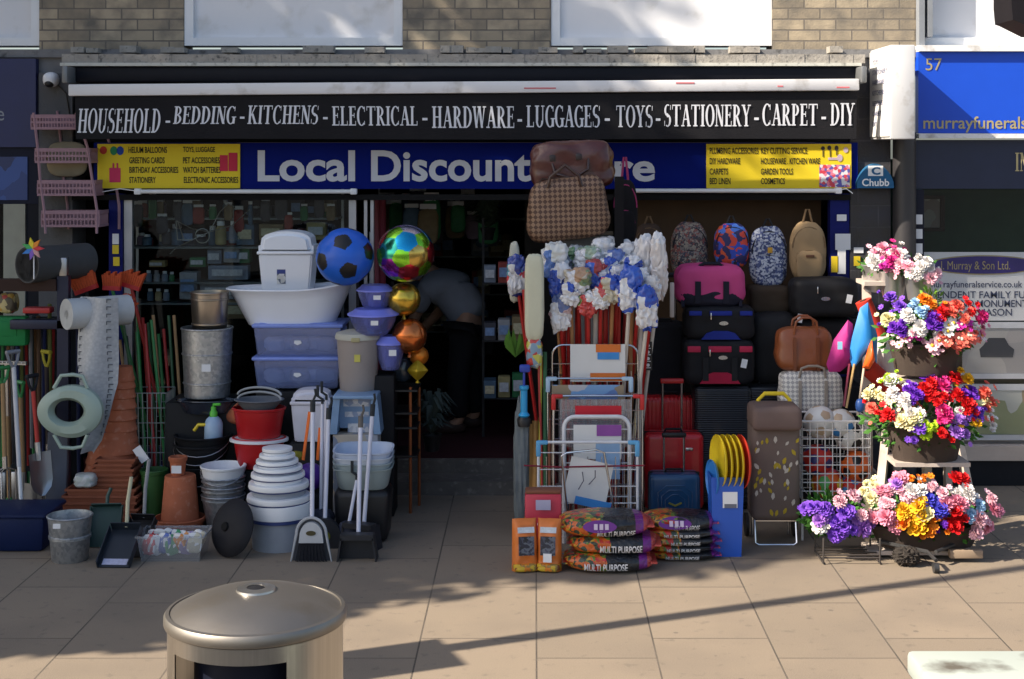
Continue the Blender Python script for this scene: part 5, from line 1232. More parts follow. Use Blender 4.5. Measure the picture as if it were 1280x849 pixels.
# long handled brooms and dustpans
POLE = M('lilac_white_pole', (.62, .64, .76), .3, var=.05)
GRIPB = M('grip_black2', (.03, .035, .04), .5)
def long_tool(name, label, cat, top, foot, gripm, kind):
    p = Vector(foot); q = Vector(top); t = thing(name, label, cat, p, group='white poled brooms and dustpans')
    d = q-p
    MB().cyl(d*.0, d*.92, .0135, n=10).build('pole', POLE, t)
    mb = MB(); mb.cyl(d*.9, d, .016, n=10); mb.tube([d*.985, d+Vector((.02, -.01, .035)), d+Vector((.015, -.01, .07))], .008, 6); mb.build('grip', gripm, t)
    if kind == 'pan':
        mb = MB(); mb.prism([(-.13, -.19), (.13, -.19), (.1, .0), (-.1, .0)], -.02, .02); mb.prism([(-.13, -.19), (-.118, -.19), (-.09, .0), (-.1, .0)], -.1, -.0205); mb.prism([(.118, -.19), (.13, -.19), (.1, .0), (.09, .0)], -.1, -.0205); mb.prism([(-.1, -.012), (.1, -.012), (.1, .02), (-.1, .02)], -.1, -.021)
        mb.build('pan', M('pan_black', (.016, .018, .024), .45), t)
    elif kind == 'grey':
        n = 20; outl = [(-.125, -.235), (.125, -.235)]+[(.09*math.cos(PI*k/n)*(1.0 if k < n/2 else 1.0), -.06+.1*math.sin(PI*k/n)) for k in range(n+1)]
        mb = MB(); mb.tube([(x, -.03, z) for x, z in outl], .009, 6, closed=True); mb.build('frame', M('pan_silver', (.4, .42, .45), .4), t)
        mb = MB(); mb.prism([(x*.95, z*.98) for x, z in outl], -.012, -.002); mb.build('pan', M('pan_grey', (.08, .085, .1), .5), t)
        mb = MB(); mb.prism([(-.075, -.11), (.075, -.11)]+[(.07*math.cos(PI*k/12), -.07+.085*math.sin(PI*k/12)) for k in range(13)], -.045, -.013); mb.build('brush_block', M('block_silver', (.45, .47, .5), .4), t)
        mb = MB()
        for k in range(26):
            x = -.07+.0056*k; mb.tube([(x, -.03, -.105), (x*1.35, -.035-.006*(k % 3), -.222)], .0034, 4)
        mb.build('bristles', M('bristle_black', (.015, .016, .022), .8), t)
        mb = MB(); mb.lathe([(.001, 0), (.03, 0), (.03, .004), (.001, .004)], 16, Matrix.Translation((0, -.045, -.05)) @ Matrix.Rotation(PI/2, 4, 'X'), sy=.5); mb.build('badge', M('badge', (.06, .05, .02), .4), t)
    else:
        n = 20; mb = MB(); mb.prism([(.11*math.cos(2*PI*k/n), -.1+.14*math.sin(2*PI*k/n)) for k in range(n)], -.03, .02); mb.build('pan', M('pan_black', (.016, .018, .024), .45), t)
        mb = MB(); mb.lathe([(.001, 0), (.03, 0), (.03, .004), (.001, .004)], 16, Matrix.Translation((0.01, -.031, -.07)) @ Matrix.Rotation(PI/2, 4, 'X')); mb.build('badge', M('badge2', (.12, .13, .02), .5), t)
    return t
def foot_at(x, y, Y): return W(x, y, Y)
long_tool('dustpan_set', 'silver framed dustpan with a clipped brush and thin white pole, front of the group', 'dustpan', W(391, 500, 9.12), foot_at(390, 654, 9.0), GRIPB, 'grey')
long_tool('dustpan_set', 'round black long handled dustpan behind the silver framed one', 'dustpan', W(411, 510, 9.4), foot_at(406, 655, 9.28), GRIPB, 'round')
long_tool('dustpan_set', 'square black long handled dustpan standing right of the silver framed one', 'dustpan', W(451, 520, 9.2), foot_at(448, 668, 9.05), M('grip_grey2', (.13, .12, .11), .5), 'pan')
long_tool('dustpan_set', 'second square black dustpan tucked behind the first at the right', 'dustpan', W(459, 505, 9.4), foot_at(455, 655, 9.3), GRIPB, 'pan').rotation_euler = (0, 0, -.4)
for lab, x0, y0, x1, y1, Y in (('slim white mop pole with a dark hooked top, left of the pair', 403, 505, 401, 640, 9.5), ('white mop pole just right of the slim hooked one', 408, 500, 405, 640, 9.55), ('short white rod leaning behind the square black dustpan', 446, 600, 436, 655, 9.35)):
    a = W(x0, y0, Y); b_ = W(x1, y1, Y-.05)
    t = thing('mop_pole', lab, 'mop', b_, group='white mop poles'); d_ = a-b_
    MB().cyl((0, 0, 0), d_, .011, n=8).build('pole', POLE, t); mb = MB(); mb.tube([d_*.97, d_+Vector((0, 0, .03)), d_+Vector((-.03, 0, .05)), d_+Vector((-.03, 0, .12))], .01, 6); mb.build('hook', GRIPB, t)
    mb = MB(); mb.sup((0, 0, -.04), .07, .05, .06, 2.2, 7, .2, 4, 3); mb.build('mop_head', M('mop_dark', (.05, .055, .08), .9), t)
# copper legged plant stand and fern by the door
Yr = 10.25; o_ = W(500, 0, Yr)
ps_ = thing('plant_stand', 'black shelf stand with slim copper coloured legs beside the doorway', 'stand', (o_.x, Yr, 0))
COP = M('copper_leg', (.32, .1, .035), .35, .5)
for (x, yb, dy) in ((484, 560, .2), (513, 626, -.1), (524, 605, .12), (489, 640, -.15)):
    p = W(x, 490, Yr+dy)-ps_.location; p.z = W(x, 484, Yr+dy).z
    MB().cyl((p.x, dy, 0), (p.x, dy, p.z), .011, n=8).build('leg', COP, ps_)
for y in (484, 512, 530, 565):
    z = W(0, y, Yr).z; mb = MB(); mb.box(-.1, .13, -.13, .2, z-.012, z); mb.build('shelf', BLACK, ps_)
rr = random.Random(5)
mb = MB(); q = W(502, 462, Yr); mb.sup((0, 0, 0), .07, .06, .09, 2.5, 8, .1, 2, 2); tag(mb.build('toy_duck_lamp', M('blue_black_gloss', (.02, .03, .045), .25, coat=.4), loc=q), 'small glossy blue black ornament on top of the copper legged stand', 'ornament')
def leaf_plant(name, label, loc, n, rad, hgt, mat, seed, potr=.07, poth=.12, cat='plant'):
    rr = random.Random(seed); t = thing(name, label, cat, loc)
    MB().lathe(pot_profile(potr*.7, potr, poth, .005, .004), 18).build('pot', BLACK, t)
    mb = MB()
    for i in range(n):
        a = rr.uniform(0, 2*PI); L = rr.uniform(.5, 1)*rad; hz = rr.uniform(.2, 1)*hgt
        p0 = Vector((0, 0, poth)); p1 = Vector((math.cos(a)*L*.5, math.sin(a)*L*.5, poth+hz)); p2 = Vector((math.cos(a)*L, math.sin(a)*L, poth+hz*.7)); s_ = Vector((-math.sin(a), math.cos(a), 0))*.02
        mb.add([p0-s_*.2, p0+s_*.2, p1+s_, p1-s_, p2], [(0, 1, 2, 3), (3, 2, 4)])
    mb.build('leaves', mat, t); return t
leaf_plant('artificial_fern', 'grey green artificial fern on the step beside the copper legged stand', W(540, 560, 10.55)-Vector((0, 0, .02)), 110, .2, .32, M('fern_grey', (.045, .06, .055), .7), 8)

# ================================================================== GOODS, CENTRE
# --- bundle of wrapped mops standing in a tall wire bin
mbn = thing('wire_bin', 'tall black wire bin that holds the wrapped mops', 'bin', (W(745, 0, 9.95).x, 9.98, 0))
mb = MB()
for i in range(14):
    a = 2*PI*i/14; mb.cyl((.3*math.cos(a), .2*math.sin(a), 0), (.34*math.cos(a), .24*math.sin(a), 1.0), .004, n=5)
for z in (.02, .35, .7, 1.0): mb.tube([((.3+.04*z)*math.cos(2*PI*k/20), (.2+.04*z)*math.sin(2*PI*k/20), z) for k in range(20)], .005, 5, closed=True)
mb.build('wire_cage', BLACK, mbn)
REDST = M('red_mop_stick', (.38, .012, .012), .35); PALEST = M('pale_stick', (.6, .56, .5), .5); BROWNST = M('brown_stick', (.36, .18, .08), .5)
W1 = (.66, .67, .7); B1 = (.02, .07, .42)
def crinkle(mb, s):                                   # fine folds of plastic wrap
    for k, v in enumerate(mb.v):
        v = Vector(v); d = noise.noise(v*38+Vector((s, 0, 0)))*.016+noise.noise(v*90+Vector((s, 3, 0)))*.007; mb.v[k] = tuple(v+v.normalized()*d)
heads = [(693, 327, 15, 22, 'white and blue wrapped', [W1, W1, (.1, .2, .5), (.6, .62, .6)], 0, 9.75), (647, 345, 12, 24, 'teal and red wrapped', [(.08, .3, .36), (.5, .05, .06), (.55, .56, .6), (.03, .05, .25)], 0, 9.8), (700, 352, 13, 22, 'dark blue wrapped', [B1, (.02, .04, .22), B1, W1], 0, 9.7), (668, 372, 9, 26, 'blue edged white', [W1, B1, W1], 0, 9.72),
    (735, 325, 16, 16, 'white puffy', [W1, (.6, .6, .62), W1, (.3, .4, .3)], 1, 9.8), (757, 314, 17, 16, 'white crinkled highest', [W1, W1, (.55, .56, .58)], 1, 9.85), (722, 352, 16, 17, 'cream and green printed', [(.5, .45, .35), (.2, .28, .15), W1, (.4, .25, .15)], 1, 9.65), (746, 343, 14, 17, 'blue and white printed', [B1, W1, (.05, .12, .5), (.35, .05, .05)], 1, 9.7), (768, 330, 13, 17, 'clear wrapped bluish', [(.35, .4, .5), W1, (.08, .14, .4)], 1, 9.8), (785, 318, 14, 16, 'white bagged', [W1, (.6, .61, .64), W1], 0, 9.85),
    (803, 330, 12, 34, 'tall white', [W1, (.62, .6, .6)], 2, 9.8), (824, 335, 11, 40, 'tall white outermost right', [W1, (.62, .58, .56)], 2, 9.75), (787, 362, 15, 27, 'blue topped white', [B1, B1, W1, (.03, .1, .5)], 2, 9.55), (809, 386, 14, 26, 'lower blue topped white', [(.02, .09, .5), W1, B1], 2, 9.5), (701, 392, 12, 22, 'pale pink and white', [W1, (.55, .4, .42), W1, (.1, .14, .3)], 0, 9.65), (766, 362, 15, 17, 'red and cream printed', [(.5, .04, .04), W1, (.5, .46, .35), B1], 1, 9.6), (735, 380, 12, 14, 'green and red tagged', [(.2, .3, .1), (.5, .05, .05), W1], 1, 9.62),
    (711, 335, 12, 15, 'crumpled grey white', [W1, (.5, .52, .56), (.2, .25, .35)], 0, 9.9), (772, 345, 12, 13, 'bright blue tipped', [B1, W1, (.4, .42, .5)], 0, 9.66), (800, 350, 11, 14, 'white net', [W1, (.55, .55, .58), W1], 1, 9.62), (758, 335, 12, 12, 'pale blue film', [(.4, .48, .6), W1, B1], 0, 9.72), (722, 322, 12, 14, 'clear and green labelled', [W1, (.2, .35, .2), (.5, .53, .55)], 0, 9.9), (751, 372, 12, 13, 'pink and tan printed', [(.5, .35, .28), W1, (.5, .08, .08)], 0, 9.6), (816, 362, 10, 16, 'slim white netted', [W1, (.6, .58, .56)], 1, 9.6), (789, 333, 12, 12, 'white with a blue band', [W1, B1, W1], 0, 9.75), (713, 368, 11, 14, 'navy and white folded', [(.02, .04, .2), W1, B1], 0, 9.62)]
for i, (x, y, w, h, lab, cols, st_, Y) in enumerate(heads):
    p = W(x, y, Y); r = mm(w, Y); hz = mm(h, Y)
    t = thing('wrapped_mop', '%s mop head in plastic in the bundle of upright mops' % lab, 'mop', p, group='wrapped mops standing in the wire bin')
    r *= .95 if st_ == 2 else 1.02; mb = MB(); mb.sup((0, 0, 0), r, r*.8, hz, 2.5, 20, .26, 2.6, i); crinkle(mb, i)
    mb.sup((r*.25*(-1)**i, -r*.35, hz*.5), r*.8, r*.6, hz*.6, 2.4, 12, .3, 2.2, i+30); mb.sup((-r*.4, -r*.2, -hz*.35), r*.6, r*.55, hz*.6, 2.4, 10, .3, 2.4, i+60)
    mb.build('mop_head', spots('mop_print_%d' % i, cols, 11, .22, distort=.25, bump=.6, coat=.4), t)
    mb = MB(); xb = W(745+(x-745)*.62, 470, 9.9); q = Vector((xb.x, 9.92+(i % 4)*.05, .1))-p
    mb.tube([(0, 0, -hz*.5), q*.5+Vector((0, 0, 0)), q], .0125, 8); mb.build('stick', [REDST, REDST, PALEST][st_] if i % 5 else BROWNST, t)
for i, (x0, x1) in enumerate(((711, 712), (722, 720), (733, 738), (745, 742), (757, 758), (774, 768), (790, 784), (801, 798), (706, 704), (763, 765))):
    a = W(x0, 362, 9.72); b_ = W(x1, 470, 9.86); b_.z = .1
    t = MB(); t.tube([b_-a, (0, 0, 0)], .016 if i < 8 else .012, 8); t = t.build('mop_stick', [REDST, REDST, REDST, PALEST, REDST, REDST, BROWNST, PALEST, REDST, REDST][i], loc=a)
    tag(t, '%s bare stick among the mop handles below the wrapped heads' % ['leftmost red', 'second red', 'slanting red', 'white', 'central red', 'right of centre red', 'brown wooden', 'right hand pale', 'outer left dark red', 'short red'][i], 'mop handle', 'bare handles in the mop bundle')
a, b_ = W(667, 318, 9.55), W(668, 425, 9.55)
yr = thing('foam_roll', 'long pale cream foam roll standing at the left of the wrapped mops', 'roll', W(668, 425, 9.55))
mb = MB(); L = a.z-b_.z; mb.sup((0, 0, L/2), mm(12, 9.55), .045, L/2, 5, 10, .05, 3, 3); mb.build('roll', M('cream_foam', (.55, .55, .42), .7, var=.08, bump=.2), yr)
mb = MB(); mb.sup((0, 0, -.08), .05, .04, .1, 3, 8, .2, 3, 4); mb.build('wrapper_end', spots('foam_wrap', [(.5, .5, .4), (.5, .06, .05), (.5, .5, .1), (.2, .3, .4)], 22, .3), yr)
mb = MB(); mb.tube([(0, 0, 0), (.02, 0, -L*.6)], .014, 7); tag(mb.build('mop_stick', REDST, loc=W(655, 362, 9.7)), 'short red stick slanting behind the cream foam roll', 'mop handle')
mb = MB(); mb.sup((0, 0, 0), .035, .03, .2, 4, 8, .08, 3, 6); tag(mb.build('foam_roll_small', M('cream_foam2', (.5, .5, .42), .7), loc=W(643, 340, 9.9)), 'smaller pale roll leaning behind the teal wrapped mop', 'roll')
# --- ironing board edge above the mops, travel bags hung in front of the fascia
ib = thing('ironing_board', 'folded grey ironing board standing behind the wrapped mops under the checked bag', 'ironing board', (W(735, 0, 10.1).x, 10.12, 0))
z = W(0, 292, 10.1).z
mb = MB(); mb.prism([(-.2, .1), (.2, .1), (.21, z-.06), (.16, z-.005), (-.14, z-.005), (-.2, z-.06)], -.015, .02); mb.build('board', M('board_grey', (.25, .27, .29), .8), ib)
mb = MB(); mb.rbox((.06, -.03, z+.004), (.34, .06, .022), .006); mb.build('rail', M('pale_rail', (.45, .37, .28), .5), ib)
for s_ in (-1, 1): MB().cyl((s_*.1, .03, 0), (s_*.13, .03, z-.2), .012, n=7).build('leg', CHROME, ib)
def tag_strap(mb, x0, x1, z0, z1, y): mb.box(x0, x1, y-.004, y, z0, z1)
CHK = checks('brown_check', (.07, .032, .02), (.24, .145, .09), 42, .5, PI/4)
LEA = M('dark_brown_leather', (.045, .018, .012), .35, var=.25, scale=14, bump=.2, coat=.15)
def holdall_body(mb, w, d, h, e=4.0, seed=0, nz=.04):
    mb.sup((0, 0, h/2), w/2, d/2, h/2, e, 16, nz, 2.2, seed)
Yv = 9.85
a, b_, c, d = rect(659, 222, 764, 301, Yv); w = b_-a; h = d-c
tv = thing('travel_bag', 'brown and tan checked travel bag hanging in front of the blue fascia', 'travel bag', ((a+b_)/2, Yv+.1, c), rot=(0, math.radians(-2), 0), group='travel bags hung over the fascia')
mb = MB(); mb.sup((0, 0, h/2), w/2, .13, h/2, 5.2, 18, .05, 2, 1)
mb.v = [(x*(1.0-.2*max(0, z/h-.3)), y, z+.02*math.sin(x*5)) for x, y, z in mb.v]; mb.build('body', CHK, tv)
for y in (-.11, .05): mb = MB(); mb.tube([(-w*.24, y-.015, h*.85), (-w*.2, y-.02, h*1.02), (-w*.02, y-.02, h*1.2), (w*.14, y-.02, h*1.02), (w*.17, y-.015, h*.85)], .011, 8); mb.build('handle', LEA, tv)
for x in (-w*.24, w*.17):
    mb = MB(); mb.rbox((x, -.112, h*.82), (.035, .012, .07), .006); mb.build('handle_tab', M('tab_black', (.03, .02, .02), .4), tv)
mb = MB(); mb.tube([(-w*.43, 0, h*.78), (-w*.3, -.0, h*.98), (0, 0, h*1.003), (w*.3, 0, h*.98), (w*.42, 0, h*.8)], .007, 6); mb.build('zip', LEA, tv)
Yl = 10.0
a, b_, c, d = rect(666, 178, 768, 236, Yl); w = b_-a; h = d-c
lv = thing('travel_bag', 'dark brown leather travel bag wedged above the checked bag, over the lettering', 'travel bag', ((a+b_)/2, Yl+.12, c), rot=(0, math.radians(-3), 0), group='travel bags hung over the fascia')
mb = MB(); mb.sup((0, 0, h*.5), w/2, .14, h*.53, 5, 18, .09, 2.2, 4); mb.build('body', M('oxblood_leather', (.085, .024, .02), .32, var=.3, scale=10, bump=.35, bscale=20, coat=.2), lv)
mb = MB(); mb.tube([(-w*.25, -.13, h*.6), (-w*.22, -.16, h*.35), (0, -.17, h*.22), (w*.18, -.16, h*.4), (w*.2, -.13, h*.65)], .011, 8); mb.build('handle', LEA, lv)
for x in (-w*.24, w*.08):
    mb = MB(); mb.rbox((x, -.142, h*.68), (.04, .014, .045), .006); mb.build('buckle', M('tab_black', (.03, .02, .02), .4), lv)
mb = MB(); mb.box(w*.38, w*.41, -.09, -.07, h*.1, h*.8); mb.build('side_strap', M('leather_strap', (.16, .06, .04), .4), lv)
# --- black backpack on a strap beside the bags
def backpack(label, x0, x1, yt, yb, Y, mat, trim, grp='backpacks hanging along the brown panel', logo=None, pocket=True, seed=0, loop=None, d=.16):
    a, b_, c, dd = rect(x0, yt, x1, yb, Y); w = b_-a; h = dd-c
    t = thing('backpack', label, 'backpack', ((a+b_)/2, Y+d/2, c), group=grp)
    mb = MB(); mb.sup((0, 0, h*.48), w/2, d/2, h*.49, 3.0, 16, .05, 2.4, seed); mb.v = [(x*(1-.16*max(0, z/h-.45)), y, z) for x, y, z in mb.v]; mb.build('body', mat, t)
    if pocket:
        mb = MB(); mb.sup((0, -d*.45, h*.27), w*.37, d*.17, h*.24, 3.6, 10, .04, 2, seed+1); mb.build('pocket', mat, t)
        mb = MB(); mb.tube([(w*.36*math.cos(PI*k/12), -d*.47-.006, h*.32+h*.19*math.sin(PI*k/12)) for k in range(13)], .004, 5); mb.build('pocket_zip', trim, t)
    mb = MB(); mb.tube([(w*.45*math.cos(PI*k/14), -d*.36, h*.55+h*.34*math.sin(PI*k/14)) for k in range(15)], .005, 5); mb.build('zip', trim, t)
    L = loop or .05
    mb = MB(); mb.tube([(-w*.13, .0, h*.95), (-w*.04, 0, h*.97+L), (w*.04, 0, h*.97+L), (w*.13, 0, h*.95)], .008, 6); mb.build('top_loop', trim, t)
    if logo:
        mb = MB(); mb.rbox((0, -d*.62-.004, h*logo[0]), (logo[1], .006, logo[2]), .002); mb.build('patch', logo[3], t)
    return t
backpack('black backpack on a strap hanging right of the checked travel bag', 766, 798, 222, 306, 9.95, BLACKMATT, M('pink_trim', (.25, .03, .1), .5), seed=3, loop=.15)
mb = MB(); p = W(774, 300, 9.8); mb.box(-.03, .03, -.01, .01, -.05, .42); tag(mb.build('hanging_strap', BLACKMATT, loc=p), 'broad black strap hanging beside the checked travel bag', 'strap')
TRB = M('trim_black', (.02, .02, .022), .7)
backpack('dark brown plain backpack half hidden behind the tall white mops', 792, 832, 278, 345, 10.75, M('brown_cloth', (.06, .04, .03), .85), M('tan_trim', (.14, .09, .05), .7), seed=1)
backpack('backpack printed with small dull grey, red and cream figures', 839, 887, 276, 352, 10.72, spots('figure_print', [(.06, .05, .05), (.2, .17, .15), (.3, .26, .2), (.04, .04, .06), (.22, .06, .05)], 70, .7, distort=.06), TRB, seed=2, logo=(.28, .04, .02, M('logo_yellow', (.5, .35, .05), .5)))
backpack('bright blue and red patterned backpack, smallest of the row', 894, 938, 278, 336, 10.6, spots('hero_print', [(.02, .06, .4), (.55, .05, .03), (.02, .02, .1), (.05, .15, .55), (.6, .09, .03)], 22, .6, distort=.12), TRB, seed=5, pocket=False)
backpack('navy backpack with a small white floral print and yellow patch', 938, 986, 281, 360, 10.6, spots('floral_print', [(.03, .045, .12), (.25, .28, .36), (.05, .07, .18), (.4, .43, .5)], 75, .7), TRB, seed=6, logo=(.6, .035, .04, M('patch_orange', (.5, .28, .04), .5)))
backpack('plain sandy beige backpack hanging last at the right of the row', 989, 1035, 276, 352, 10.55, M('sand_canvas', (.29, .2, .11), .85, var=.08, bump=.2, bscale=300), M('sand_trim', (.17, .11, .06), .8), seed=7, logo=(.42, .06, .018, M('patch_dark', (.1, .05, .03), .6)), loop=.09)
# --- holdalls stacked on big suitcases
def holdall(label, x0, x1, yt, yb, Y, mat, bandmat, endmat=None, grp='stacked holdalls', d=.3, badge=None, handle=None, e=4.5, seed=0, smile=None, zipm=None):
    a, b_, c, dd = rect(x0, yt, x1, yb, Y); w = b_-a; h = dd-c
    t = thing('holdall', label, 'holdall', ((a+b_)/2, Y+d/2, c), group=grp)
    mb = MB(); holdall_body(mb, w, d, h, e, seed); mb.build('body', mat, t)
    if bandmat:
        mb = MB(); holdall_body(mb, w*.93, d*1.015, h*.5, e, seed); mb.build('lower_panel', bandmat, t)
    if endmat:
        for s_ in (-1, 1):
            mb = MB(); mb.tube([(s_*w*.41, -d*.5*math.cos(PI*k/8)*.985, h*.5+h*.5*(-1+2*k/8)*.0+h*.47*math.sin(-PI/2+PI*k/8)*1.0) for k in range(9)], .013, 6); mb.build('end_band', endmat, t)
    if handle:
        for s_ in (-1, 1):
            mb = MB(); mb.box(s_*w*.2-.02, s_*w*.2+.02, -d*.5-.012, -d*.5-.001, h*.12, h*.62); mb.build('strap', handle, t)
        mb = MB(); mb.tube([(-w*.2, -d*.3, h*.92), (-w*.1, -d*.36, h*1.02), (w*.1, -d*.36, h*1.02), (w*.2, -d*.3, h*.92)], .012, 6); mb.build('handle', handle, t)
    if badge:
        mb = MB(); mb.lathe([(.001, 0), (1, 0), (1, .006), (.001, .006)], 18, Matrix.Translation((badge[0]*w, -d*.515, badge[1]*h)) @ Matrix.Rotation(PI/2, 4, 'X') @ Matrix.Diagonal((.032, .014, 1, 1))); mb.build('badge', CHROME, t)
        mb = MB(); mb.rbox((-.14*w, -d*.5-.01, h*.72), (.008, .01, .05), .003); mb.build('zip_pull', CHROME, t)
    if smile:
        mb = MB(); mb.prism([(-w*.28, h*.06), (w*.28, h*.06), (w*.2, h*.24), (w*.1, h*.3), (-w*.1, h*.3), (-w*.2, h*.24)], -d*.535, -d*.49); mb.build('front_pocket', smile, t)
    if seed in (3, 5, 6): mb = MB(); mb.cbox((w*.33, -d*.5-.02, h*.5), (.04, .002, .06), (0, .2, 0)); mb.build('swing_tag', PAPER, t)
    if zipm:
        for x in (-.36, 0, .36):
            mb = MB(); mb.rbox((x*w, -d*.505, h*.8), (w*(.32 if x == 0 else .18), .014, h*.13), .004); mb.build('colour_flash', zipm, t)
    return t
PINKB = M('pink_nylon', (.5, .06, .2), .55, var=.1); NAVYB = M('navy_nylon', (.012, .013, .025), .6); BLUEN = M('royal_nylon', (.015, .03, .25), .55)
holdall('pink and navy holdall on top of the stacked holdalls', 846, 934, 331, 386, 10.25, PINKB, NAVYB, NAVYB, handle=NAVYB, seed=1, e=4)
holdall('black holdall with royal blue trim under the pink one', 857, 945, 383, 427, 10.22, M('black_nylon', (.012, .012, .015), .55), None, badge=(.04, .52), seed=2, smile=BLUEN, zipm=BLUEN, e=6)
holdall('black holdall with red pink flashes under the blue trimmed one', 855, 945, 425, 483, 10.2, M('black_nylon', (.012, .012, .015), .55), None, badge=(.04, .62), seed=3, smile=M('crimson_nylon', (.4, .015, .05), .55), zipm=M('coral_nylon', (.5, .03, .08), .55), handle=TRB, e=7)
def ribbed(name, col, rough=.35, coat=.3, period=60.0, horiz=True):
    if name in _mats: return _mats[name]
    m, ns, ls, b = _new(name)
    tc = ns.new('ShaderNodeTexCoord'); wv = ns.new('ShaderNodeTexWave'); wv.bands_direction = 'Z' if horiz else 'X'; wv.inputs['Scale'].default_value = period/6.28
    ls.new(tc.outputs['Object'], wv.inputs['Vector'])
    bp = ns.new('ShaderNodeBump'); bp.inputs['Strength'].default_value = .6; bp.inputs['Distance'].default_value = .008
    ls.new(wv.outputs['Fac'], bp.inputs['Height']); ls.new(bp.outputs[0], b.inputs['Normal'])
    b.inputs['Base Color'].default_value = (*col, 1); b.inputs['Roughness'].default_value = rough; b.inputs['Coat Weight'].default_value = coat
    _mats[name] = m; return m
def suitcase(label, x0, x1, yt, yb, Y, mat, trim, d=.22, hand=None, handtop=None, ground=True, chevron=None, grp='suitcases standing at the luggage display', logo=None, rz=0):
    a, b_, c, dd = rect(x0, yt, x1, yb, Y)
    if ground: c = 0
    w = b_-a; h = dd-c; wh = .045
    t = thing('suitcase', label, 'suitcase', ((a+b_)/2, Y+d/2, c), group=grp, rz=rz)
    mb = MB(); mb.rbox((0, 0, wh+(h-wh)/2), (w, d, h-wh), .035, 4); mb.build('shell', mat, t)
    mb = MB(); mb.rbox((0, 0, wh+(h-wh)/2), (w+.006, .018, h-wh+.006), .006); mb.build('zip_seam', trim, t)
    for sx in (-1, 1):
        for sy in (-1, 1):
            mb = MB(); mb.cyl((sx*w*.38-.012, sy*d*.32, .024), (sx*w*.38+.012, sy*d*.32, .024), .024, n=12); mb.cbox((sx*w*.38, sy*d*.32, .045), (.02, .03, .03)); mb.build('wheel', BLACK, t)
    mb = MB(); mb.tube([(-.06, -.01, h-.005), (-.05, -.015, h+.02), (.05, -.015, h+.02), (.06, -.01, h-.005)], .009, 6); mb.build('carry_handle', trim, t)
    if hand:
        zt = W(0, hand[2], Y+d/2).z-c
        xa = W(hand[0], 0, Y+d/2).x-(a+b_)/2; xb = W(hand[1], 0, Y+d/2).x-(a+b_)/2
        for x in (xa, xb): MB().cyl((x, d*.3, h-.02), (x, d*.3, zt), .008, n=8).build('pull_rod', CHROME, t)
        mb = MB(); mb.rbox(((xa+xb)/2, d*.3, zt), (xb-xa+.03, .03, .035), .01); mb.build('pull_grip', handtop, t)
    if chevron:
        mb = MB(); z = h*.42; mb.prism([(-.045, z+.02), (0, z), (.045, z+.02), (.04, z+.03), (0, z+.012), (-.04, z+.03)], -d/2-.005, -d/2-.001); mb.build('emblem', chevron, t)
        for k in range(3):
            mb = MB(); mb.tube([(-w*(.33-.07*k), -d/2-.001, h*.2), (-w*(.33-.07*k), -d/2-.001, h*(.68-.07*k)), (-w*.18+.02*k, -d/2-.001, h*(.8-.08*k)), (w*.18-.02*k, -d/2-.001, h*(.8-.08*k)), (w*(.33-.07*k), -d/2-.001, h*(.68-.07*k)), (w*(.33-.07*k), -d/2-.001, h*.2)], .004, 5); mb.build('moulded_rib', mat, t)
    if logo:
        mb = MB(); mb.rbox((w*.25, -d/2-.003, h*.82), (.05, .005, .02), .002); mb.build('emblem', logo, t)
    return t
RIBK = ribbed('ribbed_black_shell', (.013, .014, .018), .4, .2, 130)
suitcase('large ribbed black suitcase under the stacked holdalls', 868, 940, 484, 640, 10.2, RIBK, TRB, d=.34)
suitcase('second large ribbed black suitcase right of the first, behind the trolley bag', 935, 990, 484, 645, 10.25, RIBK, TRB, d=.3)
REDSH = M('red_shell', (.6, .014, .02), .35, coat=.3)
suitcase('larger red shell suitcase at the back of the luggage row', 804, 874, 497, 640, 10.35, ribbed('ribbed_red_shell', (.58, .014, .02), .35, .3, 70, False), TRB, d=.25, grp='red suitcases')
suitcase('smaller red shell suitcase in front, with a silver emblem', 806, 880, 543, 648, 10.05, REDSH, TRB, d=.2, hand=(829, 853, 478), handtop=RED, logo=CHROME, grp='red suitcases')
suitcase('small navy blue cabin suitcase with a gold emblem and raised handle', 812, 876, 594, 655, 9.72, M('petrol_shell', (.01, .065, .17), .35, coat=.35), TRB, d=.2, hand=(831, 856, 546), handtop=BLACK, chevron=M('emblem_gold', (.55, .5, .1), .3, .6))
suitcase('tall plain black fabric suitcase behind the mops and the red suitcases', 807, 856, 405, 560, 10.5, M('black_fabric_case', (.016, .016, .02), .8, bump=.2, bscale=400), TRB, d=.28, hand=(818, 846, 345), handtop=BLACK)
kn = thing('key_card', 'narrow black hanging card with a stack of white symbols beside the drying racks', 'card', W(810, 463, 9.8))
MB().box(-.027, .027, -.002, .002, 0, .19).build('card', BLACK, kn)
mb = MB()
for k in range(4): mb.box(-.018, .018, -.004, -.0025, .015+k*.043, .019+k*.043); mb.lathe([(.004, 0), (.011, 0), (.011, .002), (.004, .002)], 12, Matrix.Translation((0, -.0025, .035+k*.043)) @ Matrix.Rotation(PI/2, 4, 'X'))
mb.build('symbols', PAPER, kn)
mb = MB(); p = W(843, 400, 10.1); mb.rbox((0, 0, 0), (.03, .02, .24), .006); tag(mb.build('display_rail', M('pale_rail2', (.5, .45, .42), .5), loc=W(840, 375, 10.2)), 'pale upright rail between the tall white mops and the pink holdall', 'rail')
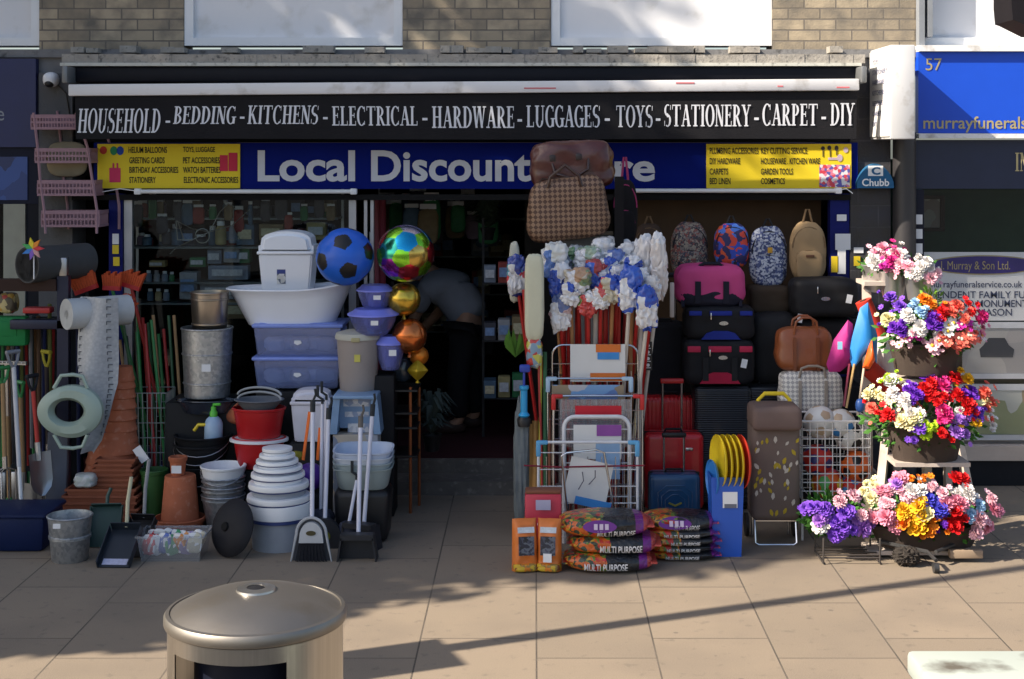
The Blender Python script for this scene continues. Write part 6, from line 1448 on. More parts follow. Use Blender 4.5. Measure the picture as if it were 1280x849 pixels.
# bags at the right
holdall('black holdall with an oval silver badge below the beige backpack', 992, 1075, 349, 398, 10.3, M('black_nylon2', (.016, .016, .018), .6), None, badge=(-.02, .5), grp='black bags on the shelf', seed=5, e=6)
holdall('black soft bag with white tags left of the tan leather bag', 940, 1000, 392, 482, 10.35, M('black_nylon2', (.016, .016, .018), .6), None, grp='black bags on the shelf', seed=6, e=5)
holdall('dark brown canvas bag under the floral backpack', 938, 990, 358, 394, 10.5, M('brown_canvas', (.045, .032, .022), .8), None, grp='black bags on the shelf', seed=8, e=6)
holdall('black bag low behind the white chequered bag', 1000, 1075, 398, 470, 10.4, M('black_nylon2', (.016, .016, .018), .6), None, grp='black bags on the shelf', seed=9, e=6)
for x, y, lab in ((1000, 398, 'white swing tag hanging highest from the black bags'), (987, 414, 'white swing tag hanging beside the tan leather handle')):
    mb = MB(); mb.cbox((0, 0, 0), (.035, .002, .06), (0, .15, 0)); tag(mb.build('swing_tag', PAPER, loc=W(x, y, 10.2)), lab, 'tag')
shf = thing('luggage_shelf', 'black shelf under the bags at the right of the luggage display', 'shelf', (W(1015, 0, 10.4).x, 10.5, 0))
zsh = W(0, 482, 10.35).z; mb = MB(); mb.rbox((0, .1, zsh/2-.006), (.72, .5, zsh-.012), .01); mb.build('plinth', M('shelf_black', (.01, .01, .012), .7), shf)
mb = MB(); mb.box(-.42, .44, .1, .4, W(0, 397, 10.5).z-.02, W(0, 397, 10.5).z-.004); mb.build('upper_shelf', M('shelf_black', (.01, .01, .012), .7), shf)
def handbag(label, x0, x1, yt, yb, Y, mat, hm, d=.2, hh=.1, e=5, grp=None, seed=0, seams=None):
    a, b_, c, dd = rect(x0, yt, x1, yb, Y); w = b_-a; h = dd-c
    t = thing('handbag', label, 'handbag', ((a+b_)/2, Y+d/2, c), group=grp)
    mb = MB(); mb.sup((0, 0, h/2), w/2, d/2, h/2, e, 16, .04, 2, seed); mb.v = [(x*(1-.05*z/h), y*(1-.35*max(0, z/h)), z) for x, y, z in mb.v]; mb.build('body', mat, t)
    for y in (-d*.32, d*.2):
        mb = MB(); mb.tube([(-w*.2, y, h*.85), (-w*.17, y-.01, h+hh*.6), (-w*.06, y-.01, h+hh), (w*.08, y-.01, h+hh), (w*.18, y-.01, h+hh*.6), (w*.21, y, h*.85)], .009, 7); mb.build('handle', hm, t)
    if seams:
        for x in (-w*.2, w*.2):
            mb = MB(); mb.box(x-.01, x+.01, -d*.5-.002, -d*.46, h*.04, h*.8); mb.build('seam_strap', seams, t)
    return t
TAN = M('tan_leather', (.26, .075, .025), .4, var=.2, scale=8, bump=.15, coat=.1)
handbag('tan brown leather bag on top of the white chequered bag', 972, 1045, 411, 466, 9.95, TAN, TAN, .24, .07, 4.5, seams=M('tan_seam', (.18, .05, .018), .45))
handbag('white and grey chequered bag under the tan leather bag', 976, 1057, 466, 517, 9.9, checks('white_check', (.7, .67, .62), (.36, .35, .34), 48, .5, PI/4), M('stone_handle', (.3, .26, .22), .5), .22, .04, 6, seams=M('stone_seam', (.32, .28, .24), .5))
hbp = thing('bag_plinth', 'black box under the white chequered bag', 'box', (W(1017, 0, 9.9).x, 10.02, 0)); z = W(0, 517, 9.9).z
mb = MB(); mb.rbox((0, 0, z/2-.004), (.42, .2, z-.008), .01); mb.build('box', M('shelf_black', (.01, .01, .012), .7), hbp)

# --- clothes airers with card labels
WHTUBE = M('white_tube', (.62, .63, .66), .35); BLUCORN = M('corner_blue', (.1, .35, .62), .4)
def airer(label, x0, x1, yt, Y, tm, lean, wires, corner=None, r=.008, rad=.06, card=None, depth=.0):
    a, b_, c, d = rect(x0, yt, x1, 660, Y); w = b_-a; h = d
    t = thing('clothes_airer', label, 'clothes airer', ((a+b_)/2, Y, 0), group='folded clothes airers leaning together')
    L = lambda x, z, y=0: Vector((x, y+lean*z/h, z))
    pts = [L(-w/2, 0)]+[L(-w/2+rad-rad*math.cos(PI/2*k/5), h-rad+rad*math.sin(PI/2*k/5)) for k in range(6)]+[L(w/2-rad+rad*math.sin(PI/2*k/5), h-rad+rad*math.cos(PI/2*k/5)) for k in range(6)]+[L(w/2, 0)]
    mb = MB(); mb.tube(pts, r, 8); mb.build('frame', tm, t)
    mb = MB()
    for k in range(wires):
        z = h*(.1+.8*k/max(1, wires-1)); mb.cyl(L(-w/2, z), L(w/2, z), .0035, n=5)
    mb.build('rungs', tm, t)
    mb = MB()
    for k in range(7):
        x = -w*.42+w*.84*k/6; mb.cyl(L(x, 0, .01), L(x, h*.86, .01), .003, n=5)
    mb.build('wires', CHROME, t)
    if corner:
        for s_ in (-1, 1):
            mb = MB(); mb.rbox(L(s_*w/2, h-.04), (.03, .03, .1), .008); mb.rbox(L(s_*(w/2-.025), h-.002), (.07, .03, .026), .008); mb.build('corner_cap', corner, t)
    for (nm, cx0, cx1, cy0, cy1, mat, dy, rot) in (card or []):
        aa, bb2, cc2, dd2 = rect(cx0, cy0, cx1, cy1, Y-.03)
        mb = MB(); mb.cbox(((aa+bb2)/2-t.location.x, -.02-dy+lean*.5, (cc2+dd2)/2), (bb2-aa, .002, dd2-cc2), (0, rot, 0)); mb.build(nm, mat, t)
    return t
CARDW = M('card_white', (.62, .63, .63), .5, var=.05); ORA = M('card_orange', (.62, .17, .04), .5); BLUC = M('card_blue', (.06, .25, .6), .5); REDC = M('card_red', (.5, .025, .04), .5); PURC = M('card_purple', (.25, .08, .32), .5)
airer('tallest silver airer at the back with a white and orange card', 690, 798, 432, 9.62, CHROME, .03, 6, None, .007, .07, [('card', 713, 782, 431, 478, CARDW, .0, 0), ('card_band', 745, 776, 431, 441, ORA, .004, 0), ('card_band', 738, 782, 467, 477, ORA, .004, 0), ('card_logo', 747, 774, 441, 450, BLUC, .006, 0)])
airer('silver airer with blue end caps and a blue printed sleeve', 685, 789, 474, 9.54, CHROME, .03, 6, M('pale_blue_cap', (.35, .5, .65), .4), .007, .02, [('sleeve', 690, 780, 482, 500, spots('sleeve_print', [(.15, .3, .55), (.4, .42, .48), (.25, .2, .14), (.1, .18, .4)], 8, .3, distort=.2), .0, 0)])
airer('airer with red corner pieces and a red printed band', 692, 803, 496, 9.46, CHROME, .03, 5, RED, .008, .02, [('card', 700, 790, 500, 560, glass('clear_film', (.92, .93, .96), 1.0, .25, (.5, .5, .55)), .0, 0), ('card_band', 719, 777, 508, 520, REDC, .004, 0)])
airer('white round cornered tube airer with a white and purple card', 705, 787, 522, 9.38, WHTUBE, .03, 4, None, .013, .07, [('card', 717, 777, 532, 575, CARDW, .0, 0), ('card_band', 746, 777, 532, 546, PURC, .004, 0), ('card_picture', 745, 775, 552, 600, M('card_pale_blue', (.25, .4, .62), .5), .003, 0)])
air = airer('front white wire airer with bright blue corner pieces', 673, 797, 554, 9.28, WHTUBE, .03, 6, BLUCORN, .009, .03, [('card', 708, 762, 575, 632, CARDW, .03, math.radians(12)), ('card_band', 718, 764, 624, 634, BLUC, .034, math.radians(12))])
sf = MB(); Y = 9.2; pts = [W(712, 668, Y), W(702, 570, Y), W(708, 566, Y), W(745, 562, Y), W(755, 566, Y), W(768, 640, Y), W(770, 668, Y)]
tag(MB().tube(pts, .007, 7).build('small_folded_rack', CHROME), 'small bare chrome rack with rounded top in front of the blue cornered airer', 'rack')
lt = MB()
for k, (s_, y0, y1) in enumerate((('AIRER', 612, 619),)):
    pass
mb = MB(); pr_ = W(730, 600, 9.36)
for (x0, y0, x1, y1) in ((723, 590, 728, 612), (736, 588, 744, 606)):
    p0 = W(x0, y1, 9.215); p1 = W(x1, y0, 9.215); mb.tube([p0, (p0+p1)/2+Vector((.02, 0, 0)), p1], .0035, 5)
pic = mb.build('printed_drawing', M('drawing_ink', (.1, .1, .13), .6)); tag(pic, 'thin dark curved line drawing on the tilted white airer card', 'drawing')
pic.parent = air; pic.location = -air.location
for k in ('label', 'category'): del pic[k]
mb = MB(); mb.tube([W(655, 582, 9.2), W(700, 584, 9.24), W(750, 583, 9.24), W(806, 582, 9.2)], .005, 6); tag(mb.build('tie_cord', M('maroon_cord', (.2, .02, .04), .8)), 'maroon cord tied across the front of the clothes airers', 'cord')
# canes and poles left of the airers
CANE = M('bamboo', (.42, .22, .07), .5, var=.25, scale=12)
for i, (x0, y0, x1, mat, r_, lab) in enumerate(((662, 530, 660, CANE, .022, 'thick tan bamboo pole standing left of the airers'), (669, 526, 668, CANE, .022, 'second tan bamboo pole right beside the first'), (655, 560, 655, M('dark_cane', (.25, .13, .05), .6), .016, 'thinner brown pole at the outer left of the bamboo poles'), (676, 430, 674, M('pole_yellow', (.45, .42, .05), .4), .01, 'thin yellow green pole rising behind the bamboo poles'), (673, 424, 679, M('pole_red', (.4, .04, .03), .4), .01, 'thin red pole rising below the cream foam roll'), (681, 440, 682, M('pole_grn', (.04, .12, .06), .5), .014, 'dark green pole beside the tallest airer'), (686, 470, 687, M('pole_bwn', (.25, .1, .06), .5), .012, 'reddish brown pole just left of the tallest airer'))):
    a = W(x0, y0, 9.6); b_ = W(x1, 680, 9.5); b_.z = .0
    tag(MB().cyl((0, 0, 0), a-b_, r_, n=9).build('garden_cane', mat, loc=b_), lab, 'pole', 'poles standing left of the airers')
pm = thing('hand_pump', 'bright blue and black hand pump standing at the left of the centre display', 'pump', W(655, 521, 9.5))
MB().lathe([(.03, 0), (.038, .01), (.03, .02), (.022, .03), (.022, .17), (.03, .18), (.03, .2), (.001, .2)], 16).build('barrel', M('pump_blue', (.02, .3, .6), .3), pm)
MB().lathe([(.035, .0), (.045, -.02), (.04, -.06), (.001, -.06)], 14).build('base', BLACK, pm)
mb = MB(); mb.cyl((0, 0, .2), (0, 0, .3), .008, n=8); mb.rbox((.005, 0, .31), (.07, .035, .05), .012); mb.build('grip', M('pump_navy', (.02, .05, .35), .4), pm)
um = thing('wrapped_umbrella', 'grey folded parasol in clear wrap standing under the blue hand pump', 'parasol', (W(652, 0, 9.55).x, 9.55, 0))
MB().sup((0, 0, .44), .05, .05, .44, 3, 12, .2, 3, 7).build('canopy', M('umbrella_grey', (.14, .16, .17), .5, var=.4, bump=.5, bscale=25), um)
MB().cyl((0, 0, .88), (0, 0, .94), .012, n=8).build('tip', CHROME, um)
lf = MB()
rr = random.Random(2)
for i in range(16):
    a = rr.uniform(0, 6.28); p0 = Vector((0, 0, 0)); p1 = Vector((math.cos(a)*.06, math.sin(a)*.05, .06+.08*rr.random())); s_ = Vector((.015, 0, 0)); lf.add([p0, p1-s_, p1+Vector((0, 0, .06)), p1+s_], [(0, 1, 2, 3)])
tag(lf.build('artificial_leaves', M('leaf_green', (.08, .2, .03), .5), loc=W(644, 447, 9.9)), 'small tuft of green artificial leaves above the blue hand pump', 'plant')
# --- bags on the paving in front
def soft_bag(name, label, cat, cx_, yb, Y, w, d, h, mats, grp, e=3.2, seed=0, rz=0, z0=None, rot=None, end=None):
    q = W(cx_, yb, Y); t = thing(name, label, cat, (q.x, Y+d/2, max(q.z, 0) if z0 is None else z0), rz, group=grp, rot=rot)
    mb = MB(); mb.sup((0, 0, h/2), w/2, d/2, h/2, e, 18, .07, 2.4, seed); mb.build('body', mats, t)
    return t
def bag_print():
    """black sack with an orange and green flower print on the left half and a purple right end"""
    m, ns, ls, b = _new('compost_print')
    tc = ns.new('ShaderNodeTexCoord'); sx = ns.new('ShaderNodeSeparateXYZ'); ls.new(tc.outputs['Object'], sx.inputs[0])
    nz = ns.new('ShaderNodeTexNoise'); nz.inputs['Scale'].default_value = 9; ls.new(tc.outputs['Object'], nz.inputs['Vector'])
    vm = ns.new('ShaderNodeVectorMath'); vm.operation = 'MULTIPLY_ADD'; vm.inputs[1].default_value = (.1, .1, .1); ls.new(nz.outputs['Color'], vm.inputs[0]); ls.new(tc.outputs['Object'], vm.inputs[2])
    vo_ = ns.new('ShaderNodeTexVoronoi'); vo_.inputs['Scale'].default_value = 40; ls.new(vm.outputs[0], vo_.inputs['Vector'])
    sp = ns.new('ShaderNodeSeparateColor'); ls.new(vo_.outputs['Color'], sp.inputs[0])
    rp = ns.new('ShaderNodeValToRGB'); cr = rp.color_ramp; cr.interpolation = 'CONSTANT'
    cr.elements[0].color = (.55, .11, .015, 1); cr.elements[1].position = .3; cr.elements[1].color = (.5, .03, .02, 1)
    for p_, c_ in ((.5, (.12, .2, .03, 1)), (.66, (.55, .3, .03, 1)), (.82, (.03, .05, .03, 1))): e_ = cr.elements.new(p_); e_.color = c_
    ls.new(sp.outputs[0], rp.inputs['Fac'])
    def step(sock, lo, inv=False):
        n = ns.new('ShaderNodeMath'); n.operation = 'LESS_THAN' if inv else 'GREATER_THAN'; n.inputs[1].default_value = lo; ls.new(sock, n.inputs[0]); return n.outputs[0]
    ad = ns.new('ShaderNodeMath'); ad.operation = 'MULTIPLY_ADD'; ad.inputs[1].default_value = .16; ls.new(nz.outputs['Fac'], ad.inputs[0]); ls.new(sx.outputs['X'], ad.inputs[2])
    o = _mix(ns, ls, step(ad.outputs[0], .05, True), (.012, .014, .018), rp.outputs['Color'])
    o = _mix(ns, ls, step(sx.outputs['X'], .175), o, (.16, .015, .2))
    o = _mix(ns, ls, step(sx.outputs['X'], .225), o, (.45, .06, .05))
    ls.new(o, b.inputs['Base Color']); b.inputs['Roughness'].default_value = .28; b.inputs['Coat Weight'].default_value = .3
    bz = ns.new('ShaderNodeTexNoise'); bz.inputs['Scale'].default_value = 16; bz.inputs['Detail'].default_value = 6; bz.inputs['Distortion'].default_value = 1.5; ls.new(tc.outputs['Object'], bz.inputs['Vector'])
    bp = ns.new('ShaderNodeBump'); bp.inputs['Strength'].default_value = .9; bp.inputs['Distance'].default_value = .025; ls.new(bz.outputs['Fac'], bp.inputs['Height']); ls.new(bp.outputs[0], b.inputs['Normal'])
    return m
CPR = bag_print(); LETW = M('bag_letter', (.7, .7, .72), .5)
def compost(label, cx_, Yf, w, d, h, z, tx, seed, rz, grp, top=False):
    q = W(cx_, 700, Yf)
    t = thing('compost_bag', label, 'compost bag', (q.x, Yf+d/2, z), rz, group=grp)
    e = 3.0
    mb = MB(); mb.sup((0, 0, h/2), w/2, d/2, h/2, e, 18, .05, 2.2, seed)
    mb.box(-w/2-.015, -w/2+.02, -d*.36, d*.36, h*.47, h*.53); mb.box(w/2-.02, w/2+.02, -d*.36, d*.36, h*.46, h*.54)
    mb.build('sack', CPR, t)
    def warp(p):
        v = min(.97, abs(2*(p.z-h/2)/h)); u = min(.95, abs(2*p.x/w)); s_ = max(.05, 1-v**e-u**e)**(1/e)
        return Vector((p.x, -d/2*s_*1.05-.006, p.z))
    lt = MB(); z0 = h*.2 if not top else h*.1; put_text(lt, 'MULTI PURPOSE', tx[0]*w, tx[1]*w, z0, z0+(.4*h if not top else .04), 0, .02, warp=warp); lt.build('lettering', LETW, t)
    if top:
        mb = MB(); n = 24; vs = []
        for k in range(n):
            a = 2*PI*k/n; vs.append(warp(Vector((-.04+.1*math.cos(a), 0, h*.6+.035*math.sin(a))))+Vector((0, -.001, 0)))
        mb.add([(v.x, v.y, v.z) for v in vs], [tuple(range(n))]); mb.build('printed_oval', M('oval_purple', (.14, .02, .22), .35), t)
        mb = MB()
        for x in (-.075, -.042, -.01): mb.add([tuple(warp(Vector((x+dx, 0, h*.6+dz)))+Vector((0, -.003, 0))) for dx, dz in ((0, -.015), (.022, -.015), (.022, .018), (0, .018))], [(0, 1, 2, 3)])
        mb.build('printed_mark', M('mark_pale', (.6, .5, .65), .4), t)
    return t
G1 = 'compost bags in the left stack'; G2 = 'compost bags in the right stack'
compost('bottom compost bag of the taller left stack on the paving', 762, 8.68, .53, .34, .11, 0, (-.28, .2), 1, .0, G1)
compost('middle compost bag of the taller left stack', 768, 8.72, .53, .34, .11, .095, (-.15, .32), 2, -.03, G1)
compost('top compost bag of the left stack with a purple oval on it', 757, 8.74, .54, .34, .13, .19, (-.1, .32), 3, .03, G1, True)
for i, nm in enumerate(('bottom', 'second', 'middle', 'fourth')):
    compost('%s thin compost bag of the right stack beside the blue bin' % nm, 855-2*(i % 2), 8.95+.01*(i % 2), .43, .3, .058, .043*i, (-.25+.03*(i % 3), .22+.03*(i % 2)), 10+i, .02*((i % 3)-1), G2)
compost('top compost bag of the right stack with a purple oval', 851, 8.98, .43, .3, .1, .165, (-.1, .26), 15, .03, G2, True)
def charcoal(label, x0, x1, yt, yb, Y, rz, seed):
    a, b_, c, dd = rect(x0, yt, x1, yb, Y); w = b_-a; h = dd; d = .12
    t = thing('charcoal_bag', label, 'charcoal bag', ((a+b_)/2, Y+d/2, 0), group='orange paper bags in front of the airers', rot=(-.08, 0, rz))
    mb = MB(); NX, NZ = 14, 22; vs = []; w *= 1.06
    for sg in (-1, 1):
        for j in range(NZ+1):
            for i in range(NX+1):
                u = -1+2*i/NX; v = j/NZ
                f_ = (1-abs(u)**5)**.5*(1-v**5)**.6*(1-.35*(1-v)**8)
                x = u*w/2*(1+.07*(.5-v)); z = v*h
                vs.append((x, sg*d*.52*f_+.012*noise.noise(Vector((x*22, z*22, seed+sg)))*(f_+.2), z+.006*noise.noise(Vector((x*15, seed, v)))))
    o2 = (NX+1)*(NZ+1); f = [(j*(NX+1)+i, j*(NX+1)+i+1, (j+1)*(NX+1)+i+1, (j+1)*(NX+1)+i) for j in range(NZ) for i in range(NX)]
    mb.add(vs, f+[tuple(k+o2 for k in q) for q in f]); mb.build('bag', M('bag_orange', (.62, .17, .03), .45, var=.12, bump=.3, bscale=20), t)
    mb = MB(); mb.cbox((0, -d*.545, h*.5), (w*.62, .006, h*.36), (-.03, 0, 0)); mb.build('window', spots('window_print', [(.02, .025, .045), (.05, .06, .1), (.1, .12, .16), (.015, .02, .03)], 28, .25, distort=.3), t)
    mb = MB(); mb.cbox((0, -d*.475, h*.8), (w*.66, .006, h*.11), (-.3, 0, 0)); mb.build('brand_strip', M('strip_pale', (.5, .55, .6), .4, var=.4, scale=60), t)
    mb = MB(); mb.sup((0, -d*.05, h*.08), w*.5, d*.56, h*.09, 4, 8, .05, 4, seed+2); mb.build('printed_base', spots('fire_print', [(.65, .2, .02), (.6, .4, .03), (.2, .05, .02), (.3, .2, .05)], 35, .4, distort=.1), t)
    return t
charcoal('orange paper bag with a dark window, left of the pair by the compost', 641, 671, 652, 721, 8.72, .18, 1)
cr_ = charcoal('orange paper bag with a dark window and bar label, right of the pair', 672, 701, 652, 721, 8.72, -.15, 2)
mb = MB(); mb.box(-.025, .025, -.082, -.074, .06, .11); mb.build('bar_label', PAPER, cr_)
rp_ = thing('red_packet', 'pink red packet with a white heart outline behind the orange bags', 'packet', (W(679, 0, 8.95).x, 9.02, 0))
h = W(0, 619, 8.95).z; w = mm(46, 8.95)
mb = MB(); mb.rbox((0, 0, h/2), (w, .12, h), .015, 2, rot=(-.05, 0, 0)); mb.build('packet', M('packet_red', (.5, .03, .06), .4), rp_)
mb = MB(); mb.rbox((0, 0, h+.012), (w*.98, .1, .025), .01); mb.build('top_fold', M('fold_brown', (.2, .08, .05), .6), rp_)
mb = MB(); mb.tube([(-.0+.026*16*math.sin(a)**3/16*1.3, -.072, h*.55+.026*(13*math.cos(a)-5*math.cos(2*a)-2*math.cos(3*a)-math.cos(4*a))/16) for a in [2*PI*k/28 for k in range(28)]], .003, 5, closed=True); mb.build('heart_print', PAPER, rp_)
mb = MB(); mb.box(-.045, .045, -.077, -.074, h*.78, h*.93); mb.build('print_label', M('lab_lilac', (.4, .4, .55), .5), rp_)
# --- blue bin with plastic discs
Yd2 = 9.05; a, b_, c, d = rect(889, 597, 930, 698, Yd2)
bd = thing('blue_bin', 'square royal blue plastic bin holding yellow and red discs', 'bin', ((a+b_)/2, Yd2+.11, 0)); w = b_-a; h = d
mb = MB(); vs = []
for s_, z in ((.86, 0), (1, h), (.96, h), (.83, .01)): vs += [(-w/2*s_, -.11*s_, z), (w/2*s_, -.11*s_, z), (w/2*s_, .11*s_, z), (-w/2*s_, .11*s_, z)]
mb.add(vs, [(3, 2, 1, 0), (12, 13, 14, 15)]+[(j*4+i, j*4+(i+1) % 4, (j+1)*4+(i+1) % 4, (j+1)*4+i) for j in range(3) for i in range(4)]); mb.build('body', M('bin_royal', (.02, .1, .5), .4, var=.06), bd)
decal(bd, 'white_label', -.03, .06, h*.62, h*.82, -.111, PAPER)
mb = MB(); mb.box(-.02, .055, -.1135, -.112, h*.62, h*.67); mb.build('label_bars', M('bars', (.15, .16, .2), .5), bd)
for i, (x, mat, nm) in enumerate(((888, M('disc_blue', (.03, .2, .6), .4), 'blue'), (896, YELLOW, 'leftmost yellow'), (903, YELLOW, 'second yellow'), (910, YELLOW, 'third yellow'), (917, YELLOW, 'rightmost yellow'), (925, M('disc_red', (.7, .05, .02), .4), 'red orange'))):
    t = MB(); r = .165 if i else .12; T = Matrix.Rotation(PI/2, 4, 'Y')
    t.lathe([(.001, 0), (r*.9, 0), (r, -.012), (r, -.006), (r*.9, .008), (.001, .008)], 32, T)
    o = t.build('plastic_disc', mat, loc=W(x+3, 597+(0 if i else 22), Yd2+.1)+Vector((0, 0, .1)), rot=(0, 0, .18)); tag(o, '%s plastic disc standing on edge in the royal blue bin' % nm, 'disc', 'plastic discs in the blue bin')
# --- trolley bag
Yk = 9.32; a, b_, c, d = rect(940, 512, 1001, 648, Yk)
tk_ = thing('shopping_trolley', 'tall brown shopping trolley bag printed with pale and yellow leaves', 'shopping trolley', ((a+b_)/2, Yk+.1, 0)); w = b_-a
mb = MB(); mb.rbox((0, .02, (c+d)/2-.05), (w, .24, d-c-.06), .04, 3); mb.build('bag', M('trolley_brown', (.15, .115, .1), .8, var=.12), tk_)
mb = MB(); mb.rbox((0, -.01, d-.055), (w*1.02, .3, .15), .035, 3); mb.build('flap', M('trolley_flap', (.14, .1, .09), .8), tk_)
rr = random.Random(12)
LY_ = [M('leaf_print_cream', (.5, .46, .4), .7), M('leaf_print_yellow', (.4, .3, .03), .7)]
lm = [MB(), MB()]
for k in range(42):
    x = rr.uniform(-.44, .44)*w; z = rr.uniform(c+.02, d-.17); an = rr.uniform(-.7, .7); L = rr.uniform(.014, .024)
    pl_ = [(0, -L), (L*.5, -L*.2), (L*.35, L*.6), (0, L), (-L*.35, L*.6), (-L*.5, -L*.2)]
    lm[k % 2].prism([(x+px_*math.cos(an)-pz_*math.sin(an), z+px_*math.sin(an)+pz_*math.cos(an)) for px_, pz_ in pl_], -.1025-.0002*(k % 5), -.0985)
lm[0].build('leaf_print', LY_[0], tk_); lm[1].build('leaf_print', LY_[1], tk_)
mb = MB(); mb.tube([(-w*.4, .1, .02), (-w*.4, .1, W(0, 545, Yk).z+.1)], .009, 7); mb.tube([(w*.35, .1, .02), (w*.35, .1, W(0, 545, Yk).z+.1)], .009, 7); mb.tube([(-w*.42, -.06, c-.02), (-w*.42, -.1, .02), (-w*.36, -.1, .005), (w*.36, -.1, .005), (w*.42, -.1, .02), (w*.42, -.06, c-.02)], .008, 7); mb.tube([(-w*.42, -.08, c-.02), (w*.42, -.08, c-.02)], .007, 6); mb.build('frame', CHROME, tk_)
q0 = W(948, 540, Yk+.2)-tk_.location; q1 = W(987, 492, Yk+.2)-tk_.location
mb = MB(); mb.tube([(q0.x, .1, q0.z), (q0.x+.0, .1, q1.z-.04), (q0.x+.04, .1, q1.z), (q1.x-.04, .1, q1.z), (q1.x, .1, q1.z-.04), (q1.x, .1, q0.z)], .014, 8); mb.cyl((q0.x, .1, q1.z-.1), (q1.x, .1, q1.z-.1), .011, n=8); mb.build('handle', YELLOW, tk_)
for s_ in (-1, 1):
    mb = MB(); mb.cyl((s_*w*.47, .14, .075), (s_*w*.47+s_*.02, .14, .075), .075, n=18); mb.build('wheel', BLACK, tk_)
# --- wire basket of balls
Yw_ = 9.45; a, b_, c, d = rect(1003, 527, 1088, 625, Yw_)
wk = thing('ball_basket', 'white wire basket stand filled with play balls', 'basket', ((a+b_)/2, Yw_+.17, 0)); w = b_-a
WW = M('white_wire', (.62, .62, .62), .4); mb = MB(); dp_ = .34
for k in range(10):
    x = -w/2+w*k/9
    for y in (-dp_/2, dp_/2): mb.cyl((x, y, c), (x, y, d), .0035, n=5)
for k in range(8):
    y = -dp_/2+dp_*k/7
    for x in (-w/2, w/2): mb.cyl((x, y, c), (x, y, d), .0035, n=5)
for k in range(10):
    z = c+(d-c)*k/9; mb.tube([(-w/2, -dp_/2, z), (w/2, -dp_/2, z), (w/2, dp_/2, z), (-w/2, dp_/2, z)], .0035 if k < 9 else .007, 5, closed=True)
for k in range(8):
    x = -w/2+w*k/7; mb.cyl((x, -dp_/2, c), (x, dp_/2, c), .0035, n=5)
mb.build('cage', WW, wk)
for sx in (-1, 1):
    for sy in (-1, 1): MB().cyl((sx*w/2, sy*dp_/2, 0), (sx*w/2, sy*dp_/2, c), .008, n=7).build('leg', WW, wk)
BW = M('ball_white', (.62, .62, .6), .4); BO = M('ball_orange', (.7, .13, .02), .4); BR = M('ball_red', (.55, .03, .02), .4); BT = M('ball_tan', (.45, .33, .22), .4); BK = M('ball_black', (.01, .01, .012), .4); BB = M('ball_cyan', (.03, .2, .5), .4)
for (x, y, r_, mats, pf_, nm) in ((1025, 528, 21, [BW, BT, BB], lambda k, i: (1 if k == 0 else 0), 'white ball with tan pentagons on top of the heap'), (1051, 530, 19, [BW, BB, BT], lambda k, i: (1 if k == 0 and i % 2 else (2 if k == 0 else 0)), 'white and blue ball on top at the back'), (1062, 545, 19, [BW, BK], lambda k, i: (1 if (i*3+k) % 4 == 0 else 0), 'white ball with black patches at the upper right'), (1022, 575, 20, [BR, M('ball_navy', (.03, .03, .15), .4)], lambda k, i: (1 if k == 0 else 0), 'red ball with dark pentagons at the left'), (1070, 582, 20, [BO, BK], lambda k, i: (1 if k == 0 else 0), 'orange ball with black pentagons at the right'), (1034, 604, 20, [BR, BO, YELLOW, M('ball_green', (.1, .4, .1), .4), M('ball_pink', (.6, .1, .15), .4)], lambda k, i: i % 5, 'rainbow banded red ball at the lower left'), (1064, 612, 17, [BR, BB], lambda k, i: (1 if k == 0 else 0), 'red and blue ball at the bottom right')):
    p = W(x, y, Yw_+.14); truncated_ball('play_ball', '%s in the white wire basket' % nm, p, mm(r_, Yw_), pf_, mats=mats, rot=(x*.3, y*.2, .4), group='balls in the wire basket')
# --- wrapped kites and the red roll
for nm, lab, poly, mat, Y, grp in (('kite', 'blue nylon kite hanging folded beside the flower stand', [(1066, 462), (1060, 440), (1075, 385), (1085, 378), (1097, 420), (1096, 455), (1085, 440)], M('kite_blue', (.02, .2, .55), .45, var=.3, scale=6), 9.62, 1), ('kite', 'orange pointed kite tail hanging below the blue kite', [(1078, 460), (1086, 432), (1090, 424), (1094, 450), (1087, 462)], M('kite_orange', (.75, .1, .01), .45, var=.15), 9.56, 1), ('kite', 'magenta net kite bag left of the blue kite', [(1033, 455), (1042, 425), (1060, 400), (1066, 405), (1068, 450), (1050, 465), (1036, 465)], M('kite_magenta', (.4, .03, .2), .6, var=.25), 9.66, 1)):
    pts = [W(x, y, Y) for x, y in poly]; c0 = sum(pts, Vector())/len(pts)
    m = MB(); n = len(pts); inner = [c0+(p-c0)*.55 for p in pts]
    vs = [p-c0 for p in pts]+[p-c0+Vector((0, -.05, 0)) for p in inner]+[Vector((0, -.06, 0))]+[p-c0+Vector((0, .04, 0)) for p in inner]+[Vector((0, .045, 0))]
    f = []
    for i in range(n):
        j = (i+1) % n; f += [(i, j, n+j, n+i), (n+i, n+j, 2*n), (j, i, 2*n+1+i, 2*n+1+j), (2*n+1+j, 2*n+1+i, 3*n+1)]
    m.add(vs, f); o = m.build(nm, mat, loc=c0, ang=60); tag(o, lab, 'kite', 'wrapped kites by the flower stand')
mb = MB(); mb.cbox((0, 0, 0), (.03, .006, .05)); tag(mb.build('kite_tag', M('sky_print', (.3, .6, .8), .4), loc=W(1050, 432, 9.58)), 'small pale blue tag on the magenta kite bag', 'tag')
def roll(label, p0, p1, r, mat, endm):
    t = thing('carpet_roll', label, 'carpet roll', p0, group='rolls leaning behind the flower stand'); d = Vector(p1)-Vector(p0)
    MB().cyl((0, 0, 0), d, r, n=20).build('roll', mat, t); MB().cyl(d*1.0005, d*1.006, r*.45, n=12).build('core', endm, t); return t
RC = M('red_carpet', (.5, .04, .025), .7, var=.1); EC = M('core_dark', (.08, .03, .02), .7)
roll('bright red roll leaning back from the magenta kite to the top pots', W(1135, 500, 9.75)+Vector((0, .1, 0)), W(1079, 376, 9.85), .055, RC, EC)
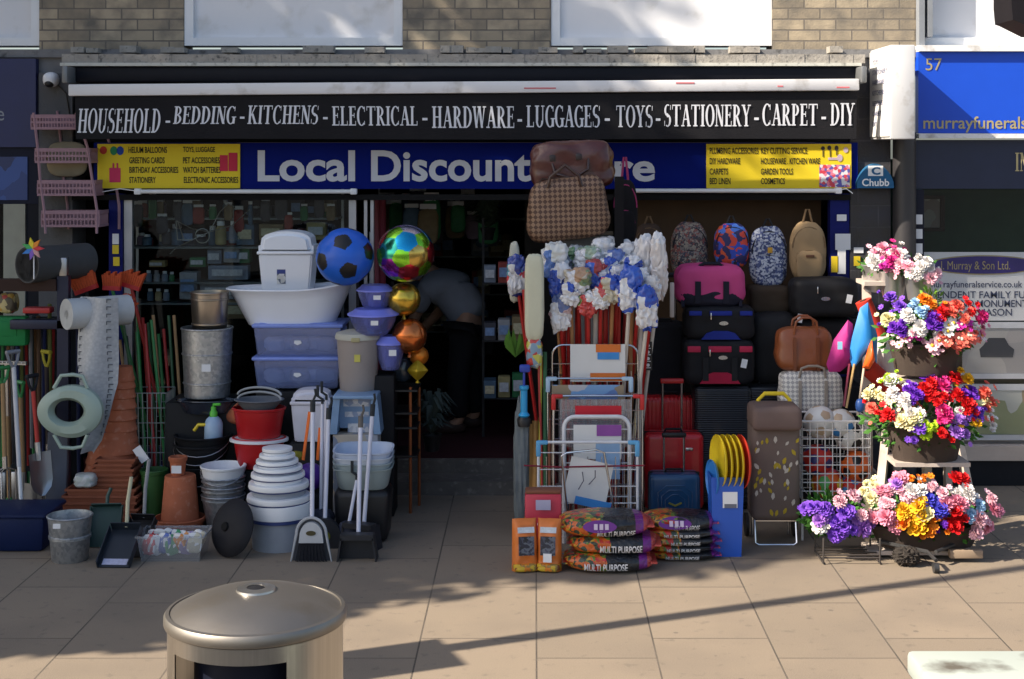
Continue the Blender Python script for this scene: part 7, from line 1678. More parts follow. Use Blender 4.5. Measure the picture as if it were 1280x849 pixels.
roll('lower bright red roll lying behind the middle flower basket', W(1150, 520, 9.8), W(1086, 460, 9.7), .06, RC, EC)
roll('black and cream striped roll under the lower red roll', W(1140, 560, 9.85), W(1083, 485, 9.75), .055, ribbed('striped_roll', (.12, .1, .09), .6, 0, 90), EC)
roll('white wrapped roll standing behind the upper flower basket', W(1122, 560, 9.8), W(1105, 420, 9.8), .07, M('white_wrap', (.68, .64, .62), .4, bump=.3), EC)
for i, (x0, y0, x1, y1, mat, lab) in enumerate(((1068, 455, 1058, 510, M('gold_stick', (.45, .3, .12), .4), 'thin tan stick hanging below the magenta kite'), (1080, 460, 1072, 520, M('pale_stick2', (.55, .45, .35), .4), 'pale stick hanging below the orange kite tail'), (1062, 455, 1055, 508, M('dark_red_stick', (.2, .02, .05), .4), 'dark red stick hanging beside the white chequered bag'))):
    a = W(x0, y0, 9.6); b_ = W(x1, y1, 9.55); tag(MB().cyl((0, 0, 0), b_-a, .008, n=7).build('kite_stick', mat, loc=a), lab, 'stick', 'kite sticks')
mb = MB(); mb.sup((0, 0, 0), .03, .03, .045, 2.2, 6); tag(mb.build('blue_reel', M('reel_blue', (.03, .1, .35), .4), loc=W(1075, 507, 9.5)), 'small blue line reel hanging below the kite sticks', 'reel')

# ================================================================== FLOWERS
def petal_bloom(kind, mat, cmat):
    """unit bloom facing +z (radius about 1)"""
    mb = MB(); rr = random.Random(kind)
    def petal(a, el, L, w, cup):
        d = Vector((math.cos(a)*math.cos(el), math.sin(a)*math.cos(el), math.sin(el))); s_ = Vector((-math.sin(a), math.cos(a), 0)); u = s_.cross(d)*-1
        if u.z < 0: u = -u
        vs = [Vector((0, 0, 0)), d*L*.5-s_*w*.8+u*cup*.5, d*L*.5+s_*w*.8+u*cup*.5, d*L*.55-u*cup*.15, d*L-s_*w*.55+u*cup, d*L+s_*w*.55+u*cup, d*L*1.06+u*cup*.6]
        mb.add(vs, [(0, 3, 1), (0, 2, 3), (1, 3, 6, 4), (3, 2, 5, 6)])
    if kind == 1:                                    # ruffled carnation
        for ring, (n, el, L, w) in enumerate(((9, .05, 1, .36), (9, .45, .92, .34), (8, .85, .8, .3), (6, 1.2, .62, .26))):
            for k in range(n): petal(2*PI*k/n+ring*.35+rr.uniform(-.1, .1), el, L*rr.uniform(.9, 1.05), w, rr.uniform(-.1, .22))
    elif kind == 2:                                  # open daisy with eye
        for k in range(7): petal(2*PI*k/7, .3, 1, .4, -.05)
        mb.m = 1; mb.sup((0, 0, .2), .26, .26, .2, 2, 4); mb.m = 0
    elif kind == 3:                                  # pompom
        for k in range(44):
            z = 1-1.6*k/43; a = k*2.4; el = math.asin(max(-1, min(1, z))); petal(a, el, rr.uniform(.85, 1), .26, rr.uniform(-.06, .16))
    elif kind == 4:                                  # cup shaped rose
        for ring, (n, el, L, w, cup) in enumerate(((6, .2, 1, .5, .35), (5, .7, .8, .42, .3), (4, 1.1, .65, .3, .1))):
            for k in range(n): petal(2*PI*k/n+ring*.6, el, L, w, cup)
    o = mb.build('bloom', [mat, cmat], ang=60); me = o.data; bpy.data.objects.remove(o); return me
FC = {'white': (.75, .72, .7), 'cream': (.72, .66, .38), 'pink': (.68, .25, .35), 'hot': (.6, .03, .2), 'magenta': (.5, .03, .3), 'red': (.6, .012, .015), 'coral': (.7, .14, .1), 'purple': (.14, .03, .42), 'lilac': (.36, .16, .58), 'violet': (.19, .07, .52), 'yellow': (.75, .42, .02), 'orange': (.7, .2, .015), 'lime': (.42, .6, .03), 'blue': (.06, .06, .5), 'sky': (.35, .55, .75), 'palepink': (.75, .45, .52)}
BEYE = M('bloom_eye', (.6, .4, .05), .7); EYED = M('bloom_eye_pale', (.7, .65, .5), .7)
_bl = {}
def bloom_mesh(kind, c):
    if (kind, c) not in _bl: _bl[(kind, c)] = petal_bloom(kind, M('petal_'+c, FC[c], .6, var=.22, scale=2.0), EYED if c in ('coral', 'magenta') else BEYE)
    return _bl[(kind, c)]
WORDS = {'hot': 'hot pink', 'palepink': 'pale pink', 'sky': 'pale sky blue'}
LEAFG = M('silk_leaf', (.05, .15, .025), .55, var=.4, scale=20); LEAFL = M('silk_leaf_light', (.16, .3, .04), .5, var=.3, scale=20)
def foliage(parent, c, rx, ry, rz, n, seed, mat=None, s=.04):
    rr = random.Random(seed); mb = MB()
    for i in range(n):
        d = Vector((rr.gauss(0, 1), rr.gauss(0, 1), rr.gauss(0, 1))).normalized(); k = rr.uniform(.55, 1.02)
        p = Vector((c[0]+d.x*rx*k, c[1]+d.y*ry*k, c[2]+d.z*rz*k)); a = (d+Vector((rr.uniform(-.6, .6), rr.uniform(-.6, .6), rr.uniform(-.6, .6)))).normalized(); b_ = a.orthogonal().normalized(); L = s*rr.uniform(.7, 1.3)
        mid = p+a*L*.6; mb.add([p, mid-b_*L*.35, p+a*L*1.3, mid+b_*L*.35, mid+a.cross(b_)*L*.15], [(0, 4, 1), (4, 2, 1), (0, 3, 4), (4, 3, 2)])
    return mb.build('foliage', mat or LEAFG, parent)
def blooms(parent, o, Y, seeds, n, jit, size, dome, seed):
    """flower heads on a dome: seeds = (px, py, colour, kind, weight)"""
    rr = random.Random(seed); k = 0
    tot = sum(s_[4] for s_ in seeds)
    for (x, y, c, kd, wt) in seeds:
        for j in range(max(1, round(n*wt/tot))):
            kd = 1 if kd == 3 and rr.random() < .45 else kd; px_ = x+rr.gauss(0, jit); py_ = y+rr.gauss(0, jit*.75)
            p = W(px_, py_, Y)-o
            u = max(-1.2, min(1.2, p.x-dome[0])/dome[2]); v = (p.z-dome[1])/dome[3]
            q = max(.0, 1-u*u-v*v); p.y = -dome[4]*math.sqrt(q)+rr.uniform(-.01, .02)
            ob = bpy.data.objects.new('bloom', bloom_mesh(kd, c)); C.objects.link(ob); ob.parent = parent; ob.location = p
            d = Vector((u*.8+rr.uniform(-.3, .3), -.9+rr.uniform(-.2, .2), .5+v*.7+rr.uniform(-.2, .3)))
            ob.rotation_euler = d.to_track_quat('Z', 'Y').to_euler(); ob.rotation_euler.rotate_axis('Z', rr.uniform(0, 6)); s_ = size*1.1*rr.uniform(.62, 1.28)*(1.02 if kd == 3 else 1); ob.scale = (s_, s_, s_)
            k += 1
    sm = MB(); pal = sorted({s_[2] for s_ in seeds})   # the many small filler flowers between the counted heads
    for j in range(2*k):
        x, y, c, kd, wt = seeds[rr.randrange(len(seeds))]
        p = W(x+rr.gauss(0, jit*1.5), y+rr.gauss(0, jit*1.2), Y)-o
        u = max(-1.2, min(1.2, p.x-dome[0])/dome[2]); v = (p.z-dome[1])/dome[3]
        p.y = -dome[4]*math.sqrt(max(0, 1-u*u-v*v))*rr.uniform(.8, 1.05)+rr.uniform(-.015, .03)
        me = bloom_mesh(rr.choice((2, 2, 4)), c); T = Matrix.Translation(p) @ Vector((u*.8+rr.uniform(-.5, .5), -.8, .5+v*.7+rr.uniform(-.4, .5))).to_track_quat('Z', 'Y').to_matrix().to_4x4() @ Matrix.Scale(size*rr.uniform(.35, .65), 4)
        sm.m = pal.index(c); sm.add([w.co for w in me.vertices], [tuple(f.vertices) for f in me.polygons], T)
    so = sm.build('small_blooms', [bloom_mesh(1, c).materials[0] for c in pal], parent, ang=60); so['kind'] = 'stuff'
    return k
WICK = ribbed('dark_wicker', (.06, .04, .03), .8, 0, 420)
def wicker(parent, rx, ry, h, z0):
    mb = MB(); mb.lathe([(.001, 0), (.8, 0), (.84, .01), (1, h), (1.03, h), (1.03, h+.012), (.95, h+.012), (.8, .02), (.001, .02)], 36, Matrix.Translation((0, 0, z0)) @ Matrix.Diagonal((rx, ry, 1, 1)), 1, 1, 18, .015); return mb.build('basket_body', WICK, parent)
fst = thing('flower_stand', 'white painted stepped wooden stand carrying the flower baskets', 'flower stand', (W(1160, 0, 9.4).x, 9.35, 0))
SW = M('stand_white', (.5, .43, .38), .6, var=.1, dirt=(.4, .34, .28), scale=8); o_ = fst.location
def stl(x0, y0, Y0, x1, y1, Y1, nm='leg', r=.026):
    a = W(x0, y0, Y0)-o_; b_ = W(x1, y1, Y1)-o_; a.z = max(a.z, -0.0); b_.z = max(b_.z, 0)
    d = b_-a; mb = MB(); T = Matrix.Translation((a+b_)/2) @ d.to_track_quat('Z', 'Y').to_matrix().to_4x4(); mb.box(-r, r, -r*.7, r*.7, -d.length/2, d.length/2, T); mb.build(nm, SW, fst)
stl(1098, 640, 9.3, 1112, 500, 9.5); stl(1086, 668, 9.55, 1083, 345, 9.95, 'leg', .03); stl(1160, 668, 9.4, 1158, 560, 9.42, 'leg', .026); stl(1186, 665, 9.5, 1184, 560, 9.5, 'leg', .03); stl(1122, 660, 9.9, 1120, 345, 9.95); stl(1222, 668, 9.6, 1160, 360, 9.95)
mb = MB()
def shelf(x0, x1, y, Y, d=.26, nm='shelf'):
    a, b_, c, dd = rect(x0, y, x1, y+5, Y); mb = MB(); mb.box(a-o_.x, b_-o_.x, Y-o_.y-.02, Y-o_.y+d, c, dd); mb.build(nm, SW, fst)
shelf(1080, 1166, 352, 9.65, .24); shelf(1118, 1212, 474, 9.3); shelf(1118, 1212, 578, 9.15, .3); shelf(1085, 1215, 688, 9.05, .2)
for y0, y1 in ((520, 562), (585, 605), (628, 648)): stl(1088, y0, 9.8, 1108, y1, 9.5, 'rung', .012)
# three silver pots on the top tier
POTM = M('silver_pot', (.5, .49, .5), .35, .75, var=.15)
for i, (x, yb, Y, lab, cols) in enumerate(((1098, 366, 9.7, 'left small silver pot of pink and white flowers on the top tier', [(1090, 325, 'white', 1, 1), (1100, 320, 'palepink', 1, 1.5), (1110, 316, 'pink', 1, 1.5), (1098, 330, 'white', 1, 1)]), (1120, 374, 9.6, 'middle silver pot of pink and white flowers on the top tier', [(1118, 318, 'hot', 1, 1.2), (1128, 316, 'white', 1, 1), (1122, 326, 'pink', 1, 1), (1112, 330, 'magenta', 1, .8)]), (1152, 377, 9.5, 'right silver pot of white and pale pink flowers on the top tier', [(1130, 335, 'palepink', 1, 1), (1150, 330, 'white', 1, 2.5), (1165, 335, 'white', 1, 1.5), (1145, 343, 'white', 1, 1.5), (1160, 345, 'palepink', 1, 1), (1125, 330, 'pink', 1, .8)]))):
    t = thing('flower_pot', lab, 'flower pot', W(x, yb, Y)+Vector((0, .08, 0)), group='silver flower pots on the top tier')
    hh = mm(34, Y); MB().lathe(pot_profile(mm(13, Y), mm(18, Y), hh, .004, .004, .012), 24).build('pot', POTM, t)
    zc = W(0, 332, Y).z-t.location.z
    foliage(t, (0, 0, zc-.02), .1, .09, .07, 90, i+20, s=.03)
    blooms(t, t.location, Y, cols, 16, 5, .036, (0, zc-.05, .16, .16, .14), 31+i)
def tier(name, label, cx_, yb, Y, bx, bh, seeds, n, jit, size, dome, seed, fol, lime=0, basket=True):
    t = thing(name, label, 'flower basket', W(cx_, yb, Y)+Vector((0, .14, 0)), group='flower baskets on the stand')
    if t.location.z < 0: t.location.z = 0
    if basket: wicker(t, bx, .14, bh, 0)
    foliage(t, *fol, 430, seed)
    if basket: foliage(t, (0, 0, bh*.75), bx*1.02, .15, bh*.55, 130, seed+7, None, .032); 
    if lime: foliage(t, lime[0], lime[1], .07, lime[2], 90, seed+1, LEAFL, .035)
    blooms(t, t.location-Vector((0, 0, 0)), Y, seeds, n, jit, size, dome, seed); return t
k2 = mm(1, 9.25)
tier('flower_basket', 'upper wicker basket of mixed flowers with a tall lime sprig', 1166, 472, 9.2, mm(47, 9.2), mm(38, 9.2),
    [(1112, 402, 'cream', 1, 2), (1125, 385, 'violet', 1, 1.5), (1120, 412, 'purple', 1, 2), (1135, 400, 'white', 1, 3.5), (1147, 385, 'sky', 1, 2.5), (1138, 418, 'magenta', 1, 2), (1125, 425, 'palepink', 2, 1.5), (1150, 410, 'white', 1, 1.5), (1165, 402, 'purple', 1, 2.5), (1175, 405, 'violet', 1, 1.2), (1180, 390, 'red', 1, 2.5), (1190, 388, 'coral', 1, 2), (1185, 405, 'white', 2, 2), (1203, 403, 'magenta', 2, 2), (1180, 422, 'coral', 2, 3), (1195, 428, 'coral', 2, 3.5), (1172, 432, 'palepink', 2, 2), (1212, 420, 'coral', 2, 2.5), (1222, 388, 'red', 1, 1.5), (1230, 400, 'hot', 1, 1.5), (1208, 390, 'coral', 1, 1.5), (1232, 410, 'pink', 1, 1), (1222, 415, 'white', 2, 1), (1168, 380, 'orange', 1, .8)], 92, 5.5, .033, (0, .22, .36, .3, .2), 41, ((0, .05, .24), .32, .15, .17), ((.02, -.02, .42), .07, .13))
tier('flower_basket', 'middle wicker basket heaped with red, white and purple flowers', 1164, 580, 9.1, mm(48, 9.1), mm(40, 9.1),
    [(1094, 512, 'coral', 1, 1.5), (1104, 518, 'red', 1, 1), (1106, 500, 'cream', 1, 2), (1115, 487, 'white', 1, 2), (1122, 480, 'lime', 1, 1), (1128, 502, 'white', 3, 2.5), (1140, 492, 'purple', 3, 2.5), (1118, 519, 'red', 3, 1.5), (1135, 522, 'cream', 3, 3), (1148, 515, 'white', 1, 2.5), (1155, 530, 'lime', 1, 3.5), (1144, 540, 'violet', 1, 1.5), (1163, 490, 'red', 1, 3.5), (1175, 495, 'red', 1, 3), (1168, 478, 'purple', 1, 2), (1184, 485, 'hot', 1, 2), (1180, 520, 'hot', 3, 2.5), (1178, 535, 'red', 1, 1.5), (1192, 522, 'lilac', 1, 2), (1198, 515, 'white', 3, 1.5), (1197, 537, 'lilac', 1, 1.2), (1205, 500, 'red', 1, 2.5), (1195, 475, 'red', 1, 1.5), (1217, 495, 'purple', 1, 2.5), (1212, 512, 'red', 1, 2), (1222, 515, 'violet', 1, 2), (1216, 476, 'yellow', 1, 1.5), (1215, 530, 'yellow', 1, .8), (1232, 505, 'cream', 1, 1.2), (1242, 495, 'coral', 1, 1.2), (1245, 512, 'coral', 1, 1.2), (1240, 530, 'white', 1, .8)], 96, 5.5, .037, (0, .2, .42, .3, .22), 42, ((0, .05, .22), .38, .16, .16))
t5 = tier('flower_tray', 'low wire tray of purple pompom flowers at the left of the bottom tier', 1052, 690, 8.95, .2, .1,
    [(1015, 638, 'violet', 3, 2), (1025, 650, 'lilac', 3, 1.5), (1030, 635, 'violet', 3, 1.5), (1038, 652, 'violet', 3, 2), (1045, 665, 'violet', 3, 2), (1055, 640, 'violet', 3, 1.5), (1060, 660, 'violet', 3, 2), (1052, 625, 'palepink', 3, 1), (1064, 625, 'palepink', 3, .8), (1072, 647, 'lilac', 3, 1.5), (1088, 655, 'lilac', 3, 1.5), (1022, 660, 'white', 1, .8), (1080, 640, 'palepink', 1, .8)], 30, 4, .04, (0, .2, .25, .24, .16), 43, ((0, .04, .18), .22, .12, .12), basket=False)
t6 = tier('flower_tray', 'long low tray of pink, yellow, red and white bunches on the bottom tier', 1165, 690, 8.95, .34, .12,
    [(1095, 610, 'cream', 1, 2), (1092, 625, 'cream', 1, 1.2), (1105, 618, 'pink', 1, 2), (1110, 632, 'palepink', 3, 2), (1120, 612, 'palepink', 1, 2.5), (1120, 608, 'lilac', 1, 1), (1133, 620, 'palepink', 3, 2.5), (1100, 645, 'pink', 3, 2), (1112, 648, 'pink', 4, 2), (1118, 660, 'pink', 2, 1.2), (1130, 605, 'pink', 1, 1.5), (1150, 600, 'orange', 1, 1), (1145, 612, 'white', 1, 1.5), (1165, 610, 'palepink', 1, 1.5), (1178, 618, 'palepink', 1, 1.5), (1127, 640, 'yellow', 1, 2), (1140, 640, 'yellow', 1, 2), (1150, 625, 'yellow', 1, 1.5), (1148, 640, 'cream', 4, 1.2), (1142, 655, 'yellow', 4, 2), (1152, 662, 'orange', 4, 1.5), (1162, 645, 'orange', 4, 1.2), (1162, 660, 'orange', 4, 1), (1128, 650, 'orange', 4, 1), (1163, 622, 'blue', 1, 1.5), (1172, 638, 'blue', 1, 1.5), (1172, 650, 'purple', 1, 1), (1188, 638, 'red', 4, 2.5), (1188, 655, 'red', 4, 2.5), (1198, 648, 'red', 4, 1.5), (1185, 625, 'pink', 3, 2), (1200, 628, 'pink', 3, 1.5), (1195, 615, 'white', 3, 1.5), (1212, 615, 'white', 3, 1.5), (1206, 602, 'red', 1, 1.2), (1216, 625, 'white', 3, 1), (1212, 645, 'sky', 3, 1.5), (1224, 636, 'sky', 3, 1.5), (1224, 650, 'palepink', 3, 2), (1220, 660, 'palepink', 4, 1.2), (1236, 660, 'pink', 3, 1.2), (1243, 640, 'pink', 3, 1.5), (1242, 628, 'palepink', 3, 1)], 98, 3.8, .04, (0, .2, .45, .28, .2), 44, ((0, .05, .2), .36, .14, .13))
wt = thing('wire_tray', 'black wire tray with legs under the purple pompom flowers', 'tray', (W(1062, 0, 8.95).x, 8.95, 0))
mb = MB()
for k in range(5): mb.cyl((-.18, -.05+.06*k, .04+.0), (.18, -.05+.06*k, .04), .005, n=5)
for sx in (-.17, .17): mb.tube([(sx, -.06, .16), (sx, -.06, .01), (sx, .2, .01), (sx, .2, .16)], .006, 6)
mb.build('wire_frame', M('dull_black_wire', (.08, .07, .065), .5, .4), wt)
wt = thing('castor_base', 'dark metal base on castors under the flower stand', 'base', (W(1165, 0, 8.75).x, 8.75, 0))
mb = MB(); mb.tube([(-.25, .3, .1), (0, .1, .09), (.02, -.02, .07)], .012, 6); mb.tube([(.28, .32, .1), (.05, .1, .09)], .012, 6); mb.build('arms', M('dark_cast', (.05, .05, .052), .5, .4), wt)
mb = MB(); mb.cyl((.0, -.03, .03), (.03, -.03, .03), .03, n=14); mb.build('castor', M('castor_dark', (.03, .03, .032), .4), wt)
mb = MB(); mb.sup((-.12, .12, .06), .075, .05, .05, 2.4, 12, .4, 7, 3); mb.build('twig_nest', M('twig', (.04, .034, .03), .9, var=.4, bump=.8, bscale=50), wt)
mb = MB(); mb.rbox((0, 0, 0), (.2, .05, .05), .006); tag(mb.build('timber_block', M('timber_pale', (.28, .21, .15), .7), loc=W(1207, 692, 8.95)), 'short pale timber block on the paving right of the castor base', 'block')

# ================================================================== STREET FURNITURE NEAR THE CAMERA
Yn = 4.85
sb = thing('litter_bin', 'round stainless steel litter bin with a domed lid and dark openings', 'litter bin', (W(320, 0, Yn).x, Yn, 0))
SST = M('brushed_stainless', (.27, .25, .225), .5, 1.0, var=.3, scale=2.5, dirt=(.25, .22, .18), bump=.12, bscale=9)
def brushed():
    m, ns, ls, b = _new('brushed_body')
    tc = ns.new('ShaderNodeTexCoord'); mp = ns.new('ShaderNodeMapping'); mp.inputs['Scale'].default_value = (60, 60, 1.2); ls.new(tc.outputs['Object'], mp.inputs['Vector'])
    nz = ns.new('ShaderNodeTexNoise'); nz.inputs['Scale'].default_value = 2; nz.inputs['Detail'].default_value = 5; ls.new(mp.outputs[0], nz.inputs['Vector'])
    ls.new(_mix(ns, ls, nz.outputs['Fac'], (.42, .4, .37), (.6, .57, .53)), b.inputs['Base Color'])
    b.inputs['Metallic'].default_value = 1; b.inputs['Roughness'].default_value = .3; b.inputs['Anisotropic'].default_value = .6
    return m
rb_ = mm(112, Yn); z_top = W(0, 762, Yn-rb_).z
zr = EYE-(763-PY)*Yn/FP                                             # rim height
MB().lathe([(.03, zr+.068), (rb_*.25, zr+.066), (rb_*.45, zr+.059), (rb_*.65, zr+.044), (rb_*.82, zr+.025), (rb_*.94, zr+.006), (rb_*.945, zr+.011), (rb_*.985, zr+.008), (rb_*1.005, zr-.002), (rb_*1.005, zr-.024), (rb_*.995, zr-.03), (rb_*.95, zr-.034), (.02, zr-.034)], 72).build('lid', SST, sb)
MB().lathe([(.001, zr+.077), (.022, zr+.077), (.03, zr+.073)], 20).build('lid_hole', BLACK, sb)
MB().lathe([(.03, zr+.068), (.03, zr+.076), (mm(24, Yn), zr+.073), (mm(25, Yn), zr+.063)], 32).build('ash_plate', M('plate_steel', (.5, .48, .45), .35, 1.0), sb)
BRB = brushed(); mb = MB(); n = 96; ro = rb_*.965; zh = zr-.035; z1 = zr-.085; z2 = zr-.4
op = [(math.radians(-100-41), math.radians(-100+41)), (math.radians(80-41), math.radians(80+41))]
def inop(a):
    for lo, hi in op:
        for s_ in (0, 2*PI, -2*PI):
            if lo <= a+s_ <= hi: return True
    return False
vs = []; f = []
zs = [.02, z2, z1, zh]
for i in range(n):
    a = 2*PI*i/n
    for z in zs: vs.append((ro*math.cos(a), ro*math.sin(a), z))
for i in range(n):
    am = 2*PI*(i+.5)/n; j = (i+1) % n
    for k in range(3):
        if k == 1 and inop(am): continue
        f.append((i*4+k, j*4+k, j*4+k+1, i*4+k+1))
mb.add(vs, f); off = len(mb.v); mb.add([(x*.985, y*.985, z) for x, y, z in vs], f); mb.build('body', BRB, sb)
MB().lathe([(.001, .03), (ro*.95, .03), (ro*.95, z2-.1), (ro*.93, z2-.1), (ro*.92, .04), (.001, .04)], 40).build('liner', M('liner_dark', (.006, .007, .012), .6), sb)
MB().lathe([(ro*.7, z2-.1), (ro*.7, zh-.01), (ro*.68, zh-.01), (ro*.68, z2-.1)], 40).build('inner_drum', M('drum_dark', (.006, .008, .018), .5), sb)
MB().lathe([(ro*1.01, 0), (ro*1.01, .03), (ro*.9, .035), (ro*.9, 0)], 48).build('base_ring', BLACK, sb)
cbn = thing('street_cabinet', 'pale green white street cabinet with a stained flat top, nearest right', 'street cabinet', (0, 0, 0))
hc = 1.25; Yb_ = (EYE-hc)*FP/(812-PY); Xl = (1133-PX)*Yb_/FP
CAB = M('cabinet_pale', (.42, .46, .42), .5, var=.06)
cbn.location = (Xl+.45, Yb_-.19, 0)
mb = MB(); mb.rbox((0, 0, hc/2-.03), (.86, .34, hc-.1), .01); mb.build('body', CAB, cbn)
mb = MB(); mb.rbox((0, 0, hc-.03), (.9, .38, .06), .012); mb.build('top', M('cabinet_top', (.36, .4, .37), .6, var=.08, dirt=(.1, .09, .075), scale=3.2), cbn)
mb = MB(); mb.rbox((-.2, -.18, hc/2-.05), (.36, .02, hc-.25), .006); mb.build('door', CAB, cbn)
mb = MB(); mb.rbox((.2, -.18, hc/2-.05), (.36, .02, hc-.25), .006); mb.build('door', CAB, cbn)
sgn = thing('street_sign', 'black box shaped street sign with a chamfered corner, upper right edge', 'street sign', (2.1, 5.2, 0))  # dark sign box on a post, no lamp in it
p0 = W(1253, 36, 5.2); x0 = p0.x-2.1; x1 = x0+.8; zb = W(0, 37, 5.2).z
mb = MB(); mb.prism([(x0, zb+.08), (x0+.005, zb+.025+.0), (x0+.02, zb+.04-.02), (x0+.1, zb-.02), (x1, zb-.02), (x1, zb+.8), (x0, zb+.8)], -.1, .1); mb.build('box', M('sign_black', (.012, .01, .012), .5), sgn)
mb = MB(); mb.cyl((.75, .13, 0), (.75, .13, zb+.9), .045, n=14); mb.build('post', BLACK, sgn)

# ================================================================== PERSON BENDING IN THE DOORWAY
def skinned(name, pts, edges, mat, parent=None, sub=2):
    me = bpy.data.meshes.new(name); me.from_pydata([p[:3] for p in pts], edges, []); me.materials.append(mat)
    o = bpy.data.objects.new(name, me); C.objects.link(o)
    o.modifiers.new('skin', 'SKIN').use_smooth_shade = True
    for i, p in enumerate(pts):
        sv = me.skin_vertices[0].data[i]; r = p[3] if isinstance(p[3], tuple) else (p[3], p[3]); sv.radius = r; sv.use_root = (i == 0)
    m = o.modifiers.new('sub', 'SUBSURF'); m.levels = sub; m.render_levels = sub
    if parent is not None: o.parent = parent
    return o
SKIN = M('skin_tone', (.36, .2, .13), .55, var=.06); SHIRT = M('grey_shirt', (.2, .21, .24), .9, var=.15, bump=.4, bscale=14); TROU = M('dark_trousers', (.012, .012, .014), .9, bump=.3, bscale=20); SHOE = M('dark_shoe', (.05, .03, .025), .5)
Yp = 12.1
pr_o = thing('person', 'person in grey shirt and dark trousers bending forward in the shop doorway', 'person', (W(588, 0, Yp).x, Yp, .2))
# local: hips at about z .86, leaning to -x and towards the shop front
pel = (0.0, 0, .86)
B = [(*pel, (.13, .15)), (-.06, .03, 1.0, (.13, .14)), (-.14, .07, 1.12, (.14, .15)), (-.22, .12, 1.21, (.13, .15)), (-.32, .2, 1.27, .06), (-.37, .26, 1.29, .075), (-.42, .31, 1.27, .095), (-.46, .36, 1.22, .07),
    (-.12, .26, 1.17, .07), (-.25, .4, .95, .05), (-.4, .46, .8, .04), (-.46, .47, .74, .035),
    (-.36, .0, 1.14, .07), (-.46, .1, .92, .05), (-.54, .25, .78, .04), (-.58, .28, .72, .035),
    (.03, .1, .78, .11), (.0, .1, .44, .07), (.04, .13, .09, .045), (-.09, .13, .04, .04),
    (-.04, -.1, .78, .11), (-.1, -.12, .44, .07), (-.08, -.12, .09, .045), (-.2, -.13, .04, .04)]
E = [(0, 1), (1, 2), (2, 3), (3, 4), (4, 5), (5, 6), (6, 7), (3, 8), (8, 9), (9, 10), (10, 11), (3, 12), (12, 13), (13, 14), (14, 15), (0, 16), (16, 17), (17, 18), (18, 19), (0, 20), (20, 21), (21, 22), (22, 23)]
skinned('body', B, E, SKIN, pr_o)
shp = [(.03, -.01, .88, (.17, .19)), (-.05, .03, 1.0, (.17, .185)), (-.13, .07, 1.12, (.18, .2)), (-.22, .12, 1.21, (.155, .2)), (-.3, .18, 1.26, .085), (-.12, .27, 1.17, .09), (-.23, .38, .98, .07), (-.36, -.01, 1.14, .09), (-.44, .07, .96, .072)]
skinned('shirt', shp, [(0, 1), (1, 2), (2, 3), (3, 4), (3, 5), (5, 6), (3, 7), (7, 8)], SHIRT, pr_o)
trp = [(.02, 0, .86, (.155, .175)), (.03, .1, .78, .125), (.0, .1, .44, .095), (.04, .13, .1, .08), (-.04, -.1, .78, .125), (-.1, -.12, .44, .095), (-.08, -.12, .1, .08)]
skinned('trousers', trp, [(0, 1), (1, 2), (2, 3), (0, 4), (4, 5), (5, 6)], TROU, pr_o)
for (x, y) in ((-.01, .13), (-.13, -.12)):
    mb = MB(); mb.sup((x-.04, y, .045), .14, .05, .05, 2.6, 8); mb.build('shoe', SHOE, pr_o)
mb = MB(); mb.sup((-.41, .3, 1.31), .11, .11, .1, 2.2, 10, .06, 5, 1); mb.build('hair', M('dark_hair', (.02, .015, .012), .7), pr_o)
for sy in (-.045, .025):
    mb = MB(); mb.ball((-.49+sy*.5, .41+sy*.6, 1.24), .012, 5); mb.build('eye', PAPER, pr_o)
mb = MB(); mb.sup((-.5, .41, 1.215), .025, .016, .022, 2, 5); mb.build('nose', SKIN, pr_o)
def hand(x, y, z):
    pts = [(x, y, z, .03), (x-.02, y, z-.05, (.022, .04))]; ed = [(0, 1)]
    for k, (dy, L) in enumerate(((-.03, .06), (-.01, .07), (.01, .068), (.03, .052))):
        i = len(pts); pts += [(x-.025, y+dy, z-.085, .012), (x-.015, y+dy*1.1, z-.085-L*.5, .0105), (x+.0, y+dy*1.1, z-.085-L, .009)]; ed += [(1, i), (i, i+1), (i+1, i+2)]
    i = len(pts); pts += [(x-.03, y-.045, z-.04, .013), (x-.035, y-.055, z-.075, .011)]; ed += [(0, i), (i, i+1)]
    skinned('hand', pts, ed, SKIN, pr_o, 1)
hand(-.46, .47, .74); hand(-.58, .28, .72)

# ================================================================== DIM STOCK INSIDE THE SHOP
rr = random.Random(21)
def shelf_unit(label, x0, x1, y, zl, d=.3):
    t = thing('shop_shelves', label, 'shelves', ((x0+x1)/2, y, zf)); w = x1-x0
    for z in zl: MB().box(-w/2, w/2, 0, d, z-.015, z).build('shelf_board', M('glass_shelf', (.12, .15, .16), .3), t)
    for s_ in (-1, 1): MB().box(s_*w/2-.01, s_*w/2+.01, d, d+.02, 0, 2.0).build('upright', STEEL, t)
    return t
win_l = W(165, 0, 11.5).x; win_r = W(425, 0, 11.5).x
shelf_unit('dim glass shelves inside the left shop window', win_l, win_r, 11.35, [W(0, 308, 11.4).z-zf, W(0, 352, 11.4).z-zf, W(0, 378, 11.4).z-zf, W(0, 272, 11.4).z-zf])
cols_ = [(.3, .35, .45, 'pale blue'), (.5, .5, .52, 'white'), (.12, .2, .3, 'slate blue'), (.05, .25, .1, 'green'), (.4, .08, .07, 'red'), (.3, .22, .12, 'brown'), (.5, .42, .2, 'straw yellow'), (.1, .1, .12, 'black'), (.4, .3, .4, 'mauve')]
wher = ['at the left end of', 'left of centre on', 'in the middle of', 'right of centre on', 'towards the right of', 'at the right end of']
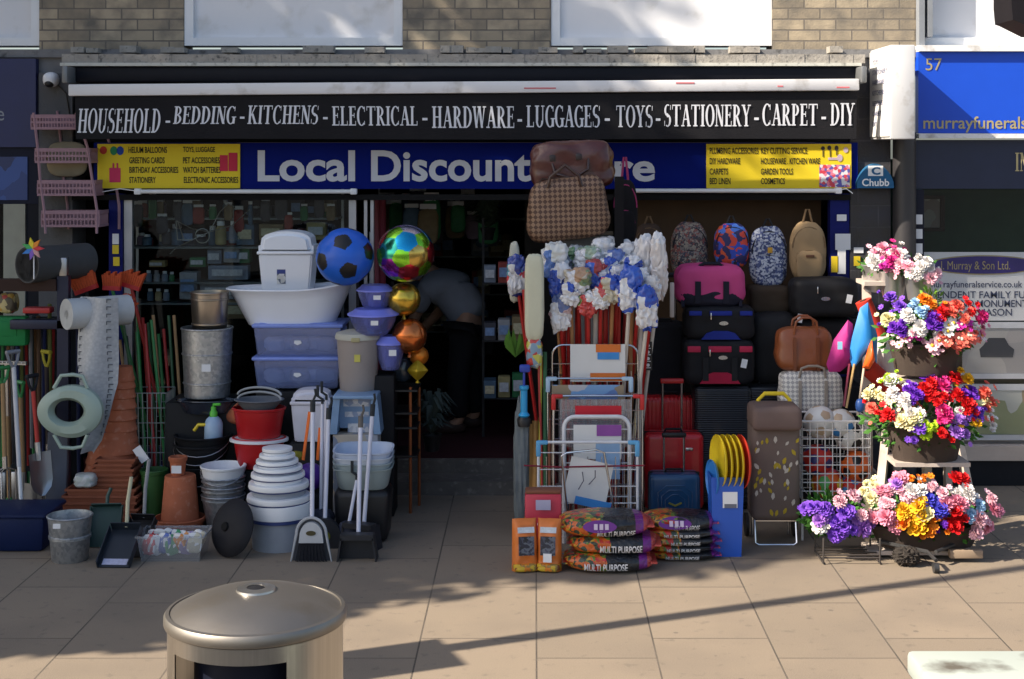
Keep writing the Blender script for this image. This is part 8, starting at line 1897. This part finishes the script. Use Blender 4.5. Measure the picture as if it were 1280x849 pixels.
def stock(kind, x, yb, w, h, Y, ci, lab, grp='goods on the dim window shelves'):
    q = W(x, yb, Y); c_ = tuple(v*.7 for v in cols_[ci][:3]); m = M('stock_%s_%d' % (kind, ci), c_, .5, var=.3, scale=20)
    ww = mm(w, Y); hh = mm(h, Y)
    t = thing({'jar': 'glass_jar', 'box': 'carton', 'pack': 'hanging_packet', 'bottle': 'small_bottle'}[kind], lab, {'jar': 'jar', 'box': 'box', 'pack': 'packet', 'bottle': 'bottle'}[kind], q, group=grp)
    if kind in ('jar', 'bottle'):
        MB().lathe([(ww*.4, 0), (ww*.5, hh*.05), (ww*.5, hh*.65), (ww*.3, hh*.8), (.001, hh*.8)], 14).build('body', m, t); MB().lathe([(ww*.32, hh*.8), (ww*.34, hh*.82), (ww*.34, hh), (.001, hh)], 12).build('cap', WHITEP if ci != 1 else STEEL, t)
    elif kind == 'box':
        mb = MB(); mb.rbox((0, .05, hh/2), (ww, .1+.04*(ci % 3), hh), .004, 1); mb.build('carton_body', m, t)
        mb = MB(); mb.box(-ww*.38, ww*.38, -.034, -.031 + .0, hh*.3, hh*.75); mb.v = [(x_, y_+(.05-.05-.02*(ci % 3))+.0 - .001, z_) for x_, y_, z_ in mb.v]; mb.build('printed_panel', M('stock_label_%d' % (ci % 3), [(.5, .52, .56), (.2, .3, .5), (.5, .45, .3)][ci % 3], .5, var=.4, scale=50), t)
    else:
        mb = MB(); mb.sup((0, 0, hh/2), ww/2, .02, hh/2, 4, 6, .1, 3, ci); mb.build('pouch', m, t); mb = MB(); mb.box(-ww*.4, ww*.4, -.004, .004, hh, hh*1.15); mb.build('header_card', PAPER, t)
    return t
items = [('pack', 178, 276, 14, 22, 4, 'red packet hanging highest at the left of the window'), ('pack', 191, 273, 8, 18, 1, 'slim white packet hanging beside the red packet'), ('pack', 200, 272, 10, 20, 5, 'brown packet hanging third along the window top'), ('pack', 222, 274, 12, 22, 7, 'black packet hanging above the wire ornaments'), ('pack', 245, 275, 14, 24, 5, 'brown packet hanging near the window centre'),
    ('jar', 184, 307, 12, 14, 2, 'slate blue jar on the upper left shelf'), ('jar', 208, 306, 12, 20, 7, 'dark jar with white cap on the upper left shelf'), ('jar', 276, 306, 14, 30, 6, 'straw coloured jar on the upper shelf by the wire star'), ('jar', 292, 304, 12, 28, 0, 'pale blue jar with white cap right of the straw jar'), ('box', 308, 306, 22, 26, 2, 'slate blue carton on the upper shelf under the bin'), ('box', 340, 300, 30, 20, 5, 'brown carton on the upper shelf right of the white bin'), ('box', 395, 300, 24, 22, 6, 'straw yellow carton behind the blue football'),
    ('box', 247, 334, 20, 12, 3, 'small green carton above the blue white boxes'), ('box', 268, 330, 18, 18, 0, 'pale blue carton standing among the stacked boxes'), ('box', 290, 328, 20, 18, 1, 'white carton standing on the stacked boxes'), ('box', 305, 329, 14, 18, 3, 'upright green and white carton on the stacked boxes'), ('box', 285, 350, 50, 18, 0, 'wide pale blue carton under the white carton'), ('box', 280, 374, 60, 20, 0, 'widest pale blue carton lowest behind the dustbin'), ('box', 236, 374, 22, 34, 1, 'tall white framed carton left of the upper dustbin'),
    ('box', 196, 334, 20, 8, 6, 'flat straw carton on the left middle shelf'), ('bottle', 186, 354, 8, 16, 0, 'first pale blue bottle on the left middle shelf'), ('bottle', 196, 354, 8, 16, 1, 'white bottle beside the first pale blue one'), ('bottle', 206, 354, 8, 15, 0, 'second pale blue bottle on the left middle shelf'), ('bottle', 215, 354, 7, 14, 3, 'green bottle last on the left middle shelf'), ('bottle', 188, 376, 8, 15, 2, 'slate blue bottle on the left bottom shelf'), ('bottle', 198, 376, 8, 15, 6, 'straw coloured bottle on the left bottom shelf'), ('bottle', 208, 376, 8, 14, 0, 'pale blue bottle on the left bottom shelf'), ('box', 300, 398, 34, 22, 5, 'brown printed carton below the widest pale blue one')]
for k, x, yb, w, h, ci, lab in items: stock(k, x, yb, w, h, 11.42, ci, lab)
m_ = MB(); Yx = 11.3
def wl(*p): m_.tube([W(x, y, Yx) for x, y in p], .004, 5)
wl((220, 276), (222, 300), (240, 300), (262, 290), (275, 265), (285, 255)); wl((220, 276), (240, 286), (262, 290), (290, 282), (312, 262)); wl((240, 300), (220, 310), (212, 318)); wl((285, 255), (292, 258), (292, 270)); wl((290, 282), (300, 300), (285, 300)); wl((222, 276), (230, 300))
m_.tube([W(253+9*math.cos(2*PI*k/18), 295+9*math.sin(2*PI*k/18), Yx) for k in range(18)], .004, 5, closed=True)
tag(m_.build('wire_ornament', M('dull_wire', (.3, .3, .28), .4, .7)), 'tangle of bent wire hangers with a ring, hung inside the left window', 'wire ornament')
# hanging and stacked stock deeper in
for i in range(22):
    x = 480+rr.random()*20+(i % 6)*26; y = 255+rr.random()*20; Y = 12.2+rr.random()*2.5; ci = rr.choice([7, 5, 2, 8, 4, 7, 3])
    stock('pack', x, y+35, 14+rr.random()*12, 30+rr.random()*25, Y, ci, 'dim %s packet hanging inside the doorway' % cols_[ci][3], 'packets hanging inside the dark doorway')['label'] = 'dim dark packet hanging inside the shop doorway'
shelf_unit('dark shelves along the back wall seen through the doorway', W(470, 0, 15.8).x, W(700, 0, 15.8).x, 15.8, [.35, .75, 1.15, 1.55])
for i in range(24):
    ci = rr.choice([7, 5, 2, 6, 4, 0, 3]); lv_ = i % 4; x = W(470, 0, 15.9).x+.1+rr.random()*1.7
    t = stock('box', PX+x*FP/15.85, PY+(EYE-zf-[.35, .75, 1.15, 1.55][lv_])*FP/15.85, 14+rr.random()*14, 18+rr.random()*14, 15.85, ci, 'dim carton on the back wall shelves inside the shop', 'cartons on the back shelves')
for k, (x, y0, y1, mat, lab) in enumerate(((470, 250, 470, M('pinkish', (.3, .08, .1), .6), 'long pink wrapped roll standing inside the door frame'), (478, 250, 480, M('reddish', (.2, .03, .05), .6), 'long dark red roll standing beside the pink one'), (466, 290, 500, PAPER, 'white paper tube standing at the door frame'))):
    a = W(x, y0, 11.6); mb = MB(); mb.cyl((0, 0, 0), (0, 0, zf-a.z), .028, n=10); tag(mb.build('wrapped_roll', mat, loc=a), lab, 'roll', 'rolls inside the door frame')
rck = thing('goods_rack', 'dim metal rack of packaged goods just right of the doorway', 'rack', (W(630, 0, 11.6).x, 11.6, zf))
for z in (.35, .8, 1.25): MB().box(-.17, .17, -.02, .25, z-.012, z).build('rack_shelf', M('rack_dark', (.03, .03, .032), .6), rck)
for sx in (-.17, .17): MB().box(sx-.01, sx+.01, .2, .22, 0, 1.75).build('upright', M('rack_dark', (.03, .03, .032), .6), rck)
for i in range(9):
    z = [.35, .8, 1.25][i//3]; ci = [2, 6, 3, 7, 1, 5, 0, 4, 3][i]
    x = (-.11+.11*(i % 3)); q = Vector((W(630, 0, 11.6).x+x, 11.6, zf+z))
    stock('box', PX+q.x*FP/q.y, PY+(EYE-q.z)*FP/q.y, 15, 22+4*(i % 3), q.y, ci, '%s packaged box on the %s shelf of the rack by the doorway' % (cols_[ci][3], ['lowest', 'middle', 'top'][i//3]), 'boxes on the rack by the doorway')
leaf_plant('artificial_ivy', 'dark artificial ivy hanging inside the doorway near the ceiling', W(610, 300, 12.0), 150, .22, .25, M('dark_ivy', (.04, .06, .04), .7), 9, .06, .1)

# ================================================================== MORE STOCK PACKED AT THE LEFT
rr = random.Random(77)
for i in range(12):
    x0 = 4+i*5.7; ci = ['green', 'brown', 'grey', 'dark blue', 'olive', 'red'][i % 6]; Yq = Yd+.22+.03*(i % 3)
    a = W(x0, 402+rr.uniform(-6, 14), Yq); b_ = W(x0+rr.uniform(-6, 6), 640, Yq+.05); L = b_-a
    t = thing('garden_tool', '%s shafted tool, %s in the back row on the dark stand' % (ci, ['first', 'second', 'third', 'fourth', 'fifth', 'sixth', 'seventh', 'eighth', 'ninth', 'tenth', 'eleventh', 'last'][i]), 'garden tool', a, group='back row of tools on the dark stand')
    MB().cyl((0, 0, 0), L*.75, .012, n=7).build('shaft', M('shaft_%d' % (i % 6), [(.03, .16, .05), (.25, .13, .06), (.25, .26, .28), (.03, .04, .13), (.16, .17, .05), (.35, .03, .03)][i % 6], .5), t)
    mb = MB(); mb.rbox(L*.86, (.09 if i % 2 else .06, .02, .2), .02, 2); mb.build('blade', [STEEL, M('blade_dark', (.05, .055, .065), .5, .3), HG][i % 3], t)
for i in range(8):
    x0 = 172+i*6.5; a = W(x0, 392+rr.uniform(0, 26), 10.5); b_ = W(x0+14+rr.uniform(-4, 4), 600, 10.35); b_.z = .1
    tag(MB().cyl((0, 0, 0), a-b_, .011, n=7).build('broomstick', [HG, HR, M('dark_green_handle', (.02, .1, .04), .4), WOOD][i % 4], loc=b_), '%s stick, %s in the row inside the wire basket' % (['green', 'red', 'dark green', 'pale wooden'][i % 4], ['first', 'second', 'third', 'fourth', 'fifth', 'sixth', 'seventh', 'last'][i]), 'broomstick', 'sticks in the wire basket')
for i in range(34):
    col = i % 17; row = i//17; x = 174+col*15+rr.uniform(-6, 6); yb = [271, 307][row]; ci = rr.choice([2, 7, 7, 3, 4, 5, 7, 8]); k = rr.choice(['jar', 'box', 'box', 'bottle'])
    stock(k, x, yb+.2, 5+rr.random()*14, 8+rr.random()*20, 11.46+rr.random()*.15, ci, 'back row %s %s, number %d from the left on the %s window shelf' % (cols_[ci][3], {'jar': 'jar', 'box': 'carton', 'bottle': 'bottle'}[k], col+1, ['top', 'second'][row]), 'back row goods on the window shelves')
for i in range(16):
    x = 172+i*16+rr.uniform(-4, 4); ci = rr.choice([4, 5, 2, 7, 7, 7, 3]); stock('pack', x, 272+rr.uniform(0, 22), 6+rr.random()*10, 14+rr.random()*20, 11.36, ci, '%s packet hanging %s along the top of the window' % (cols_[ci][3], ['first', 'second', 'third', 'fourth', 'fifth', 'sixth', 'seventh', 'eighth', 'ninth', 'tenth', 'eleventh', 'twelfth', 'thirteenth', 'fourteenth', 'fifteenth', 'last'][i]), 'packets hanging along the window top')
